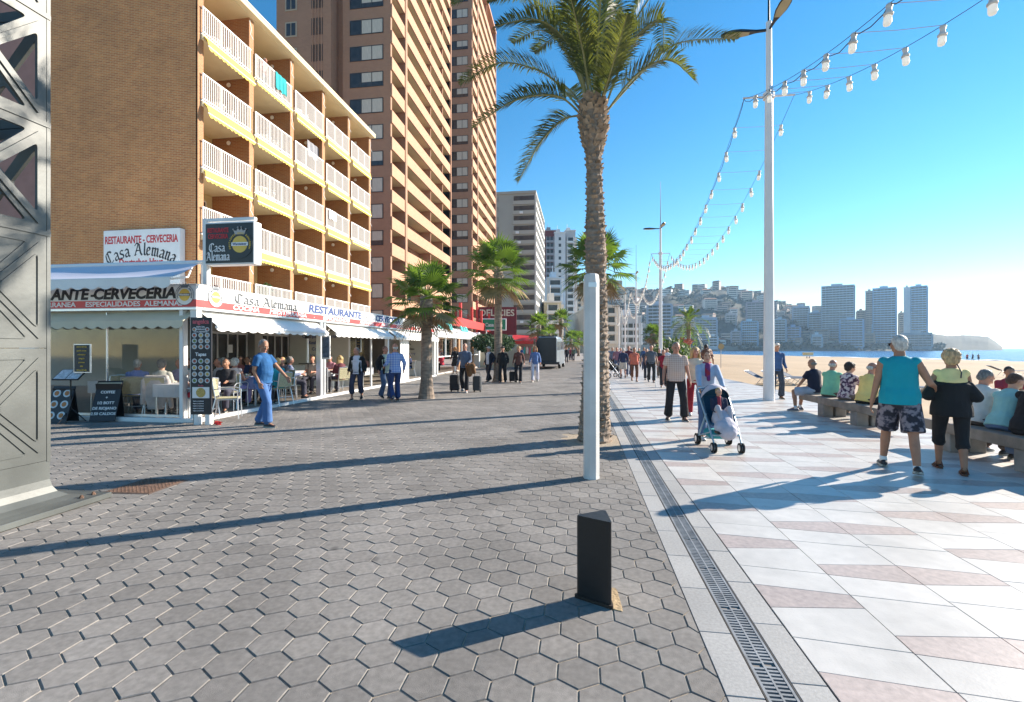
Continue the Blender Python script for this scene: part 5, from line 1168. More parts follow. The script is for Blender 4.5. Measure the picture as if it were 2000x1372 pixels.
# pole sign on beach: round paddle
p = PD(1408, 681, 42); t = empty('round_sign', (p.x, p.y, -.2), 0, 'round tan disc sign on a thin pole on the beach', 'sign'); mb = MB(); mb.tube([(0, 0, 0), (0, 0, 2.0)], .03, 6); mb.build('pole', m_grey, t); mb = MB(); mb.lathe([(.26, 0), (.26, .05)], 18, m=TR(0, -.03, 1.95, 0, R(90))); mb.build('disc', mat('tan_disc', (.4, .3, .16), .7, .1), t)
# sun loungers folded on the sand
def lounger(x, y, rz, label):
    t = empty('sun_lounger', (x, y, -.10), rz, label, 'sun lounger', 'blue and white loungers on the sand'); mb = MB()
    for s_ in (-.3, .3): mb.tube([(s_, -.9, .32), (s_, .3, .32), (s_, .9, .62)], .014, 6); mb.tube([(s_, -.7, .32), (s_, -.45, 0), (s_, .2, .32)], .012, 6); mb.tube([(s_, .35, .0), (s_, .1, .32)], .012, 6)
    for y_ in (-.9, .9): mb.tube([(-.3, y_, .32 if y_ < 0 else .62), (.3, y_, .32 if y_ < 0 else .62)], .014, 6)
    mb.build('frame', m_alu, t); mb = MB(); mb.add([(-.29, -.88, .325), (.29, -.88, .325), (.29, .3, .325), (-.29, .3, .325), (.29, .88, .615), (-.29, .88, .615)], [(0, 1, 2, 3), (3, 2, 4, 5)]); mb.add([(-.29, -.88, .315), (.29, -.88, .315), (.29, .3, .315), (-.29, .3, .315), (.29, .88, .605), (-.29, .88, .605)], [(3, 2, 1, 0), (5, 4, 2, 3)]); mb.build('sling', mat('blue_sling', (.07, .09, .13), .8, .2) if 'blue_sling' not in bpy.data.materials else bpy.data.materials['blue_sling'], t)
for px, py, rz, lb in ((1497, 752, .9, 'folding lounger on the sand left of the nearest lamp post'), (1530, 752, 1.1, 'folding lounger on the sand just right of the nearest lamp post'), (1556, 750, .8, 'folding lounger behind the man in navy on the bench'), (1812, 775, .9, 'folding lounger on the sand between the turquoise shirt and the black dress'), (1968, 735, 1.3, 'folding lounger on the sand beyond the man in white')):
    q = G(px, py, -.10); lounger(max(q.x, 8.4), q.y, rz, lb)
# stacked yellow box on the beach
p = G(1578, 697, -1.2); t = empty('beach_hut', (p.x, p.y, -.9), .3, 'low yellowish crate stack on the sand near the water', 'crate'); mb = MB(); mb.box(-1.6, 1.6, -.6, .6, 0, .9, b=.04); mb.build('body', mat('straw_yellow', (.7, .55, .28), .8, .1), t); mb = MB(); mb.box(-1.7, 1.7, -.7, .7, .91, 1.05, b=.03); mb.build('lid', mat('straw_lid', (.75, .62, .36), .8, .1), t)
# van with open rear doors
m_van = mat('van_silver', (.20, .22, .24), .3, .05, 2, metal=.4); m_tyre = mat('tyre_rubber', (.02, .02, .02), .85, .1); m_vand = mat('van_dark', (.03, .035, .04), .4, .1)
p = PD(1069, 681, 36.5); VN = empty('van', (p.x, p.y, 0), R(-3), 'high-roofed van seen from behind with its rear open, parked at the palms', 'van')
mb = MB(); secs = [(0, .93, .35, 2.42), (.25, .97, .35, 2.50), (3.6, .97, .35, 2.50), (4.1, .95, .35, 2.3), (4.6, .93, .35, 1.5), (5.3, .9, .35, 1.15), (5.45, .85, .4, .95)]
vs = []
for y, w_, z0, z1 in secs: vs += [(-w_, y, z0), (-w_, y, z0+(z1-z0)*.5), (-w_*.86, y, z1-.25), (-w_*.72, y, z1), (w_*.72, y, z1), (w_*.86, y, z1-.25), (w_, y, z0+(z1-z0)*.5), (w_, y, z0)]
n8 = 8; fs = [(i*n8+k, i*n8+(k+1) % n8, (i+1)*n8+(k+1) % n8, (i+1)*n8+k) for i in range(len(secs)-1) for k in range(n8)]+[tuple((len(secs)-1)*n8+k for k in range(n8))]
mb.add(vs, fs); mb.build('body', m_van, VN)
mb = MB(); mb.add([(-.92, .02, .36), (.92, .02, .36), (.92, .02, 1.4), (.78, .02, 2.15), (.66, .02, 2.38), (-.66, .02, 2.38), (-.78, .02, 2.15), (-.92, .02, 1.4)], [tuple(range(8))]); mb.box(-.85, .85, .021, .03, .5, 2.2); mb.build('cargo_opening', m_vand, VN)
for s_ in (-1, 1):
    mb = MB(); mb.box(s_*.95-.03, s_*.95+.03, -.75, .0, .55, 2.3, b=.02, m=TR(s_*.12, 0, 0, s_*R(-18))); d_ = mb.build('rear_door', m_van if s_ > 0 else m_vand, VN)
    mb = MB(); mb.box(s_*.95-.035, s_*.95+.035, -.65, -.1, 1.45, 2.1, m=TR(s_*.12, 0, 0, s_*R(-18))); mb.build('window', m_wglass, d_)
    mb = MB(); mb.box(s_*.9-.05, s_*.9+.05, -.03, .02, .9, 1.35, b=.01); mb.build('tail_light', m_red, VN)
    for y in (1.1, 4.4): w_ = MB(); w_.lathe([(.2, -.1), (.33, -.1), (.34, 0), (.33, .1), (.2, .1)], 18, m=TR(s_*.84, y, .34, 0, 0, R(90))); wh = w_.build('wheel', m_tyre, VN); w_ = MB(); w_.lathe([(.2, -.11), (.19, .11)], 14, m=TR(s_*.84, y, .34, 0, 0, R(90))); w_.build('rim', m_alu, wh)
    mb = MB(); mb.box(s_*.975-.01, s_*.975+.01, .6, 3.2, 1.5, 2.1); mb.build('side_window', m_wglass, VN)
mb = MB(); mb.box(-.95, .95, -.18, .0, .35, .55, b=.03); mb.build('bumper', m_vand, VN)
mb = MB(); mb.lathe([(.10, 2.5), (.10, 2.62), (.05, 2.66)], 10, m=TR(-.3, 3, 0)); mb.box(-.5, .5, .3, .45, 2.5, 2.58); mb.build('roof_rack', m_black, VN)
# ---------------------------------------------------------------- skyline across the bay
m_hill = mat('hillside_scrub', (.045, .055, .035), .95, .4, .02, var2=.2, vs2=.008, col2=(.085, .08, .055))
def ridge(pts, px):
    for (x0, y0), (x1, y1) in zip(pts, pts[1:]):
        if x0 <= px <= x1: return y0+(y1-y0)*(px-x0)/(x1-x0)
    return 681
def hillz(pts, px, d, d0, d1, amp, seed, base=-3):
    t = (d-d0)/(d1-d0); H = 1.6+(681-ridge(pts, px))/925*d1; k = sin(min(1, max(0, t)*1.25)*pi/2)**1.2; nn = noise.noise((px*.03+seed, t*3, 0))*amp+noise.noise((px*.12, t*9, seed))*amp*.4
    z = base+(H-base)*k+nn*k
    if t > .85: z -= (t-.85)*H*1.2
    return z
def hill(name, pts, d0, d1, amp, m, seed, base=-3, ny=14):
    """ridge silhouette at depth d1, sloping down to depth d0"""
    mb = MB(); nx = 110; a = pts[0][0]; b = pts[-1][0]
    for j in range(ny+1):
        d = d0+(d1-d0)*j/ny
        for i in range(nx+1): px = a+(b-a)*i/nx; p = PD(px, 681, d); mb.v.append((p.x, p.y, hillz(pts, px, d, d0, d1, amp, seed, base)))
    for j in range(ny):
        for i in range(nx): q = j*(nx+1)+i; mb.f.append((q, q+1, q+nx+2, q+nx+1)); mb.mi.append(0)
    return tag(mb.build(name, m, None, smooth=True), kind='structure')
HP = [(1130, 560), (1200, 572), (1255, 586), (1300, 578), (1330, 582), (1400, 580), (1460, 584), (1520, 603), (1560, 612), (1620, 628), (1700, 650), (1760, 668)]
hill('hill', HP, 560, 950, 9, m_hill, 1)
hill('headland', [(1745, 668), (1790, 660), (1822, 654), (1850, 657), (1900, 659), (1930, 660), (1945, 668), (1958, 678.5)], 700, 900, 2.5, m_hill, 9)
o = sheet('far_shore', [PD(1400, 681, 560).xy[:], PD(1850, 681, 640).xy[:], PD(1900, 681, 1000).xy[:], PD(1100, 681, 1000).xy[:], PD(1140, 681, 330).xy[:], PD(1322, 681, 395).xy[:]], -.6, m_hill); tag(o, kind='structure')
a = PD(1400, 681, 560); b = PD(1840, 681, 650); dd = (b-a); mb = MB(); mb.M = TR(a.x, a.y, 0, atan2(dd.y, dd.x)); mb.box(0, dd.length, 0, 8, -2.2, 4.2, b=.3); t = mb.build('sea_wall', cm((.20, .19, .16), 'sea_wall_stone')); tag(t, 'long low stone sea wall at the foot of the towers across the bay', 'wall')
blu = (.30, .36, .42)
far = [  # many wall colours carry the blue of the distance haze, painted in
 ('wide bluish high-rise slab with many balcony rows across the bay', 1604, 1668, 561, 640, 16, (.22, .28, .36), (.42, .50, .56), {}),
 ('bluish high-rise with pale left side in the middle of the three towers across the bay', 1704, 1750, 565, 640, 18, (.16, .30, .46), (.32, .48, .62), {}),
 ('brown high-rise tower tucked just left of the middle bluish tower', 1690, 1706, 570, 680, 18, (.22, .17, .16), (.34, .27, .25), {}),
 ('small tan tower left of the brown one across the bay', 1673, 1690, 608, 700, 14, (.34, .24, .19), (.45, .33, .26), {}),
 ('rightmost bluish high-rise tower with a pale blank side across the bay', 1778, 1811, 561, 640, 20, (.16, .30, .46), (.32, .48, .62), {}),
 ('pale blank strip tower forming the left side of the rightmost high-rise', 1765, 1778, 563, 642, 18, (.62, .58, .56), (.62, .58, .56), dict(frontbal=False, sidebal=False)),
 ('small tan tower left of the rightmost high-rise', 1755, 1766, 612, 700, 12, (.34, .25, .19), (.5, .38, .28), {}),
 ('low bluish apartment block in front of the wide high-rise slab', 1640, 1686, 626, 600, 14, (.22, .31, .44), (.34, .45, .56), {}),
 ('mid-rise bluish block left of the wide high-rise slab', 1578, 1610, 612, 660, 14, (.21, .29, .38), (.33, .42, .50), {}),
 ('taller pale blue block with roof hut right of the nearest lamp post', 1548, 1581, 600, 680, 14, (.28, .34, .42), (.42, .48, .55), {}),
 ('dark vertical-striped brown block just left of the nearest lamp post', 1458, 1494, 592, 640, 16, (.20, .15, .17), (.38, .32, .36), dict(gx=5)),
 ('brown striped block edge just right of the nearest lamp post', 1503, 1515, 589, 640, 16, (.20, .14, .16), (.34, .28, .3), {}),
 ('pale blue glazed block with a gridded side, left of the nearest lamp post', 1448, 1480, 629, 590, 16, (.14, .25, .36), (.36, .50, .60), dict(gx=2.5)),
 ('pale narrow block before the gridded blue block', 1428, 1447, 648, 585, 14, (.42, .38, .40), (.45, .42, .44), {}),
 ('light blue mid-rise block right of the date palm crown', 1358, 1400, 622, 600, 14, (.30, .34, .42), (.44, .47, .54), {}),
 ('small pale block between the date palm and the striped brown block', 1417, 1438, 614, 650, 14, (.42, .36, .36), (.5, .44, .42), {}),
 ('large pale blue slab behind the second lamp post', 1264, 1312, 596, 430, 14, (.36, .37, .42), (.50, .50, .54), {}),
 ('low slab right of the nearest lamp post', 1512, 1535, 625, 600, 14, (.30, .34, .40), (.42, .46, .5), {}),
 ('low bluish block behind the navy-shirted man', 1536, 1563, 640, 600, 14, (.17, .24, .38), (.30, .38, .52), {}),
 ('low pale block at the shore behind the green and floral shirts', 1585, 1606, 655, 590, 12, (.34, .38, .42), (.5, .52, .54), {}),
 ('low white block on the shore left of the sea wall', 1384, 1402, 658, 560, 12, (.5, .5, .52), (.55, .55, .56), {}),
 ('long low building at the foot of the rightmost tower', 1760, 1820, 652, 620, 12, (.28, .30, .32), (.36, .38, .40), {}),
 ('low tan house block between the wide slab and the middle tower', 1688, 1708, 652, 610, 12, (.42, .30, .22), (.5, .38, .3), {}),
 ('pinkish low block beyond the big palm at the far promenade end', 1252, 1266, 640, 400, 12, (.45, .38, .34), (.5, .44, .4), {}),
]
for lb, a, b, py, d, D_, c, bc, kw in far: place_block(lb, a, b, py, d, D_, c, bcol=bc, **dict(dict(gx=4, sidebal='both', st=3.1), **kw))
# houses scattered over the hillside
rr = random.Random(77); hv = []
cols = [(.62, .56, .50), (.52, .38, .30), (.68, .66, .63), (.42, .32, .28), (.55, .46, .38)]
sty = ['cream', 'tan', 'white', 'brown', 'beige']
n = 0
for k in range(420):
    px = rr.uniform(1200, 1640); d = 575+345*rr.random()**.8; z = hillz(HP, px, d, 560, 950, 9, 1); py = 681-(z-1.6)*925/d; w_ = rr.uniform(9, 20); hh = rr.choice([4, 5, 6, 7, 9, 12, 15])
    if any(abs(px-a) < 10 and abs(py-b) < 5 for a, b in hv) or n > 118: continue
    hv.append((px, py)); p = PD(px, 681, d); c = rr.randrange(5); n += 1
    t = empty('hillside_house', (p.x, p.y, z), YAW-math.atan((px-1000)/925)+rr.uniform(-.5, .5), f'{sty[c]} {max(1, int(hh/3))}-floor hillside house, {int(abs(px-1290)/925*d/5)*5+5} metres {"right" if px > 1290 else "left"} of second lamp post, terrace {int((660-py)/6)+1}', 'house', 'houses on the hillside')
    mb = MB(); mb.box(-w_/2, w_/2, 0, 9, -8, hh); mb.build('wall', cm(cols[c], 'house_wall'), t)
    mb = MB()
    if rr.random() < .5: mb.add([(-w_/2-.4, -.4, hh), (w_/2+.4, -.4, hh), (w_/2+.4, 9.4, hh), (-w_/2-.4, 9.4, hh), (-w_/2+1.5, 4.5, hh+2.2), (w_/2-1.5, 4.5, hh+2.2)], [(0, 1, 5, 4), (1, 2, 5), (2, 3, 4, 5), (3, 0, 4)]); mb.build('roof', cm((.30, .15, .09), 'tile_roof'), t)
    else: mb.box(-w_/2-.2, w_/2+.2, -.2, 9.2, hh, hh+.5); mb.build('roof', cm(lum(cols[c], 1.1), 'flat_roof'), t)
    for zz in [1.2+3*i for i in range(int(hh/3))]: mb = MB(); mb.box(-w_/2+1, w_/2-1, -.1, -.02, zz, zz+1.5); mb.build('window', m_wglass, t)
# trees on the slope and shore
mb = MB(); rr = random.Random(9)
for k in range(1500):
    if k % 4: px = rr.uniform(1195, 1740); d = rr.uniform(565, 940); p = PD(px, 681, d); z = hillz(HP, px, d, 560, 950, 9, 1)+1
    else: px = rr.uniform(1400, 1840); d = rr.uniform(560, 600)+(px-1400)*.12; p = PD(px, 681, d); z = rr.uniform(0, 6)
    r_ = rr.uniform(2., 5.)
    for q in range(14):
        v = V((rr.gauss(0, 1), rr.gauss(0, 1), rr.gauss(0, .7))).normalized()*r_*rr.uniform(.4, 1); a_ = V((rr.gauss(0, 1), rr.gauss(0, 1), rr.gauss(0, 1))).normalized(); b_ = a_.orthogonal().normalized(); l = r_*.55; c_ = V((p.x, p.y, z))+v
        mb.add([c_-a_*l, c_+b_*l*.8, c_+a_*l, c_-b_*l*.8], [(0, 1, 2, 3)])
o = mb.build('hillside_trees', mat('distant_pine_green', (.03, .045, .022), .9, .3, .05)); tag(o, 'dark green pines and bushes covering the hillside among the houses', 'trees', kind='stuff')
# haze
HZ = MB(); HZ.box(-1200, 4300, -1600, 4300, -3.5, 95); hz = HZ.build('haze', None); hz.data.materials.clear()
mh_ = bpy.data.materials.new('haze_air'); mh_.use_nodes = True; t = mh_.node_tree; t.nodes.clear(); pv = t.nodes.new('ShaderNodeVolumePrincipled'); pv.inputs['Density'].default_value = .00019; pv.inputs['Color'].default_value = (.50, .74, 1, 1); pv.inputs['Anisotropy'].default_value = .3
o_ = t.nodes.new('ShaderNodeOutputMaterial'); t.links.new(pv.outputs[0], o_.inputs['Volume']); hz.data.materials.append(mh_); tag(hz, kind='stuff')
hz['label'] = 'thin bluish sea haze over the bay'; hz['category'] = 'haze'
# ================================================================ people
def skin_mat(n, c): return mat('skin_'+n, c, .55, .10, 14, .04, 60, spec=.35)
SK = {'fair': skin_mat('fair', (.52, .30, .21)), 'tan': skin_mat('tanned', (.36, .18, .11)), 'red': skin_mat('ruddy', (.46, .22, .15))}
_cl = {}
def cloth(c, nm='cloth', k=.12, rough=.9):
    key = (nm,)+tuple(round(x, 3) for x in c)
    if key not in _cl: _cl[key] = mat(nm, c, rough, k, 7, .9, 9)
    return _cl[key]
def pattern_cloth(nm, kind, c1, c2, c3=None, scale=10):
    m = bpy.data.materials.new(nm); m.use_nodes = True; t = m.node_tree; L = t.links.new; N = t.nodes.new; p = t.nodes['Principled BSDF']; p.inputs['Roughness'].default_value = .9
    tc = N('ShaderNodeTexCoord')
    if kind == 'blotch':
        n = N('ShaderNodeTexNoise'); n.inputs['Scale'].default_value = scale; n.inputs['Detail'].default_value = 3; L(tc.outputs['Object'], n.inputs[0]); r = N('ShaderNodeValToRGB'); r.color_ramp.interpolation = 'LINEAR'
        e = r.color_ramp.elements; e[0].position = .44; e[0].color = (*c1, 1); e[1].position = .5; e[1].color = (*(c3 or c2), 1); x = e.new(.57); x.color = (*c2, 1); L(n.outputs[0], r.inputs[0]); L(r.outputs[0], p.inputs[0])
    else:
        sp = N('ShaderNodeSeparateXYZ'); L(tc.outputs['Object'], sp.inputs[0]); vals = []
        for ax in (0, 2):
            a = N('ShaderNodeMath'); a.operation = 'MULTIPLY'; a.inputs[1].default_value = scale; L(sp.outputs[ax], a.inputs[0]); f = N('ShaderNodeMath'); f.operation = 'FRACT'; L(a.outputs[0], f.inputs[0]); g_ = N('ShaderNodeMath'); g_.operation = 'LESS_THAN'; g_.inputs[1].default_value = .28; L(f.outputs[0], g_.inputs[0]); vals.append(g_)
        ad = N('ShaderNodeMath'); L(vals[0].outputs[0], ad.inputs[0]); L(vals[1].outputs[0], ad.inputs[1]); ml = N('ShaderNodeMath'); ml.operation = 'MULTIPLY'; ml.inputs[1].default_value = .5; L(ad.outputs[0], ml.inputs[0])
        mx = N('ShaderNodeMix'); mx.data_type = 'RGBA'; mx.inputs[6].default_value = (*c1, 1); mx.inputs[7].default_value = (*c2, 1); L(ml.outputs[0], mx.inputs[0]); L(mx.outputs[2], p.inputs[0])
    return m
def ik(a, t, l1, l2, pole):
    d = t-a; L_ = d.length; mx = (l1+l2)*.999
    if L_ > mx: t = a+d*(mx/L_); d = t-a; L_ = mx
    n = d.normalized(); x = (l1*l1-l2*l2+L_*L_)/(2*L_); h = sqrt(max(0, l1*l1-x*x)); p = (pole-n*pole.dot(n))
    if p.length < 1e-4: p = V((0, 1, 0))
    return a+n*x+p.normalized()*h, t
def ring_loft(mb, rings, n=16):
    """rings: (centre, right, fwd, rx, ry)"""
    vs = []
    for c, r, f, rx, ry in rings:
        for k in range(n): a = 2*pi*k/n; vs.append(c+r*(rx*cos(a))+f*(ry*sin(a)))
    q = len(rings); fs = [(i*n+k, i*n+(k+1) % n, (i+1)*n+(k+1) % n, (i+1)*n+k) for i in range(q-1) for k in range(n)]+[tuple(range(n-1, -1, -1)), tuple((q-1)*n+k for k in range(n))]
    mb.add(vs, fs)
def caps(mb, a, b, ra, rb, n=10, r0=True, r1=True):
    """tapered capsule"""
    a = V(a); b = V(b); d = (b-a); L_ = d.length
    if L_ < 1e-5: mb.ball(a, ra, n); return
    d.normalize(); P_ = []; 
    if r0: P_ += [(a-d*ra*.98, ra*.15), (a-d*ra*.75, ra*.66), (a-d*ra*.35, ra*.94)]
    P_ += [(a, ra), (a.lerp(b, .5), (ra+rb)/2), (b, rb)]
    if r1: P_ += [(b+d*rb*.35, rb*.94), (b+d*rb*.75, rb*.66), (b+d*rb*.98, rb*.15)]
    mb.tube([p for p, _ in P_], [r for _, r in P_], n)
def remesh(o, vx, sm=3, fac=.5):
    m = o.modifiers.new('remesh', 'REMESH'); m.mode = 'VOXEL'; m.voxel_size = vx; m.use_smooth_shade = True
    if sm: s_ = o.modifiers.new('smooth', 'SMOOTH'); s_.factor = fac; s_.iterations = sm
    return o
m_eye = mat('dark_eye', (.02, .015, .012), .3, 0); m_lip = mat('lips', (.38, .12, .10), .5, 0); m_blk = cloth((.012, .012, .014), 'black_cloth'); m_sg = mat('sunglasses', (.01, .01, .012), .15, 0)
HAIRC = {k: mat('hair_'+k, c, .6, .45, 40, 1., 90, stretch=(1, 1, .35)) for k, c in dict(white=(.52, .50, .46), grey=(.19, .18, .17), blond=(.50, .33, .14), ginger=(.38, .16, .05), brown=(.10, .05, .03), dark=(.02, .014, .012), auburn=(.20, .07, .035), ashblond=(.56, .37, .20)).items()}
def person(label, pos, face=0, H=1.72, skin='fair', hair=('short', 'grey'), top=('short', (.5, .5, .5)), bottom=('trousers', (.03, .03, .05)), shoes=(.03, .03, .03), sit=0, lean=0, side=0, twist=0,
           feet=None, hands=None, head=(0, 0), girth=0, female=False, vox=.014, group=None, glasses=False, scarf=None, socks=None, bust=None, name='person', facef=False, elbow=None, seatz=None, over=None, shoe_kind='shoe'):
    k = H/1.75; t = empty(name, (pos[0], pos[1], pos[2] if len(pos) > 2 else 0), R(face), label, 'person', group); sk = SK[skin]
    X_, Y_, Z_ = V((1, 0, 0)), V((0, 1, 0)), V((0, 0, 1))
    hz = .93 if not sit else (sit/k if sit > .1 else .50)
    Pv = V((0, 0, hz)); up = (Z_*cos(R(lean))+Y_*sin(R(lean))); up = (up*cos(R(side))+X_*sin(R(side))).normalized(); tw = R(twist)
    fw = (Y_-up*Y_.dot(up)).normalized(); rt = fw.cross(up).normalized(); fs_ = (fw*cos(tw)-rt*sin(tw)); rs = (rt*cos(tw)+fw*sin(tw))
    hipw = .095+.01*female; shw = .172-.018*female
    hj = [Pv-rt*hipw-up*.02, Pv+rt*hipw-up*.02]
    if feet is None: feet = [(-.11, .02, 0), (.11, -.02, 0)] if not sit else [(-.13, .44, 0), (.13, .42, 0)]
    ank = [V((f[0], f[1], f[2]+.085)) for f in feet]; fyaw = [R(f[3]) if len(f) > 3 else (R(8) if i == 0 else R(-8)) for i, f in enumerate(feet)]
    kn = []
    for i in (0, 1):
        pole = Y_+(X_*(.12 if i else -.12)) if not sit else (Z_*.8+Y_*.6+X_*(.15 if i else -.15)); a_, b_ = ik(hj[i], ank[i], .43, .425, pole); kn.append(a_); ank[i] = b_
    sj = [Pv+up*.46-rs*shw, Pv+up*.46+rs*shw]; nk = Pv+up*.545
    hy, hp = R(head[0]), R(head[1]); hf = (fs_*cos(hy)-rs*sin(hy)).normalized(); hup = (up*.6+Z_*.4).normalized(); hr = hf.cross(hup).normalized(); hf = hup.cross(hr); hf, hup = (hf*cos(hp)+hup*sin(hp)), (hup*cos(hp)-hf*sin(hp))
    hc = nk+up*.06+Z_*.075+hf*.022
    dflt = [V((-.27, .04, -.47)), V((.27, .02, -.47))]
    if sit: dflt = [V((-.17, .34, -.40)), V((.17, .34, -.40))]
    wr = []; eb = []
    for i in (0, 1):
        h = hands[i] if hands and hands[i] is not None else None
        w_ = (V(h) if h is not None else sj[i].lerp(Pv+up*.475, 1.0)+rs*dflt[i].x+fs_*dflt[i].y+Z_*dflt[i].z)
        pole = (-Y_*.9-Z_*.45+X_*(.22 if i else -.22)) if not (elbow and elbow[i]) else V(elbow[i]); a_, b_ = ik(sj[i], w_, .285, .255, pole); eb.append(a_); wr.append(b_)
    g = girth
    def T_(h): return Pv+up*h
    # ---- body
    mb = MB(); mb.M = Matrix.Scale(k, 4)
    fb = .02*g*2
    tor = [(-.09, .12, .10, 0), (-.02, .165+.012*female+.03*g, .115+.03*g, -.005), (.06, .165+.05*g, .115+.05*g, 0), (.14, .145+.07*g-.012*female, .105+.09*g, .01+fb), (.25, .15+.05*g-.01*female, .112+.06*g, .008+fb*.6), (.36, .165+.02*g-.01*female, .118+.02*g+.012*female, .004), (.44, .155-.012*female, .10, -.005), (.495, .11, .075, -.012), (.535, .062, .058, -.008), (.60, .055, .055, .008)]
    def rr_(h, rx, ry, o, e=0.):
        q = min(1, max(0, (h-.05)/.25)); r_ = rt.lerp(rs, q); f_ = fw.lerp(fs_, q); return (T_(h)+f_*o, r_, f_, rx+e, ry+e)
    ring_loft(mb, [rr_(*a) for a in tor])
    mb.tube([nk-up*.04, hc-hup*.05-hf*.01], [.056, .052], 10)
    for i in (0, 1):
        caps(mb, T_(.42)+(sj[i]-T_(.475))*.5, sj[i]-up*.022, .066, .056-.007*female, 10); caps(mb, sj[i]-up*.01, eb[i], .052+.008*g-.006*female, .040, 10); caps(mb, eb[i], wr[i], .040, .026, 10)
        caps(mb, hj[i], kn[i], .088+.02*g, .056, 12); caps(mb, kn[i], kn[i].lerp(ank[i], .35), .054, .056, 10); caps(mb, kn[i].lerp(ank[i], .35)-fw*.008, ank[i], .054, .036, 10); caps(mb, ank[i], ank[i]+V((-sin(fyaw[i])*.12, cos(fyaw[i])*.12, -.05)), .036, .028, 8)
        # hand
        d = (wr[i]-eb[i]).normalized(); d = (d*.8-Z_*.2).normalized() if not sit else (d*.7-Z_*.3+Y_*.1).normalized(); s_ = X_*(-1 if i == 0 else 1); pn = (s_-d*s_.dot(d)).normalized(); ac = d.cross(pn).normalized()
        if ac.y < 0: ac = -ac
        mb.add(*hand_geo(wr[i], d, pn, ac, i))
    # head
    Hm = Matrix(((hr.x, hf.x, hup.x, hc.x), (hr.y, hf.y, hup.y, hc.y), (hr.z, hf.z, hup.z, hc.z), (0, 0, 0, 1))) @ Matrix.Scale(1.07, 4)
    n_ = 14; mb.ball((0, -.008, .022), (.074, .094, .090), n_, Hm); mb.ball((0, .026, -.045), (.056, .062, .066), n_, Hm); mb.ball((0, .058, -.085), (.026, .026, .022), 8, Hm)
    P_ = lambda x, y, z: Hm @ V((x, y, z))
    caps(mb, P_(0, .086, .018), P_(0, .108, -.026), .010, .015, 8); caps(mb, P_(-.032, .084, .032), P_(.032, .084, .032), .012, .012, 6); caps(mb, P_(-.018, .085, -.055), P_(.018, .085, -.055), .010, .010, 6)
    for s_ in (-1, 1): mb.ball((s_*.077, -.005, -.008), (.010, .020, .032), 8, Hm); mb.ball((s_*.042, .058, -.02), (.022, .024, .022), 8, Hm)
    body = mb.build('body', sk, t); remesh(body, vox, 2, .4)
    if facef:
        for s_ in (-1, 1): e = MB(); e.M = Matrix.Scale(k, 4); e.ball((s_*.031, .090, .008), (.014, .008, .007), 8, Hm); e.build('eye', m_eye, t)
        e = MB(); e.M = Matrix.Scale(k, 4); e.ball((0, .096, -.055), (.026, .008, .007), 8, Hm); e.build('mouth', m_lip, t)
    if glasses:
        e = MB(); e.M = Matrix.Scale(k, 4)
        for s_ in (-1, 1): e.ball((s_*.034, .100, .008), (.030, .008, .020), 10, Hm); e.bar(P_(s_*.066, .092, .012), P_(s_*.082, -.01, .014), .007)
        e.bar(P_(-.02, .105, .012), P_(.02, .105, .012), .006); e.build('sunglasses', m_sg, t)
    # ---- hair
    hs_, hcn = hair; hm = HAIRC.get(hcn) or hcn; rr = random.Random(hash_(label)); mb = MB(); mb.M = Matrix.Scale(k, 4)
    if hs_ == 'short':
        mb.ball((0, -.022, .030), (.079, .092, .088), 14, Hm); mb.ball((0, -.05, -.02), (.072, .058, .065), 10, Hm)
        for q in range(0):
            v = V((rr.gauss(0, 1), rr.gauss(-.3, 1), rr.gauss(.4, .8))).normalized()
            if (v.y > .25 and v.z < .55) or v.z < -.45: continue
            a_ = V((v.x*.078, v.y*.090-.022, v.z*.087+.030)); caps(mb, Hm @ a_, Hm @ (a_+V((v.x*.004+rr.uniform(-.01, .01), -.022, .004-.012*(v.z < .5)))), .0095, .006, 5)
    elif hs_ == 'bald': mb.ball((0, -.040, -.012), (.082, .068, .050), 12, Hm)
    elif hs_ == 'curly':
        mb.ball((0, -.022, .03), (.092, .10, .098), 12, Hm); mb.ball((0, -.05, -.03), (.085, .07, .07), 10, Hm)
        for q in range(150):
            v = V((rr.gauss(0, 1), rr.gauss(-.35, 1), rr.gauss(.25, .8))).normalized()
            if v.y > .35 and v.z < .45: continue
            if v.z < -.5: continue
            mb.ball((v.x*.092, v.y*.10-.022, v.z*.098+.025), rr.uniform(.011, .019), 6, Hm)
    elif hs_ in ('long', 'bob'):
        mb.ball((0, -.020, .034), (.088, .098, .095), 14, Hm); L_ = .22 if hs_ == 'long' else .12
        for s_ in (-.07, -.035, 0, .035, .07): caps(mb, P_(s_, -.045, .03), P_(s_*1.25, -.055+abs(s_)*.5, -L_), .045, .032, 8)
        for s_ in (-1, 1): caps(mb, P_(s_*.072, .005, .05), P_(s_*.088, .02, -L_*.8), .03, .026, 8)
    elif hs_ == 'cap':
        mb.ball((0, -.01, .045), (.088, .102, .075), 14, Hm); mb.box(-.065, .065, .07, .165, .05, .066, m=Hm)
    elif hs_ == 'hat':
        mb.ball((0, -.008, .06), (.086, .10, .07), 14, Hm); mb.lathe([(.15, 0), (.152, .006), (.09, .014)], 18, m=Hm @ Matrix.Translation((0, 0, .055)))
    elif hs_ == 'bun': mb.ball((0, -.020, .034), (.084, .096, .092), 14, Hm); mb.ball((0, -.11, .03), (.04, .035, .04), 10, Hm)
    nm_h = 'hat' if hs_ in ('cap', 'hat') else 'hair'
    if hs_ in ('cap', 'hat'):
        e = MB(); e.M = Matrix.Scale(k, 4); e.ball((0, -.035, .0), (.080, .078, .07), 12, Hm); remesh(e.build('hair', HAIRC['grey'], t), vox, 1)
    remesh(mb.build(nm_h, hm, t), min(vox, .012) if vox < .02 else vox, 1)
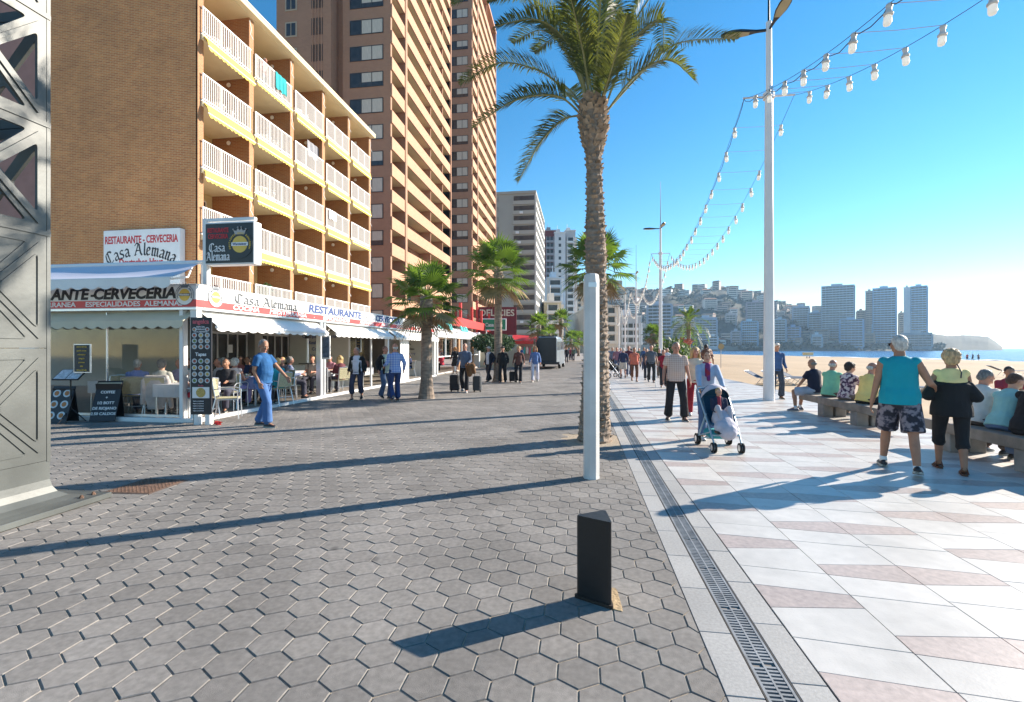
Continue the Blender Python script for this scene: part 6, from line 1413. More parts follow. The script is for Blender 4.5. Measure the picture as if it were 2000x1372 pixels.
    # ---- clothes
    kind, cc = top[0], top[1]; cmt = cc if isinstance(cc, bpy.types.Material) else cloth(cc, 'top_cloth'); e_ = .016; loose = top[2] if len(top) > 2 else 0
    mb = MB(); mb.M = Matrix.Scale(k, 4)
    hem = -.07 if not (len(top) > 3) else top[3]
    rg = [(h, rx, ry, o, e_+loose*max(0, .35-h)*.12) for h, rx, ry, o in tor if hem < h < .5]
    f0 = [a for a in tor if a[0] <= hem] or [tor[0]]
    rg = [(hem, .172+.03*g+.012*female+loose*.03, .125+.035*g+loose*.03, 0, e_)]+rg
    if kind != 'straps': rg += [(.505, .105, .078, -.012, .012), (.535, .072, .068, -.008, .004)]
    else: rg = [a for a in rg if a[0] <= .40]
    ring_loft(mb, [rr_(*a) for a in rg])
    if female and kind: 
        for s_ in (-1, 1): mb.ball(tuple(T_(.30)+rs*s_*.07+fs_*.09), (.062, .055, .058), 10)
    if g > .25: mb.ball(tuple(T_(.12)+fw*(.05+.06*g)), (.13+.04*g, .09+.05*g, .12), 12)
    for i in (0, 1):
        if kind == 'vest': caps(mb, T_(.42)+(sj[i]-T_(.475))*.55, sj[i].lerp(T_(.475), .10), .080, .066, 10)
        elif kind == 'straps': mb.tube([T_(.38)+(sj[i]-T_(.475))*.5+fs_*.08, T_(.50)+(sj[i]-T_(.475))*.55, T_(.38)+(sj[i]-T_(.475))*.5-fs_*.09], .014, 6)
        else:
            caps(mb, T_(.415)+(sj[i]-T_(.475))*.5, sj[i]-up*.022, .080, .068, 10)
            if kind == 'short': en = sj[i].lerp(eb[i], .66); mb.tube([sj[i], sj[i].lerp(en, .5), en], [.068, .066+.008*g, .067+.01*g], 12)
            else:
                mb.tube([sj[i], sj[i].lerp(eb[i], .5), eb[i]], [.068, .061, .056], 12); caps(mb, eb[i], wr[i].lerp(eb[i], .04), .056, .040, 10, r1=False)
                rr2 = random.Random(i)
                for q in (.3, .6, .8): c_ = sj[i].lerp(eb[i], q); mb.ball(tuple(c_+V((rr2.uniform(-.01, .01), rr2.uniform(-.01, .01), 0))), .062, 8)
    remesh(mb.build({'short': 'shirt', 'long': 'pullover', 'vest': 'sleeveless_top', 'straps': 'strap_top', 'jacket': 'jacket'}.get(kind, 'shirt'), cmt, t), vox, 3)
    if over:      # open cardigan or waistcoat
        om = over if isinstance(over, bpy.types.Material) else cloth(over, 'cardigan_cloth'); mb = MB(); mb.M = Matrix.Scale(k, 4)
        ring_loft(mb, [rr_(h, rx, ry*.82, o-.034, .040) for h, rx, ry, o in tor if -.1 < h < .46])
        for i in (0, 1): caps(mb, T_(.40)+(sj[i]-T_(.475))*.7-fs_*.01, sj[i]-up*.02, .092, .082, 10); mb.tube([sj[i], sj[i].lerp(eb[i], .5), eb[i]], [.084, .078, .074], 10); caps(mb, eb[i], wr[i].lerp(eb[i], .06), .074, .054, 10, r1=False); mb.tube([T_(.44)+(sj[i]-T_(.475))*.62+fs_*.06, T_(.2)+(sj[i]-T_(.475))*.72+fs_*(.09+.04*g), T_(-.1)+(sj[i]-T_(.475))*.8+fs_*.09], [.045, .045, .04], 8)
        remesh(mb.build('cardigan', om, t), vox, 3)
    # bottoms
    bk, bc = bottom[0], bottom[1]; bm_ = bc if isinstance(bc, bpy.types.Material) else cloth(bc, 'bottom_cloth'); mb = MB(); mb.M = Matrix.Scale(k, 4)
    if bk in ('trousers', 'shorts', 'cropped'):
        w1 = .03 if len(bottom) < 3 else bottom[2]
        ring_loft(mb, [rr_(-.11, .13, .11, 0, .0), rr_(-.04, .165+.03*g+.01*female, .12+.03*g, -.005, .014), rr_(.03, .168+.04*g, .118+.04*g, 0, .008), rr_(.085, .158+.05*g, .112+.05*g, .0, .010)])
        for i in (0, 1):
            if bk == 'shorts': en = hj[i].lerp(kn[i], .93); mb.tube([hj[i], hj[i].lerp(en, .5), en], [.105+.02*g, .098+w1*.5, .098+w1*.6], 12); caps(mb, hj[i], hj[i].lerp(kn[i], .3), .104+.02*g, .10, 10)
            else:
                ed = ank[i].lerp(kn[i], .06 if bk == 'trousers' else (bottom[3] if len(bottom) > 3 else .42))
                caps(mb, hj[i], kn[i], .100+.02*g, .068+w1*.3, 12); mb.tube([kn[i]+(kn[i]-ed)*.02, kn[i].lerp(ed, .35), kn[i].lerp(ed, .75), ed], [.068+w1*.3, .066+w1*.35, .060+w1*.6, .060+w1*.75], 12)
                rr2 = random.Random(i+3)
                for q in (.75, .85, .93): c_ = kn[i].lerp(ed, q); mb.ball(tuple(c_+V((rr2.uniform(-.008, .008), rr2.uniform(-.01, .01), 0))), .056+w1*.7, 8)
    elif bk in ('skirt', 'dress'):
        ln = bottom[2] if len(bottom) > 2 else .45; km = (kn[0]+kn[1])/2; am = (ank[0]+ank[1])/2
        if sit: 
            for i in (0, 1): caps(mb, hj[i], kn[i], .115, .09, 12)
            ring_loft(mb, [rr_(-.05, .18, .13, 0, .01), rr_(.10, .165, .12, 0, .01)])
        else:
            wd = abs(kn[0].x-kn[1].x)/2; fd_ = abs(kn[0].y-kn[1].y)/2; e2 = km.lerp(am, max(0, (ln-.42)/.42)); ring_loft(mb, [(e2, rt, fw, .115+wd, .10+fd_), (km+Z_*.12, rt, fw, .125+wd, .11+fd_*.8), rr_(-.10, .185+.03*g, .14+.03*g, 0, .01), rr_(0, .175+.03*g, .13+.03*g, 0, .012), rr_(.10, .155+.05*g, .11+.05*g, 0, .012)])
    remesh(mb.build({'trousers': 'trousers', 'shorts': 'shorts', 'cropped': 'cropped_trousers', 'skirt': 'skirt', 'dress': 'dress'}[bk], bm_, t), vox, 3)
    # shoes
    if socks:
        for i in (0, 1): mb = MB(); mb.M = Matrix.Scale(k, 4); mb.tube([ank[i]-Z_*.03, ank[i]+(kn[i]-ank[i]).normalized()*.05], [.044, .043], 10); mb.build('sock', cloth(socks, 'sock_cloth'), t, smooth=True)
    sm = shoes if isinstance(shoes, bpy.types.Material) else cloth(shoes, 'shoe_leather', .08, .5)
    for i in (0, 1):
        c = ank[i]-Z_*.085; fy_ = fyaw[i]; f_ = V((-sin(fy_), cos(fy_), 0)); r_ = V((cos(fy_), sin(fy_), 0)); lift = feet[i][4] if len(feet[i]) > 4 else 0
        def fp(y, z): return c+f_*(y*cos(lift)+z*sin(lift)*0)+Z_*(z+(.17-y)*sin(lift) if lift > 0 else z+(y+.07)*sin(-lift))
        mb = MB(); mb.M = Matrix.Scale(k, 4)
        if shoe_kind == 'sandal':
            sec = [(-.075, .028), (-.05, .036), (.02, .038), (.10, .046), (.155, .042), (.185, .02)]
            vs = []
            for y, w_ in sec: vs += [fp(y, .004)-r_*w_, fp(y, .004)+r_*w_, fp(y, .026)+r_*w_, fp(y, .026)-r_*w_]
            q = len(sec); mb.add(vs, [(j*4+a, j*4+(a+1) % 4, j*4+4+(a+1) % 4, j*4+4+a) for j in range(q-1) for a in range(4)]+[(3, 2, 1, 0), (q*4-4, q*4-3, q*4-2, q*4-1)])
            for y, h_ in ((.10, .05), (.04, .075), (-.02, .10)): mb.tube([fp(y, .02)-r_*.044, fp(y, h_)-r_*.025, fp(y, h_)+r_*.025, fp(y, .02)+r_*.044], .008, 6)
            mb.build('sandal', sm, t)
        else:
            sec = [(-.080, .022, .05), (-.065, .036, .075), (-.02, .042, .095), (.04, .044, .085), (.10, .050, .062), (.155, .046, .05), (.19, .026, .035)]
            vs = []; n8 = 10
            for y, w_, h_ in sec:
                for a in range(n8): an = 2*pi*a/n8; z_ = .003+(h_-.003)*(.5+.5*sin(an)) if sin(an) > -.3 else .003; vs.append(fp(y, z_)+r_*w_*(cos(an)*(1.0 if sin(an) < .3 else .8)))
            q = len(sec); mb.add(vs, [(j*n8+a, j*n8+n8+a, j*n8+n8+(a+1) % n8, j*n8+(a+1) % n8) for j in range(q-1) for a in range(n8)]+[tuple(range(n8)), tuple((q-1)*n8+a for a in range(n8-1, -1, -1))])
            sh = mb.build('shoe', sm, t, smooth=True)
            mb = MB(); mb.M = Matrix.Scale(k, 4); vs = []
            for y, w_, h_ in sec: vs += [fp(y, 0)-r_*(w_+.004), fp(y, 0)+r_*(w_+.004), fp(y, .022)+r_*(w_+.004), fp(y, .022)-r_*(w_+.004)]
            mb.add(vs, [(j*4+a, j*4+(a+1) % 4, j*4+4+(a+1) % 4, j*4+4+a) for j in range(q-1) for a in range(4)]+[(3, 2, 1, 0), (q*4-4, q*4-3, q*4-2, q*4-1)])
            if vox < .02: mb.build('sole', cloth((.45, .42, .36), 'shoe_sole', .05, .7), sh)
    if scarf:
        mb = MB(); mb.M = Matrix.Scale(k, 4); mb.tube([nk+rs*.06-up*.02, nk+fs_*.075-up*.04, nk-rs*.06-up*.02, nk-fs_*.06, nk+rs*.06-up*.02], .034, 8); caps(mb, nk+fs_*.085-up*.05, T_(.22)+fs_*.165+rs*.02, .04, .035, 8); caps(mb, nk+fs_*.085+rs*.03-up*.06, T_(.30)+fs_*.165+rs*.06, .036, .03, 8); remesh(mb.build('scarf', scarf if isinstance(scarf, bpy.types.Material) else cloth(scarf, 'scarf_cloth'), t), vox, 2)
    return t
def hash_(s): return sum((i+1)*ord(c) for i, c in enumerate(s)) % 99991
def hand_geo(w, d, pn, ac, side):
    """palm plus four curled fingers and a thumb; d: towards finger tips, ac: across towards the thumb side, pn: back of the hand"""
    mb = MB(); c0 = w; c1 = w+d*.085
    vs = []
    for p, wd, th in ((c0-d*.01, .026, .020), (c0+d*.02, .032, .017), (c0+d*.055, .040, .015), (c1, .040, .012)):
        for a in range(8): an = 2*pi*a/8; vs.append(p+ac*wd*cos(an)+pn*th*sin(an))
    mb.add(vs, [(j*8+a, j*8+(a+1) % 8, j*8+8+(a+1) % 8, j*8+8+a) for j in range(3) for a in range(8)]+[tuple(range(7, -1, -1)), tuple(24+a for a in range(8))])
    for j, (o, l) in enumerate(((.030, .068), (.010, .078), (-.011, .072), (-.031, .056))):
        b = c1-d*.01+ac*o; q = b+d*l*.5-pn*.010; r_ = q+(d*.7-pn*.6).normalized()*l*.32; s_ = r_+(d*.35-pn*.9).normalized()*l*.24
        mb.tube([b, q, r_, s_], [.0105, .0098, .009, .0075], 6)
    b = c0+d*.02+ac*.026; q = b+(d*.65+ac*.62-pn*.25).normalized()*.036; r_ = q+(d*.9+ac*.15-pn*.3).normalized()*.030
    mb.tube([b, q, r_], [.014, .012, .009], 6)
    return mb.v, mb.f
def PG(px, py): p = G(px, py); return (p.x, p.y)
def on_ground(px, d): p = PD(px, 681, d); return (p.x, p.y)
def walk(s=.25, w=.10): return [(-w, s*.9, 0, 5, -.0), (w, -s, .03, -5, .45)]
def walk2(s=.25, w=.10): return [(-w, -s, .03, 5, .45), (w, s*.9, 0, -5, 0)]
V4 = R   # shorthand
# ---- the couple with their backs to the viewer
m_camo = pattern_cloth('camouflage_shorts', 'blotch', (.022, .021, .030), (.22, .19, .21), (.06, .055, .08), 14)
m_turqs = cloth((.0, .29, .36), 'turquoise_cloth', .06)
gx, gy = PG(1757, 923); mfz = -27
person('white-haired man in a turquoise sleeveless top and camouflage shorts walking away', (gx, gy), mfz, 1.79, 'tan', ('short', 'white'), ('vest', m_turqs, .5), ('shorts', m_camo, .045), (.012, .012, .016), girth=.32, feet=[(-.15, .27, 0, 6, 0), (.15, -.26, .0, -8, .25)], hands=[(-.29, .05, .80), (.36, .24, 1.08)], head=(22, -2), glasses=True, socks=(.75, .73, .7), vox=.009, elbow=[None, (.35, -.6, -1)])
gx, gy = PG(1858, 922)
person('grey-blond woman in black dress and yellow top walking beside the turquoise-shirted man', (gx, gy), -24, 1.60, 'tan', ('curly', 'ashblond'), ('vest', cloth((.80, .66, .30), 'yellow_cloth')), ('cropped', m_blk, .03, .72), (.13, .045, .02), girth=.28, female=True, feet=[(-.10, .20, 0, 5, 0), (.10, -.18, 0, -5, 0)], hands=[(-.40, .20, 1.00), (.22, .30, 1.02)], head=(10, 0), vox=.009, shoe_kind='sandal', elbow=[(-.2, -.5, -1), None])
t_ = bpy.data.objects[-1] if False else None
wl = [o for o in bpy.data.objects if o.get('label', '').startswith('grey-blond woman')][0]
mb = MB(); mb.M = Matrix.Scale(1.62/1.75, 4)
ring_loft(mb, [(V((0, 0, .78)), V((1, 0, 0)), V((0, 1, 0)), .235, .20), (V((0, 0, .90)), V((1, 0, 0)), V((0, 1, 0)), .232, .19), (V((0, .0, 1.04)), V((1, 0, 0)), V((0, 1, 0)), .20, .175), (V((0, 0, 1.14)), V((1, 0, 0)), V((0, 1, 0)), .21, .17), (V((0, 0, 1.22)), V((1, 0, 0)), V((0, 1, 0)), .225, .165), (V((0, 0, 1.262)), V((1, 0, 0)), V((0, 1, 0)), .18, .13)], 20)
for s_ in (-1, 1): caps(mb, (s_*.16, 0, 1.20), (s_*.25, -.04, 1.06), .085, .08, 10)
remesh(mb.build('off_shoulder_tunic', m_blk, wl), .009, 3)
mb = MB(); mb.M = Matrix.Scale(1.62/1.75, 4); mb.tube([(.02, .10, 1.50), (.05, -.06, 1.50), (.08, -.13, 1.40), (.07, -.15, 1.32)], .008, 6); mb.build('strap', m_black, wl)
# ---- bench sitters
def bench_sit(label, y, face, **k):
    fy = R(face); bx = 5.86; return person(label, (bx, y, 0), face, sit=k.pop('sitz', .545), **k)
gp_ = 'people seated on the far bench'
m_flor = pattern_cloth('floral_blouse', 'blotch', (.05, .03, .06), (.62, .55, .52), (.35, .22, .30), 16)
bench_sit('man in a navy polo and pale shorts at the far end of the far bench', 12.85, 28, H=1.74, skin='tan', hair=('bald', 'grey'), top=('short', cloth((.010, .013, .035), 'navy_cloth')), bottom=('shorts', (.35, .38, .45)), shoes=(.08, .09, .14), girth=.2, feet=[(-.36, .28, 0, 40, 0), (-.05, .40, 0, 20, 0)], lean=8, head=(0, -10), socks=(.7, .7, .7), group=gp_)
bench_sit('bald man in a mint green shirt on the far bench, second from its far end', 12.2, -62, H=1.73, skin='red', hair=('bald', 'white'), top=('short', cloth((.20, .52, .33), 'mint_cloth')), bottom=('trousers', (.12, .10, .08)), girth=.35, lean=10, head=(10, -8), group=gp_)
bench_sit('dark-haired woman in a floral blouse on the far bench', 11.5, -70, H=1.64, female=True, hair=('curly', 'dark'), top=('short', m_flor), bottom=('trousers', (.18, .14, .11)), girth=.2, lean=10, head=(-18, -10), group=gp_)
bench_sit('grey-haired man in a bright yellow shirt on the near end of the far bench', 10.78, -70, H=1.72, skin='red', hair=('bald', 'white'), top=('short', cloth((.82, .60, .20), 'yellow_shirt')), bottom=('shorts', (.012, .012, .014)), girth=.45, lean=16, head=(-25, -14), glasses=True, vox=.012, shoes=(.1, .05, .04), group=gp_)
gp_ = 'people seated on the near bench'
bench_sit('grey-haired man in a white shirt on the near bench', 8.02, -68, H=1.70, skin='red', hair=('short', 'grey'), top=('long', cloth((.62, .58, .54), 'white_shirt')), bottom=('trousers', (.09, .065, .055)), girth=.3, lean=20, head=(-22, -24), vox=.012, group=gp_)
bench_sit('brown-haired woman in a pale aqua top on the near bench', 7.55, -68, H=1.66, female=True, hair=('short', 'brown'), top=('short', cloth((.25, .50, .50), 'aqua_cloth')), bottom=('trousers', (.10, .16, .28)), girth=.3, lean=24, head=(-20, -26), vox=.012, group=gp_)
bench_sit('person in a black jacket at the right edge of the near bench', 7.12, -68, H=1.76, hair=('short', 'brown'), top=('long', m_blk, .4), bottom=('trousers', (.02, .02, .025)), girth=.5, lean=18, head=(-10, -14), vox=.012, group=gp_)
p = on_ground(1970, 9.6); person('dark-haired person with a red hair clip sitting on the sand side beyond the near bench', (p[0], p[1], 0), 150, 1.6, 'tan', ('bun', 'dark'), ('short', (.30, .03, .05)), ('trousers', (.05, .05, .07)), sit=.5, lean=5, vox=.02)
# ---- walkers on the marble
m_plaid = pattern_cloth('pink_plaid_shirt', 'plaid', (.60, .46, .38), (.42, .24, .20), None, 22)
SW_, CW = 172, 0
gx, gy = PG(1320, 821)
person('grey-haired man in a pink checked shirt and black trousers walking towards the viewer', (gx, gy), 176, 1.76, 'red', ('short', 'grey'), ('short', m_plaid, .3), ('trousers', (.018, .016, .018), .05), (.05, .025, .02), feet=[(-.17, .10, 0, 10, 0), (.16, -.04, 0, -10, 0)], hands=[(-.30, .04, .84), (.27, .08, .90)], girth=.28, head=(5, -12), vox=.010, facef=True)
_q = G(1406, 877); gx, gy = _q.x+.02, _q.y+.86
person('curly-haired woman in a pale blue top and red scarf pushing the pushchair', (gx, gy), 183, 1.60, 'fair', ('curly', 'auburn'), ('long', cloth((.38, .44, .56), 'pale_blue_cloth')), ('trousers', (.07, .13, .26), .03), (.5, .48, .5), female=True, feet=[(-.10, -.16, 0.0, 5, 0), (.12, .10, 0, -5, 0)], hands=[(-.18, .42, .98), (.26, .42, .98)], head=(-12, -8), vox=.009, facef=True, glasses=False, scarf=pattern_cloth('red_scarf', 'blotch', (.32, .02, .04), (.16, .03, .14), None, 9), elbow=[(-.9, -.3, -.5), (.9, -.3, -.5)])
p = on_ground(1358, 10.9); person('blond woman in red trousers half hidden behind the woman with the scarf', (p[0], p[1]), 178, 1.64, 'red', ('bob', 'blond'), ('long', cloth((.55, .48, .38), 'cream_cloth')), ('trousers', (.30, .015, .03)), (.5, .5, .5), female=True, feet=walk(.2), vox=.014, facef=True)
p = on_ground(1379, 19); person('man in a dark T-shirt and yellow-green shorts walking away behind the scarfed woman', (p[0], p[1]), -12, 1.78, 'tan', ('short', 'dark'), ('short', (.05, .06, .09)), ('shorts', (.45, .60, .10)), feet=walk(), vox=.02)
gx, gy = PG(1517, 780); person('man in blue denim jacket and dark jeans standing just behind the nearest lamp post', (gx+.05, gy+.15), 178, 1.78, 'tan', ('cap', HAIRC['white']), ('long', (.03, .08, .20)), ('trousers', (.03, .04, .06), .05), (.06, .03, .02), feet=walk(.12), vox=.014)
gx, gy = PG(1239, 746); person('woman in a coral top and brown cropped trousers walking with a shoulder bag', (gx, gy), 180, 1.66, 'tan', ('short', 'brown'), ('short', cloth((.62, .16, .10), 'coral_cloth'), .5), ('cropped', (.14, .06, .035)), (.25, .12, .08), female=True, girth=.25, feet=walk(.14), vox=.016)
gx, gy = PG(1272, 748); person('bald man in a grey T-shirt and black trousers on the marble', (gx, gy), 178, 1.76, 'red', ('bald', 'grey'), ('short', (.10, .11, .13)), ('trousers', (.02, .02, .022)), (.35, .3, .28), girth=.3, feet=walk(.1), vox=.016)
gx, gy = PG(1296, 757); cw_t = person('woman in a dark red top walking with a thin white cane', (gx, gy), 176, 1.56, 'red', ('short', 'brown'), ('short', (.30, .012, .03)), ('trousers', (.02, .02, .025)), (.2, .12, .1), female=True, feet=walk2(.12), hands=[None, (.32, .18, .80)], vox=.016)
def stick(label, x, y, z1, m, name='walking_cane'): t = empty(name, (x, y, 0), 0, label, 'cane'); mb = MB(); mb.tube([(0, 0, 0), (.0, 0, z1-.05), (.02, 0, z1), (.08, 0, z1)], .011, 6); mb.build('shaft', m, t); return t
stick('thin white cane beside the woman in dark red', gx-.34, gy-.16, .84, m_white)
rr = random.Random(15)
crowd = [(1263, 24, 'dark', (.04, .05, .08), 'man in a dark jacket behind the grey T-shirted man'), (1288, 26, 'dark', (.02, .02, .025), 'person in black between the grey and red tops'), (1303, 27, 'white', (.6, .6, .62), 'person in a white shirt left of the plaid-shirted man'), (1228, 27, 'grey', (.10, .02, .04), 'person in dark maroon behind the coral-topped woman'), (1217, 25, 'white', (.03, .04, .09), 'man in navy top and pale shorts left of the coral-topped woman'),
         (1205, 30, 'brown', (.25, .12, .16), 'person in mauve among the strollers near the big trunk'), (1196, 33, 'grey', (.12, .14, .2), 'person in slate blue close to the big trunk'), (1212, 36, 'brown', (.3, .2, .25), 'person in dusty pink in the distant promenade crowd'), (1233, 38, 'dark', (.3, .05, .05), 'person in dark red far behind the coral-topped woman'), (1248, 40, 'grey', (.12, .16, .10), 'person in olive in the distant promenade crowd'), (1188, 40, 'dark', (.3, .3, .35), 'person in pale grey at the far end beside the trunk'), (1258, 34, 'brown', (.05, .10, .22), 'person in mid blue behind the dark-jacketed man')]
for px, d, hc_, c, lb in crowd:
    p = on_ground(px, d); sh = 'navy top' in lb; person(lb, p, rr.choice([176, 182, 170, 4]), rr.uniform(1.6, 1.78), rr.choice(['tan', 'red', 'fair']), ('short', hc_), (rr.choice(['short', 'long']), c), ('shorts' if sh else 'trousers', (.45, .42, .38) if sh else rr.choice([(.02, .02, .03), (.08, .10, .16), (.10, .08, .06)])), feet=walk(rr.uniform(.1, .2)) if rr.random() < .5 else walk2(.15), vox=.026, group='distant walkers on the marble promenade')
# ---- left side
gx, gy = PG(514, 834)
person('grey-haired man in a blue T-shirt and blue jeans walking with a hand in his pocket', (gx, gy), -88, 1.80, 'tan', ('short', 'grey'), ('short', cloth((.012, .09, .24), 'blue_shirt'), .2), ('trousers', (.06, .14, .33), .045), (.012, .012, .018), girth=.35, feet=[(-.10, -.16, 0, 5, .0), (.10, .16, .0, -5, .0)], hands=[(-.27, .36, .93), (.20, .05, .88)], head=(-28, -22), vox=.010, facef=True, elbow=[None, (.15, -1, 0)])
m_bshirt = pattern_cloth('blue_checked_shirt', 'plaid', (.16, .26, .55), (.45, .52, .66), None, 14)
gx, gy = PG(697, 782); person('woman in a white top, open black cardigan and cropped dark trousers before the terrace', (gx, gy), 190, 1.64, 'red', ('short', 'grey'), ('short', cloth((.66, .64, .70), 'white_cloth')), ('cropped', (.05, .05, .085), .05), (.02, .02, .025), female=True, girth=.35, feet=walk2(.12, .13), head=(-30, -15), over=m_blk, vox=.013)
gx, gy = PG(752, 780); person('woman in black jacket over a pale green top facing the man in checked blue', (gx, gy), -120, 1.68, 'red', ('short', 'brown'), ('short', (.42, .50, .42)), ('trousers', (.07, .12, .22), .04), (.02, .02, .02), female=True, girth=.2, feet=walk(.1), over=m_blk, vox=.014)
gx, gy = PG(772, 785); person('balding man in a blue checked shirt and jeans with his back turned', (gx, gy), 40, 1.76, 'red', ('bald', 'white'), ('long', m_bshirt), ('trousers', (.02, .045, .14), .04), (.10, .05, .03), feet=walk2(.08), vox=.014, hands=[(-.26, .26, 1.06), None])
gx, gy = PG(908, 767); lug = (gx, gy); person('man in a grey-blue jumper walking towards the viewer, carrying a brown coat over one arm', (gx, gy), 180, 1.80, 'red', ('short', 'grey'), ('long', (.10, .13, .20)), ('trousers', (.018, .018, .022)), (.3, .3, .32), feet=walk(.18), hands=[(-.18, .26, 1.02), None], vox=.014, facef=True)
t = empty('coat', (gx+.22, gy-.28, .62), 0, 'brown coat draped over the arm of the man in the jumper', 'coat'); mb = MB(); caps(mb, (-.05, .02, .36), (.14, .0, .34), .11, .10); caps(mb, (.0, 0, .33), (.02, .02, .05), .13, .10); caps(mb, (.13, 0, .3), (.18, .03, .12), .09, .07); remesh(mb.build('cloth', cloth((.16, .075, .03), 'brown_coat'), t), .016, 2)
def suitcase(x, y, w_, h_, label, c=(.015, .015, .018), rz=0):
    t = empty('suitcase', (x, y, 0), rz, label, 'suitcase'); mb = MB(); mb.box(-w_/2, w_/2, -.12, .12, .05, h_, b=.035); mb.build('body', cloth(c, 'case_fabric', .1, .6), t)
    for s_ in (-1, 1): mb = MB(); mb.lathe([(.035, -.02), (.035, .02)], 10, m=TR(s_*w_*.38, 0, .035, 0, 0, R(90))); mb.build('wheel', m_tyre, t)
    mb = MB(); mb.tube([(-.1, 0, h_), (-.1, 0, h_+.12), (.1, 0, h_+.12), (.1, 0, h_)], .01, 6); mb.build('handle', m_black, t)
suitcase(gx-.42, gy+.15, .34, .62, 'black suitcase left of the man in the grey-blue jumper'); suitcase(gx+.42, gy+.18, .30, .58, 'grey-black suitcase right of the man in the grey-blue jumper', (.04, .045, .05))
lw = [(955, 747, 'cap', 'white', ('short', (.5, .5, .55)), (.02, .02, .03), 'man in a white cap and dark waistcoat passing the second fan palm', dict(over=(.015, .018, .03), feet=walk(.25), face=150)),
      (982, 749, 'hat', 'dark', ('long', m_blk, .5), (.012, .012, .014), 'person in black clothes and a dark brimmed hat, walking with a stick', dict(feet=walk2(.15), girth=.3)),
      (1013, 749, 'curly', 'blond', ('long', (.12, .05, .04)), (.015, .015, .02), 'fair-haired woman in a brown jacket beside the person in black', dict(female=True, feet=walk(.15))),
      (1045, 747, 'bob', 'ginger', ('long', (.12, .20, .42)), (.66, .64, .72), 'ginger-haired woman in a blue jacket and white trousers before the van', dict(female=True, feet=walk2(.18)))]
for px, py, hs_, hcn, tp, bt, lb, kw in lw:
    gx, gy = PG(px, py); f_ = kw.pop('face', 180); person(lb, (gx, gy), f_, 1.70, 'red', (hs_, HAIRC[hcn]), tp, ('trousers', bt, .04), (.3, .28, .26) if 'white trousers' in lb else (.03, .03, .03), vox=.018, facef=True, **kw)
    if 'stick' in lb: stick('wooden walking stick of the person in black', gx-.38, gy-.18, .86, m_bark)
    if 'brown jacket' in lb: suitcase(gx-.35, gy+.5, .3, .5, 'small black bag standing behind the fair-haired woman in brown')
p = onx(863, TX-.9); person('person in a red top seated at the cafe next to the restaurant', (p.x, p.y, 0), 60, 1.7, 'red', ('short', 'grey'), ('long', (.5, .03, .06)), ('trousers', (.02, .02, .03)), sit=.54, vox=.02)
p = onx(889, TX+.6); person('ginger-haired woman in a short black coat standing at the cafe front', (p.x, p.y, 0), 20, 1.70, 'fair', ('bob', 'ginger'), ('long', m_blk), ('skirt', (.012, .012, .014), .40), (.3, .2, .15), female=True, vox=.018)
mbx = [(1052, 60), (1088, 48), (1100, 55), (1107, 52), (1114, 60), (1120, 58), (1018, 55), (990, 58)]
cl_ = [((.05, .10, .22), 'blue'), ((.15, .10, .12), 'plum'), ((.35, .30, .28), 'beige'), ((.02, .02, .03), 'black'), ((.30, .06, .08), 'dark pink'), ((.10, .14, .10), 'green-grey'), ((.02, .08, .25), 'royal blue'), ((.35, .10, .12), 'salmon')]
wh = ['behind the van', 'right of the van', 'beyond the van, nearest the small palms', 'just past the van', 'far down the street', 'farthest down the street', 'before the souvenir shop', 'at the left of the souvenir shop']
for (px, d), (c, cn), w_ in zip(mbx, cl_, wh):
    p = on_ground(px, d); person(f'small figure in {cn} {w_}', p, rr.choice([180, 0, 170]), 1.7, 'red', ('short', rr.choice(['grey', 'brown', 'dark'])), ('long', c), ('trousers', (.03, .03, .05)), feet=walk(.15), vox=.03, group='distant walkers on the paved street')
# bathers at the waterline
for i, (px, py, c, hh) in enumerate(((1886, 704, (.3, .18, .12), 'leftmost'), (1893, 704, (.04, .05, .1), 'second from the left'), (1903, 704, (.05, .06, .1), 'third from the left'), (1917, 705, (.5, .1, .08), 'in red, middle'), (1928, 705, (.03, .03, .05), 'in black, right of the red one'), (1939, 706, (.3, .25, .22), 'rightmost'))):
    p = PD(px, 681, 112); person(f'tiny walker at the water\'s edge, {hh} of the group', (p.x-3, p.y, -1.45), rr.choice([30, 150, -60]), 1.75, 'tan', ('short', 'dark'), ('short', c), ('shorts', (.04, .05, .10)), feet=walk(.2), vox=.05, group="walkers at the water's edge")
for px, nm_ in ((1597, 'left'), (1602, 'right')): p = PD(px, 681, 95); person(f'tiny figure sitting on the sand, {nm_} of the pair', (p.x-2, p.y, -1.1), 20, 1.7, 'tan', ('short', 'dark'), ('short', (.05, .05, .08)), ('shorts', (.03, .03, .04)), sit=.3, vox=.05, group='pair sitting on the sand')
# person on the top balcony
person('person in pink leaning at the top-floor balcony railing', (AX-.35, AY0+BW+1.3, Z[4]), -80, 1.68, 'red', ('short', 'white'), ('short', (.55, .28, .26)), ('trousers', (.3, .3, .3)), vox=.02, lean=10)
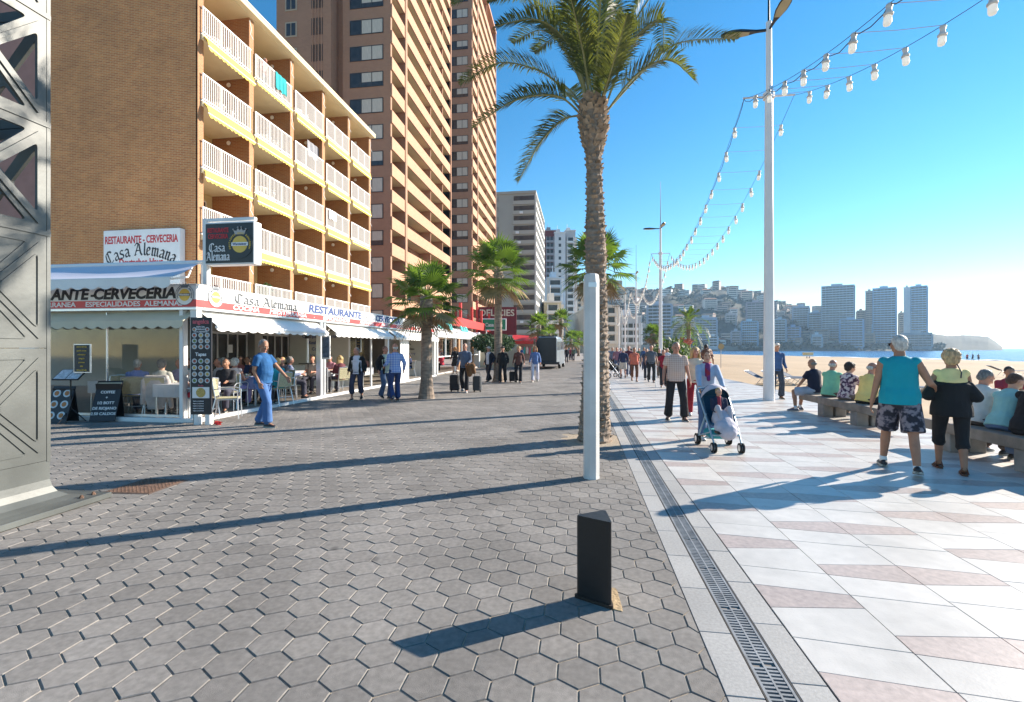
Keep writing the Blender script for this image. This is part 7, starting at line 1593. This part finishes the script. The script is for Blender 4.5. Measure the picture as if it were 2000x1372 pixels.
# ---- terrace furniture and diners
m_wick = mat('woven_beige_seat', (.42, .38, .24), .85, .2, 40, .3, 120)
def cafe_chair_meshes():
    fr = MB()
    for s_ in (-1, 1):
        fr.tube([(s_*.23, .24, 0), (s_*.22, .22, .44), (s_*.245, .22, .62), (s_*.25, .12, .665), (s_*.25, -.15, .665), (s_*.23, -.22, .66)], .013, 6); fr.tube([(s_*.24, -.30, 0), (s_*.215, -.20, .44), (s_*.21, -.27, .88)], .013, 6); fr.tube([(s_*.22, .22, .43), (s_*.215, -.2, .43)], .012, 6)
    fr.tube([(-.22, .22, .43), (.22, .22, .43)], .012, 6); fr.tube([(-.235, -.25, .22), (.235, -.25, .22)], .009, 6); fr.tube([(-.21, -.27, .88), (0, -.29, .90), (.21, -.27, .88)], .013, 6)
    se = MB(); se.box(-.21, .21, -.2, .22, .44, .465, b=.01); bk = MB(); n = 6
    for i in range(n): z0 = .50+.385*i/n; z1 = .50+.385*(i+1)/n; bk.box(-.205, .205, -.225-.05*(z0-.5)/.38-.012, -.21-.05*(z0-.5)/.38, z0, z1, b=.004)
    return fr.mesh('frame', m_alu), se.mesh('seat', m_wick), bk.mesh('backrest', m_wick)
cfm = cafe_chair_meshes(); gch = 'woven chairs on the restaurant terrace'
def cafe_chair(x, y, rz, label, z=.05): t = empty('cafe_chair', (x, y, z), R(rz), label, 'chair', gch); [inst(n_, m_, t) for n_, m_ in zip(('frame', 'seat', 'backrest'), cfm)]; return t
def cafe_table(x, y, label, c, z=.05, w_=.45):
    t = empty('dining_table', (x, y, z), 0, label, 'table', 'dining tables on the terrace'); mb = MB(); mb.box(-w_, w_, -w_, w_, .70, .73, b=.008); mb.build('tabletop', m_white, t)
    for sx in (-1, 1):
        for sy in (-1, 1): mb = MB(); mb.bar((sx*(w_-.05), sy*(w_-.05), .7), (sx*(w_-.04), sy*(w_-.04), 0), .035); mb.build('leg', m_alu, t)
    mb = MB(); n = 12; mb.box(-w_-.01, w_+.01, -w_-.01, w_+.01, .731, .737); P_ = [(-1, -1), (1, -1), (1, 1), (-1, 1)]
    for (a, b), (c_, d) in zip(P_, P_[1:]+P_[:1]):
        for i in range(n):
            u0, u1 = i/n, (i+1)/n; q = w_+.012
            def pp(u): return V(((a+(c_-a)*u)*q, (b+(d-b)*u)*q, 0))
            o0 = pp(u0)*(1+.02*sin(u0*25)); o1 = pp(u1)*(1+.02*sin(u1*25)); mb.add([pp(u0)+V((0, 0, .736)), pp(u1)+V((0, 0, .736)), o1+V((0, 0, .45)), o0+V((0, 0, .45))], [(0, 3, 2, 1)]); mb.add([pp(u0)*.99+V((0, 0, .736)), pp(u1)*.99+V((0, 0, .736)), o1*.99+V((0, 0, .45)), o0*.99+V((0, 0, .45))], [(0, 1, 2, 3)])
    tc = mb.build('tablecloth', cloth(c, 'tablecloth', .04), None, loc=(x, y, z)); tag(tc, label.replace('table ', 'tablecloth '), 'tablecloth', 'tablecloths on the terrace'); rr = random.Random(hash_(label))
    for i in range(4):
        gx_, gy_ = x+rr.uniform(-.3, .3), y+rr.uniform(-.3, .3); g_ = MB(); kk = i % 2
        if kk: g_.lathe([(.025, 0), (.03, .10), (.029, .10), (.024, .005)], 10); o = g_.build('drinking_glass', m_glass, None, loc=(gx_, gy_, z+.738)); tag(o, 'drinking glass on the '+label, 'glass', 'glasses on the terrace tables')
        else: g_.lathe([(.06, 0), (.10, .012), (.105, .018), (.06, .006)], 16); o = g_.build('dinner_plate', m_white, None, loc=(gx_, gy_, z+.738)); tag(o, 'white plate on the '+label, 'plate', 'plates on the terrace tables')
T_S = [(440, 10.9, .0, 'table with a white cloth just right of the tall menu board', (.62, .62, .66)), (579, 13.0, 0, 'table with a lilac-blue cloth behind the blue T-shirted man', (.28, .32, .55)), (238, 12.05, 0, 'table with a white cloth behind the clear side screen', (.6, .6, .62)), (655, 17., 0, 'table with a white cloth near the printed screen', (.6, .6, .62)), (700, 19.5, 0, 'table with a white cloth at the second printed screen', (.6, .6, .62))]
tp = []
for px, d, _, lb, c in T_S: x, y = on_ground(px, d); x = min(x, TX-.75); tp.append((x, y)); cafe_table(x, y, lb, c)
gd = 'diners on the restaurant terrace'
def diner(x, y, face, label, sk_, hair, top, bottom=('trousers', (.04, .04, .06)), ch=True, fem=False, H=1.66, g=.2, cl=None, vox=.016, **k):
    person(label, (x, y, .05), face, H, sk_, hair, top, bottom, sit=.53, vox=vox, group=gd, female=fem, girth=g, hands=k.pop('hands', [(-.15, .36, .78), (.15, .36, .78)]), **k)
    if ch: r_ = R(face); cafe_chair(x+sin(r_)*.04, y-cos(r_)*.04, face, cl or ('beige woven chair under the '+label))
x0, y0 = tp[0]
diner(x0+.72, y0-.40, 62, 'ginger-haired woman in black and red skirt beside the tall menu board', 'red', ('curly', 'ginger'), ('short', m_blk), ('skirt', (.5, .03, .04)), fem=True, cl='beige woven chair of the woman in black and red', vox=.012)
diner(x0-.5, y0+.75, 190, 'woman in a white top facing out at the first table', 'red', ('short', 'dark'), ('short', (.6, .6, .6)), fem=True, cl='woven chair of the woman in white at the first table')
diner(x0+.3, y0+.85, 200, 'dark-haired person in black at the first table', 'tan', ('short', 'dark'), ('long', (.02, .02, .025)), cl='woven chair of the dark-haired person at the first table')
x1, y1 = tp[1]
diner(x1+.1, y1-.78, 0+8, 'woman in a white cap and pale pink vest with her back to the street', 'red', ('curly', 'white'), ('vest', (.62, .52, .50)), ('trousers', (.3, .22, .4)), fem=True, cl='woven chair of the woman in the pale pink vest')
diner(x1+.85, y1-.1, 75, 'person in a turquoise jacket beside the front post', 'red', ('short', 'blond'), ('long', (.02, .30, .38)), cl='woven chair of the person in turquoise')
diner(x1-.75, y1-.15, -80, 'woman in black and white print at the lilac-clothed table', 'red', ('short', 'white'), ('short', m_flor), fem=True, cl='woven chair of the woman in black and white print')
diner(x1-.4, y1+.8, 190, 'ginger-haired man in a dark shirt behind the lilac-clothed table', 'red', ('short', 'ginger'), ('short', (.10, .05, .05)), cl='woven chair of the ginger-haired man')
diner(x1+.35, y1+.85, 180, 'blond woman holding a cup behind the lilac-clothed table', 'red', ('short', 'blond'), ('short', (.16, .12, .12)), fem=True, cl='woven chair of the blond woman with the cup')
diner(x1-1.1, y1+1.3, 170, 'man in dark blue sitting deep inside the terrace', 'tan', ('short', 'dark'), ('long', (.02, .04, .12)), cl='woven chair of the man in dark blue')
cafe_chair(x0+1.32, y0-.35, -60, 'empty beige woven chair between the red skirt and the blue T-shirt'); cafe_chair(x1-.5, y1-1.25, 20, 'empty woven chair behind the walking man in blue')
x2, y2 = tp[2]
pp_ = ony(268, 9.72); diner(pp_[0], pp_[1], 30, 'white-haired man in a pale blue shirt behind the clear screen', 'red', ('short', 'white'), ('long', (.20, .28, .62)), cl='metal chair of the man in pale blue', vox=.013)
pp_ = ony(316, 9.74); diner(pp_[0], pp_[1], 18, 'grey-haired woman in a pale knitted top behind the clear screen', 'fair', ('curly', 'grey'), ('long', cloth((.42, .42, .38), 'pale_knit')), fem=True, g=.35, cl='chair hung with a pale cardigan behind the clear screen', vox=.013)
pk = ony(314, 9.68); t = empty('cardigan', (pk[0], pk[1], .05), R(18), 'pale beige cardigan hanging over the chair of the grey-haired woman', 'cardigan'); mb = MB()
caps(mb, (-.2, -.18, .88), (.2, -.18, .88), .06, .06); ring_loft(mb, [(V((0, -.2, .16)), V((1, 0, 0)), V((0, 1, 0)), .17, .05), (V((.02, -.2, .45)), V((1, 0, 0)), V((0, 1, 0)), .24, .06), (V((0, -.19, .75)), V((1, 0, 0)), V((0, 1, 0)), .23, .07), (V((0, -.18, .90)), V((1, 0, 0)), V((0, 1, 0)), .18, .06)]); caps(mb, (.24, -.2, .8), (.33, -.22, .22), .065, .05); caps(mb, (-.24, -.2, .8), (-.27, -.2, .3), .06, .05); remesh(mb.build('cloth', cloth((.45, .42, .42), 'beige_knit'), t), .014, 3)
pp_ = on_ground(352, 11.9); diner(pp_[0], pp_[1], 175, 'woman in lilac deeper behind the clear screen', 'red', ('short', 'ginger'), ('short', (.35, .28, .42)), fem=True, cl='chair of the woman in lilac'); pp_ = on_ground(372, 12.2); diner(pp_[0], pp_[1], 185, 'person in teal and yellow just left of the menu board', 'red', ('bob', 'brown'), ('short', (.10, .30, .32)), cl='chair of the person in teal')
pp_ = ony(350, 9.75); cafe_chair(pp_[0]+.1, pp_[1], 160, 'empty chair behind the clear screen next to the corner'); pp_ = ony(222, 9.8); cafe_chair(pp_[0], pp_[1], 200, 'empty metal chair left of the man in pale blue')
for i_, (px, d, f_, hc_, hs_, c_, nm_) in enumerate(((428, 12.6, 150, 'grey', 'short', (.5, .5, .55), 'grey-haired person in pale grey'), (448, 13.4, 30, 'dark', 'short', (.02, .02, .03), 'dark-haired person in black'), (470, 14.6, 200, 'brown', 'bob', (.35, .12, .12), 'brown-haired woman in brick red'), (500, 15.2, 170, 'white', 'short', (.16, .2, .3), 'white-haired man in slate blue'), (548, 15.8, 10, 'dark', 'short', (.03, .03, .04), 'man in charcoal'), (610, 16.6, 190, 'blond', 'short', (.5, .42, .36), 'blond person in beige'), (590, 14.6, -60, 'grey', 'curly', (.30, .34, .5), 'curly grey-haired woman in lavender'))):
    x_, y_ = on_ground(px, d); diner(min(x_, TX-.6), y_, f_, nm_+' at a table inside the terrace', 'red', (hs_, hc_), ('short' if i_ % 2 else 'long', c_), cl='woven chair of the '+nm_, vox=.02)
x_, y_ = on_ground(460, 13.9); cafe_table(x_, y_, 'table with a white cloth in the middle of the terrace', (.6, .6, .62)); x_, y_ = on_ground(560, 16.8); cafe_table(x_, y_, 'table with a white cloth at the back of the terrace', (.6, .6, .62))
x3, y3 = tp[3]; diner(x3+.8, y3-.5, 60, 'fair-haired woman in maroon behind the woman with the cardigan', 'red', ('long', 'blond'), ('long', (.12, .03, .04)), fem=True, cl='woven chair of the woman in maroon'); diner(x3-.3, y3+.8, 180, 'person in a pink top deep in the terrace by the printed screen', 'red', ('short', 'grey'), ('short', (.45, .2, .25)), cl='woven chair of the person in pink')
pp_ = onx(800, TX-.7); diner(pp_.x, pp_.y, 110, 'dark-haired woman in a navy jacket sitting alone by the second printed screen', 'tan', ('short', 'dark'), ('long', (.02, .03, .08)), ('trousers', (.10, .20, .42)), fem=True, cl='woven chair of the woman in navy'); pp_ = onx(783, TX-.5); cafe_chair(pp_.x, pp_.y-.2, -20, 'empty woven chair before the second printed screen')
# ---- pushchair with child
q = G(1406, 877); PC = empty('pushchair', (q.x, q.y, 0), R(183), 'blue and grey pushchair with a pale foot cover, pushed towards the viewer', 'pushchair')
m_pbl = cloth((.015, .09, .17), 'pushchair_blue'); m_pgr = cloth((.46, .44, .50), 'pushchair_grey'); m_pfr = mat('pushchair_frame', (.35, .48, .56), .4, .05, 3, metal=.3)
# local: +y = travel direction, front wheels y=+.35, rear y=-.38
for nm_, (x, y, r_) in {'a': (-.22, .36, .085), 'b': (.22, .36, .085), 'c': (-.27, -.36, .10), 'd': (.27, -.36, .10)}.items():
    mb = MB()
    for s_ in (-.022, .022): mb.lathe([(r_*.6, -.012), (r_, -.012), (r_, .012), (r_*.6, .012)], 18, m=TR(x+s_, y, r_, 0, 0, R(90)))
    wh_ = mb.build('wheel', m_tyre, PC); mb = MB(); mb.lathe([(r_*.6, -.036), (r_*.6, .036)], 14, m=TR(x, y, r_, 0, 0, R(90))); mb.build('hub', m_alu, wh_)
mb = MB()
for s_ in (-1, 1):
    mb.tube([(s_*.27, -.36, .12), (s_*.25, -.05, .48), (s_*.24, .02, .60)], .015, 8); mb.tube([(s_*.22, .36, .17), (s_*.23, .20, .36), (s_*.25, -.25, .80), (s_*.24, -.46, 1.00)], .016, 8); mb.tube([(s_*.22, .36, .17), (s_*.22, .36, .08)], .014, 6); mb.tube([(s_*.26, -.34, .16), (s_*.23, .22, .32)], .012, 6)
mb.tube([(-.24, -.46, 1.0), (0, -.49, 1.02), (.24, -.46, 1.0)], .018, 8); mb.tube([(-.22, .30, .28), (.22, .30, .28)], .014, 6); mb.tube([(-.27, -.36, .12), (.27, -.36, .12)], .012, 6); mb.build('frame', m_pfr, PC)
mb = MB(); mb.box(-.20, .20, -.16, .20, .42, .47, b=.02); vs = [(-.21, -.14, .44), (.21, -.14, .44), (.21, -.36, .88), (-.21, -.36, .88)]; mb.add(vs+[(x, y-.04, z) for x, y, z in vs], [(0, 1, 2, 3), (7, 6, 5, 4), (0, 4, 5, 1), (1, 5, 6, 2), (2, 6, 7, 3), (3, 7, 4, 0)])
for s_ in (-1, 1): mb.add([(s_*.21, .18, .44), (s_*.21, -.16, .44), (s_*.22, -.36, .88), (s_*.22, -.22, .88), (s_*.22, -.05, .66)], [(0, 1, 2, 3, 4), (4, 3, 2, 1, 0)])
mb.build('seat', m_pbl, PC)
mb = MB(); n = 10; ms = 7                       # hood: spherical shell
for lay in (0, 1):
    r_ = .30-.012*lay; v0 = len(mb.v)
    for i in range(n+1):
        a = R(52)+R(135)*i/n
        for j in range(ms*2+1): b = -pi/2+pi*j/(ms*2); mb.v.append((.245*sin(b)*(1-.04*lay), -.28+r_*cos(b)*cos(a), .80+r_*cos(b)*sin(a)*1.0))
    for i in range(n):
        for j in range(ms*2): q_ = v0+i*(ms*2+1)+j; f = (q_, q_+1, q_+ms*2+2, q_+ms*2+1); mb.f.append(f if lay else f[::-1]); mb.mi.append(1 if (lay or 2 < i < 8) else 0)
mb.build('hood', [m_pgr, m_pbl], PC, smooth=True)
mb = MB(); caps(mb, (0, .10, .52), (0, .38, .36), .17, .15, 12); mb.ball((0, .30, .42), (.20, .17, .13), 12); remesh(mb.build('foot_cover', m_pgr, PC), .012, 3)
mb = MB(); mb.ball((0, .32, .335), (.195, .17, .05), 14); mb.build('cover_trim', m_black, PC); mb = MB(); mb.box(-.2, .2, -.28, .12, .18, .32, b=.04); mb.build('basket', cloth((.02, .30, .36), 'turquoise_basket'), PC)
mb = MB(); caps(mb, (-.24, -.44, .95), (-.26, -.46, .55), .05, .10); remesh(mb.build('hanging_bag', cloth((.5, .48, .42), 'cream_bag'), PC), .014, 2)
PC.scale = (.92, .92, .92); pt_ = PC.location+V((0, .03, 0))
person('blond toddler in a navy jacket and green shirt sitting in the pushchair', (pt_.x, pt_.y, .30), 183, .96, 'fair', ('short', 'blond'), ('long', cloth((.015, .02, .05), 'navy_jacket')), ('trousers', (.4, .38, .42)), (.02, .025, .05), sit=.23, feet=[(-.14, .50, .18, 5), (.10, .55, .24, -5)], lean=-8, head=(10, -14), vox=.009, facef=True, scarf=(.30, .03, .05), girth=.2)
# distant pushchair and bicycle beside the big trunk
def wheel(r_, x, y, z, parent, nm='wheel', w_=.025): mb = MB(); n = 22; [mb.bar((x, y+r_*cos(2*pi*i/n), z+r_*sin(2*pi*i/n)), (x, y+r_*cos(2*pi*(i+1)/n), z+r_*sin(2*pi*(i+1)/n)), w_) for i in range(n)]; [mb.bar((x, y, z), (x, y+r_*cos(2*pi*i/10), z+r_*sin(2*pi*i/10)), .004) for i in range(10)]; return mb.build(nm, m_tyre, parent)
q = G(1196, 738); PB = empty('pushchair', (q.x, q.y, 0), R(120), 'dark pushchair seen beyond the big palm trunk', 'pushchair'); [wheel(.11, x, y, .11, PB, w_=.04) for x in (-.22, .22) for y in (-.35, .35)]
mb = MB(); [mb.tube([(s_*.22, -.35, .11), (s_*.22, .1, .6), (s_*.2, .45, 1.02)], .015, 6) for s_ in (-1, 1)]; [mb.tube([(s_*.22, .35, .11), (s_*.22, -.1, .6)], .015, 6) for s_ in (-1, 1)]; mb.tube([(-.2, .45, 1.02), (.2, .45, 1.02)], .015, 6); mb.build('frame', m_alu, PB); mb = MB(); caps(mb, (0, -.25, .5), (0, .1, .6), .2, .2); caps(mb, (0, .1, .6), (0, .3, .95), .2, .14); remesh(mb.build('seat', m_blk, PB), .02, 2)
q = G(1187, 768); BK = empty('bicycle', (q.x-.1, q.y, 0), R(-12), 'bicycle standing partly hidden behind the big palm trunk', 'bicycle'); wheel(.33, 0, .5, .33, BK); wheel(.33, 0, -.5, .33, BK)
mb = MB(); [mb.tube(l, .015, 6) for l in ([(0, -.5, .33), (0, -.15, .3), (0, .35, .75), (0, .38, .95)], [(0, -.15, .3), (0, -.25, .85)], [(0, -.5, .33), (0, -.22, .75), (0, .33, .78)], [(0, .5, .33), (0, .36, .8)])]; mb.build('frame', m_grey, BK); mb = MB(); mb.tube([(-.28, .30, 1.0), (0, .38, .97), (.28, .30, 1.0)], .014, 6); mb.build('handlebar', m_black, BK); mb = MB(); mb.ball((0, -.27, .88), (.07, .13, .035), 10); mb.build('saddle', m_black, BK)
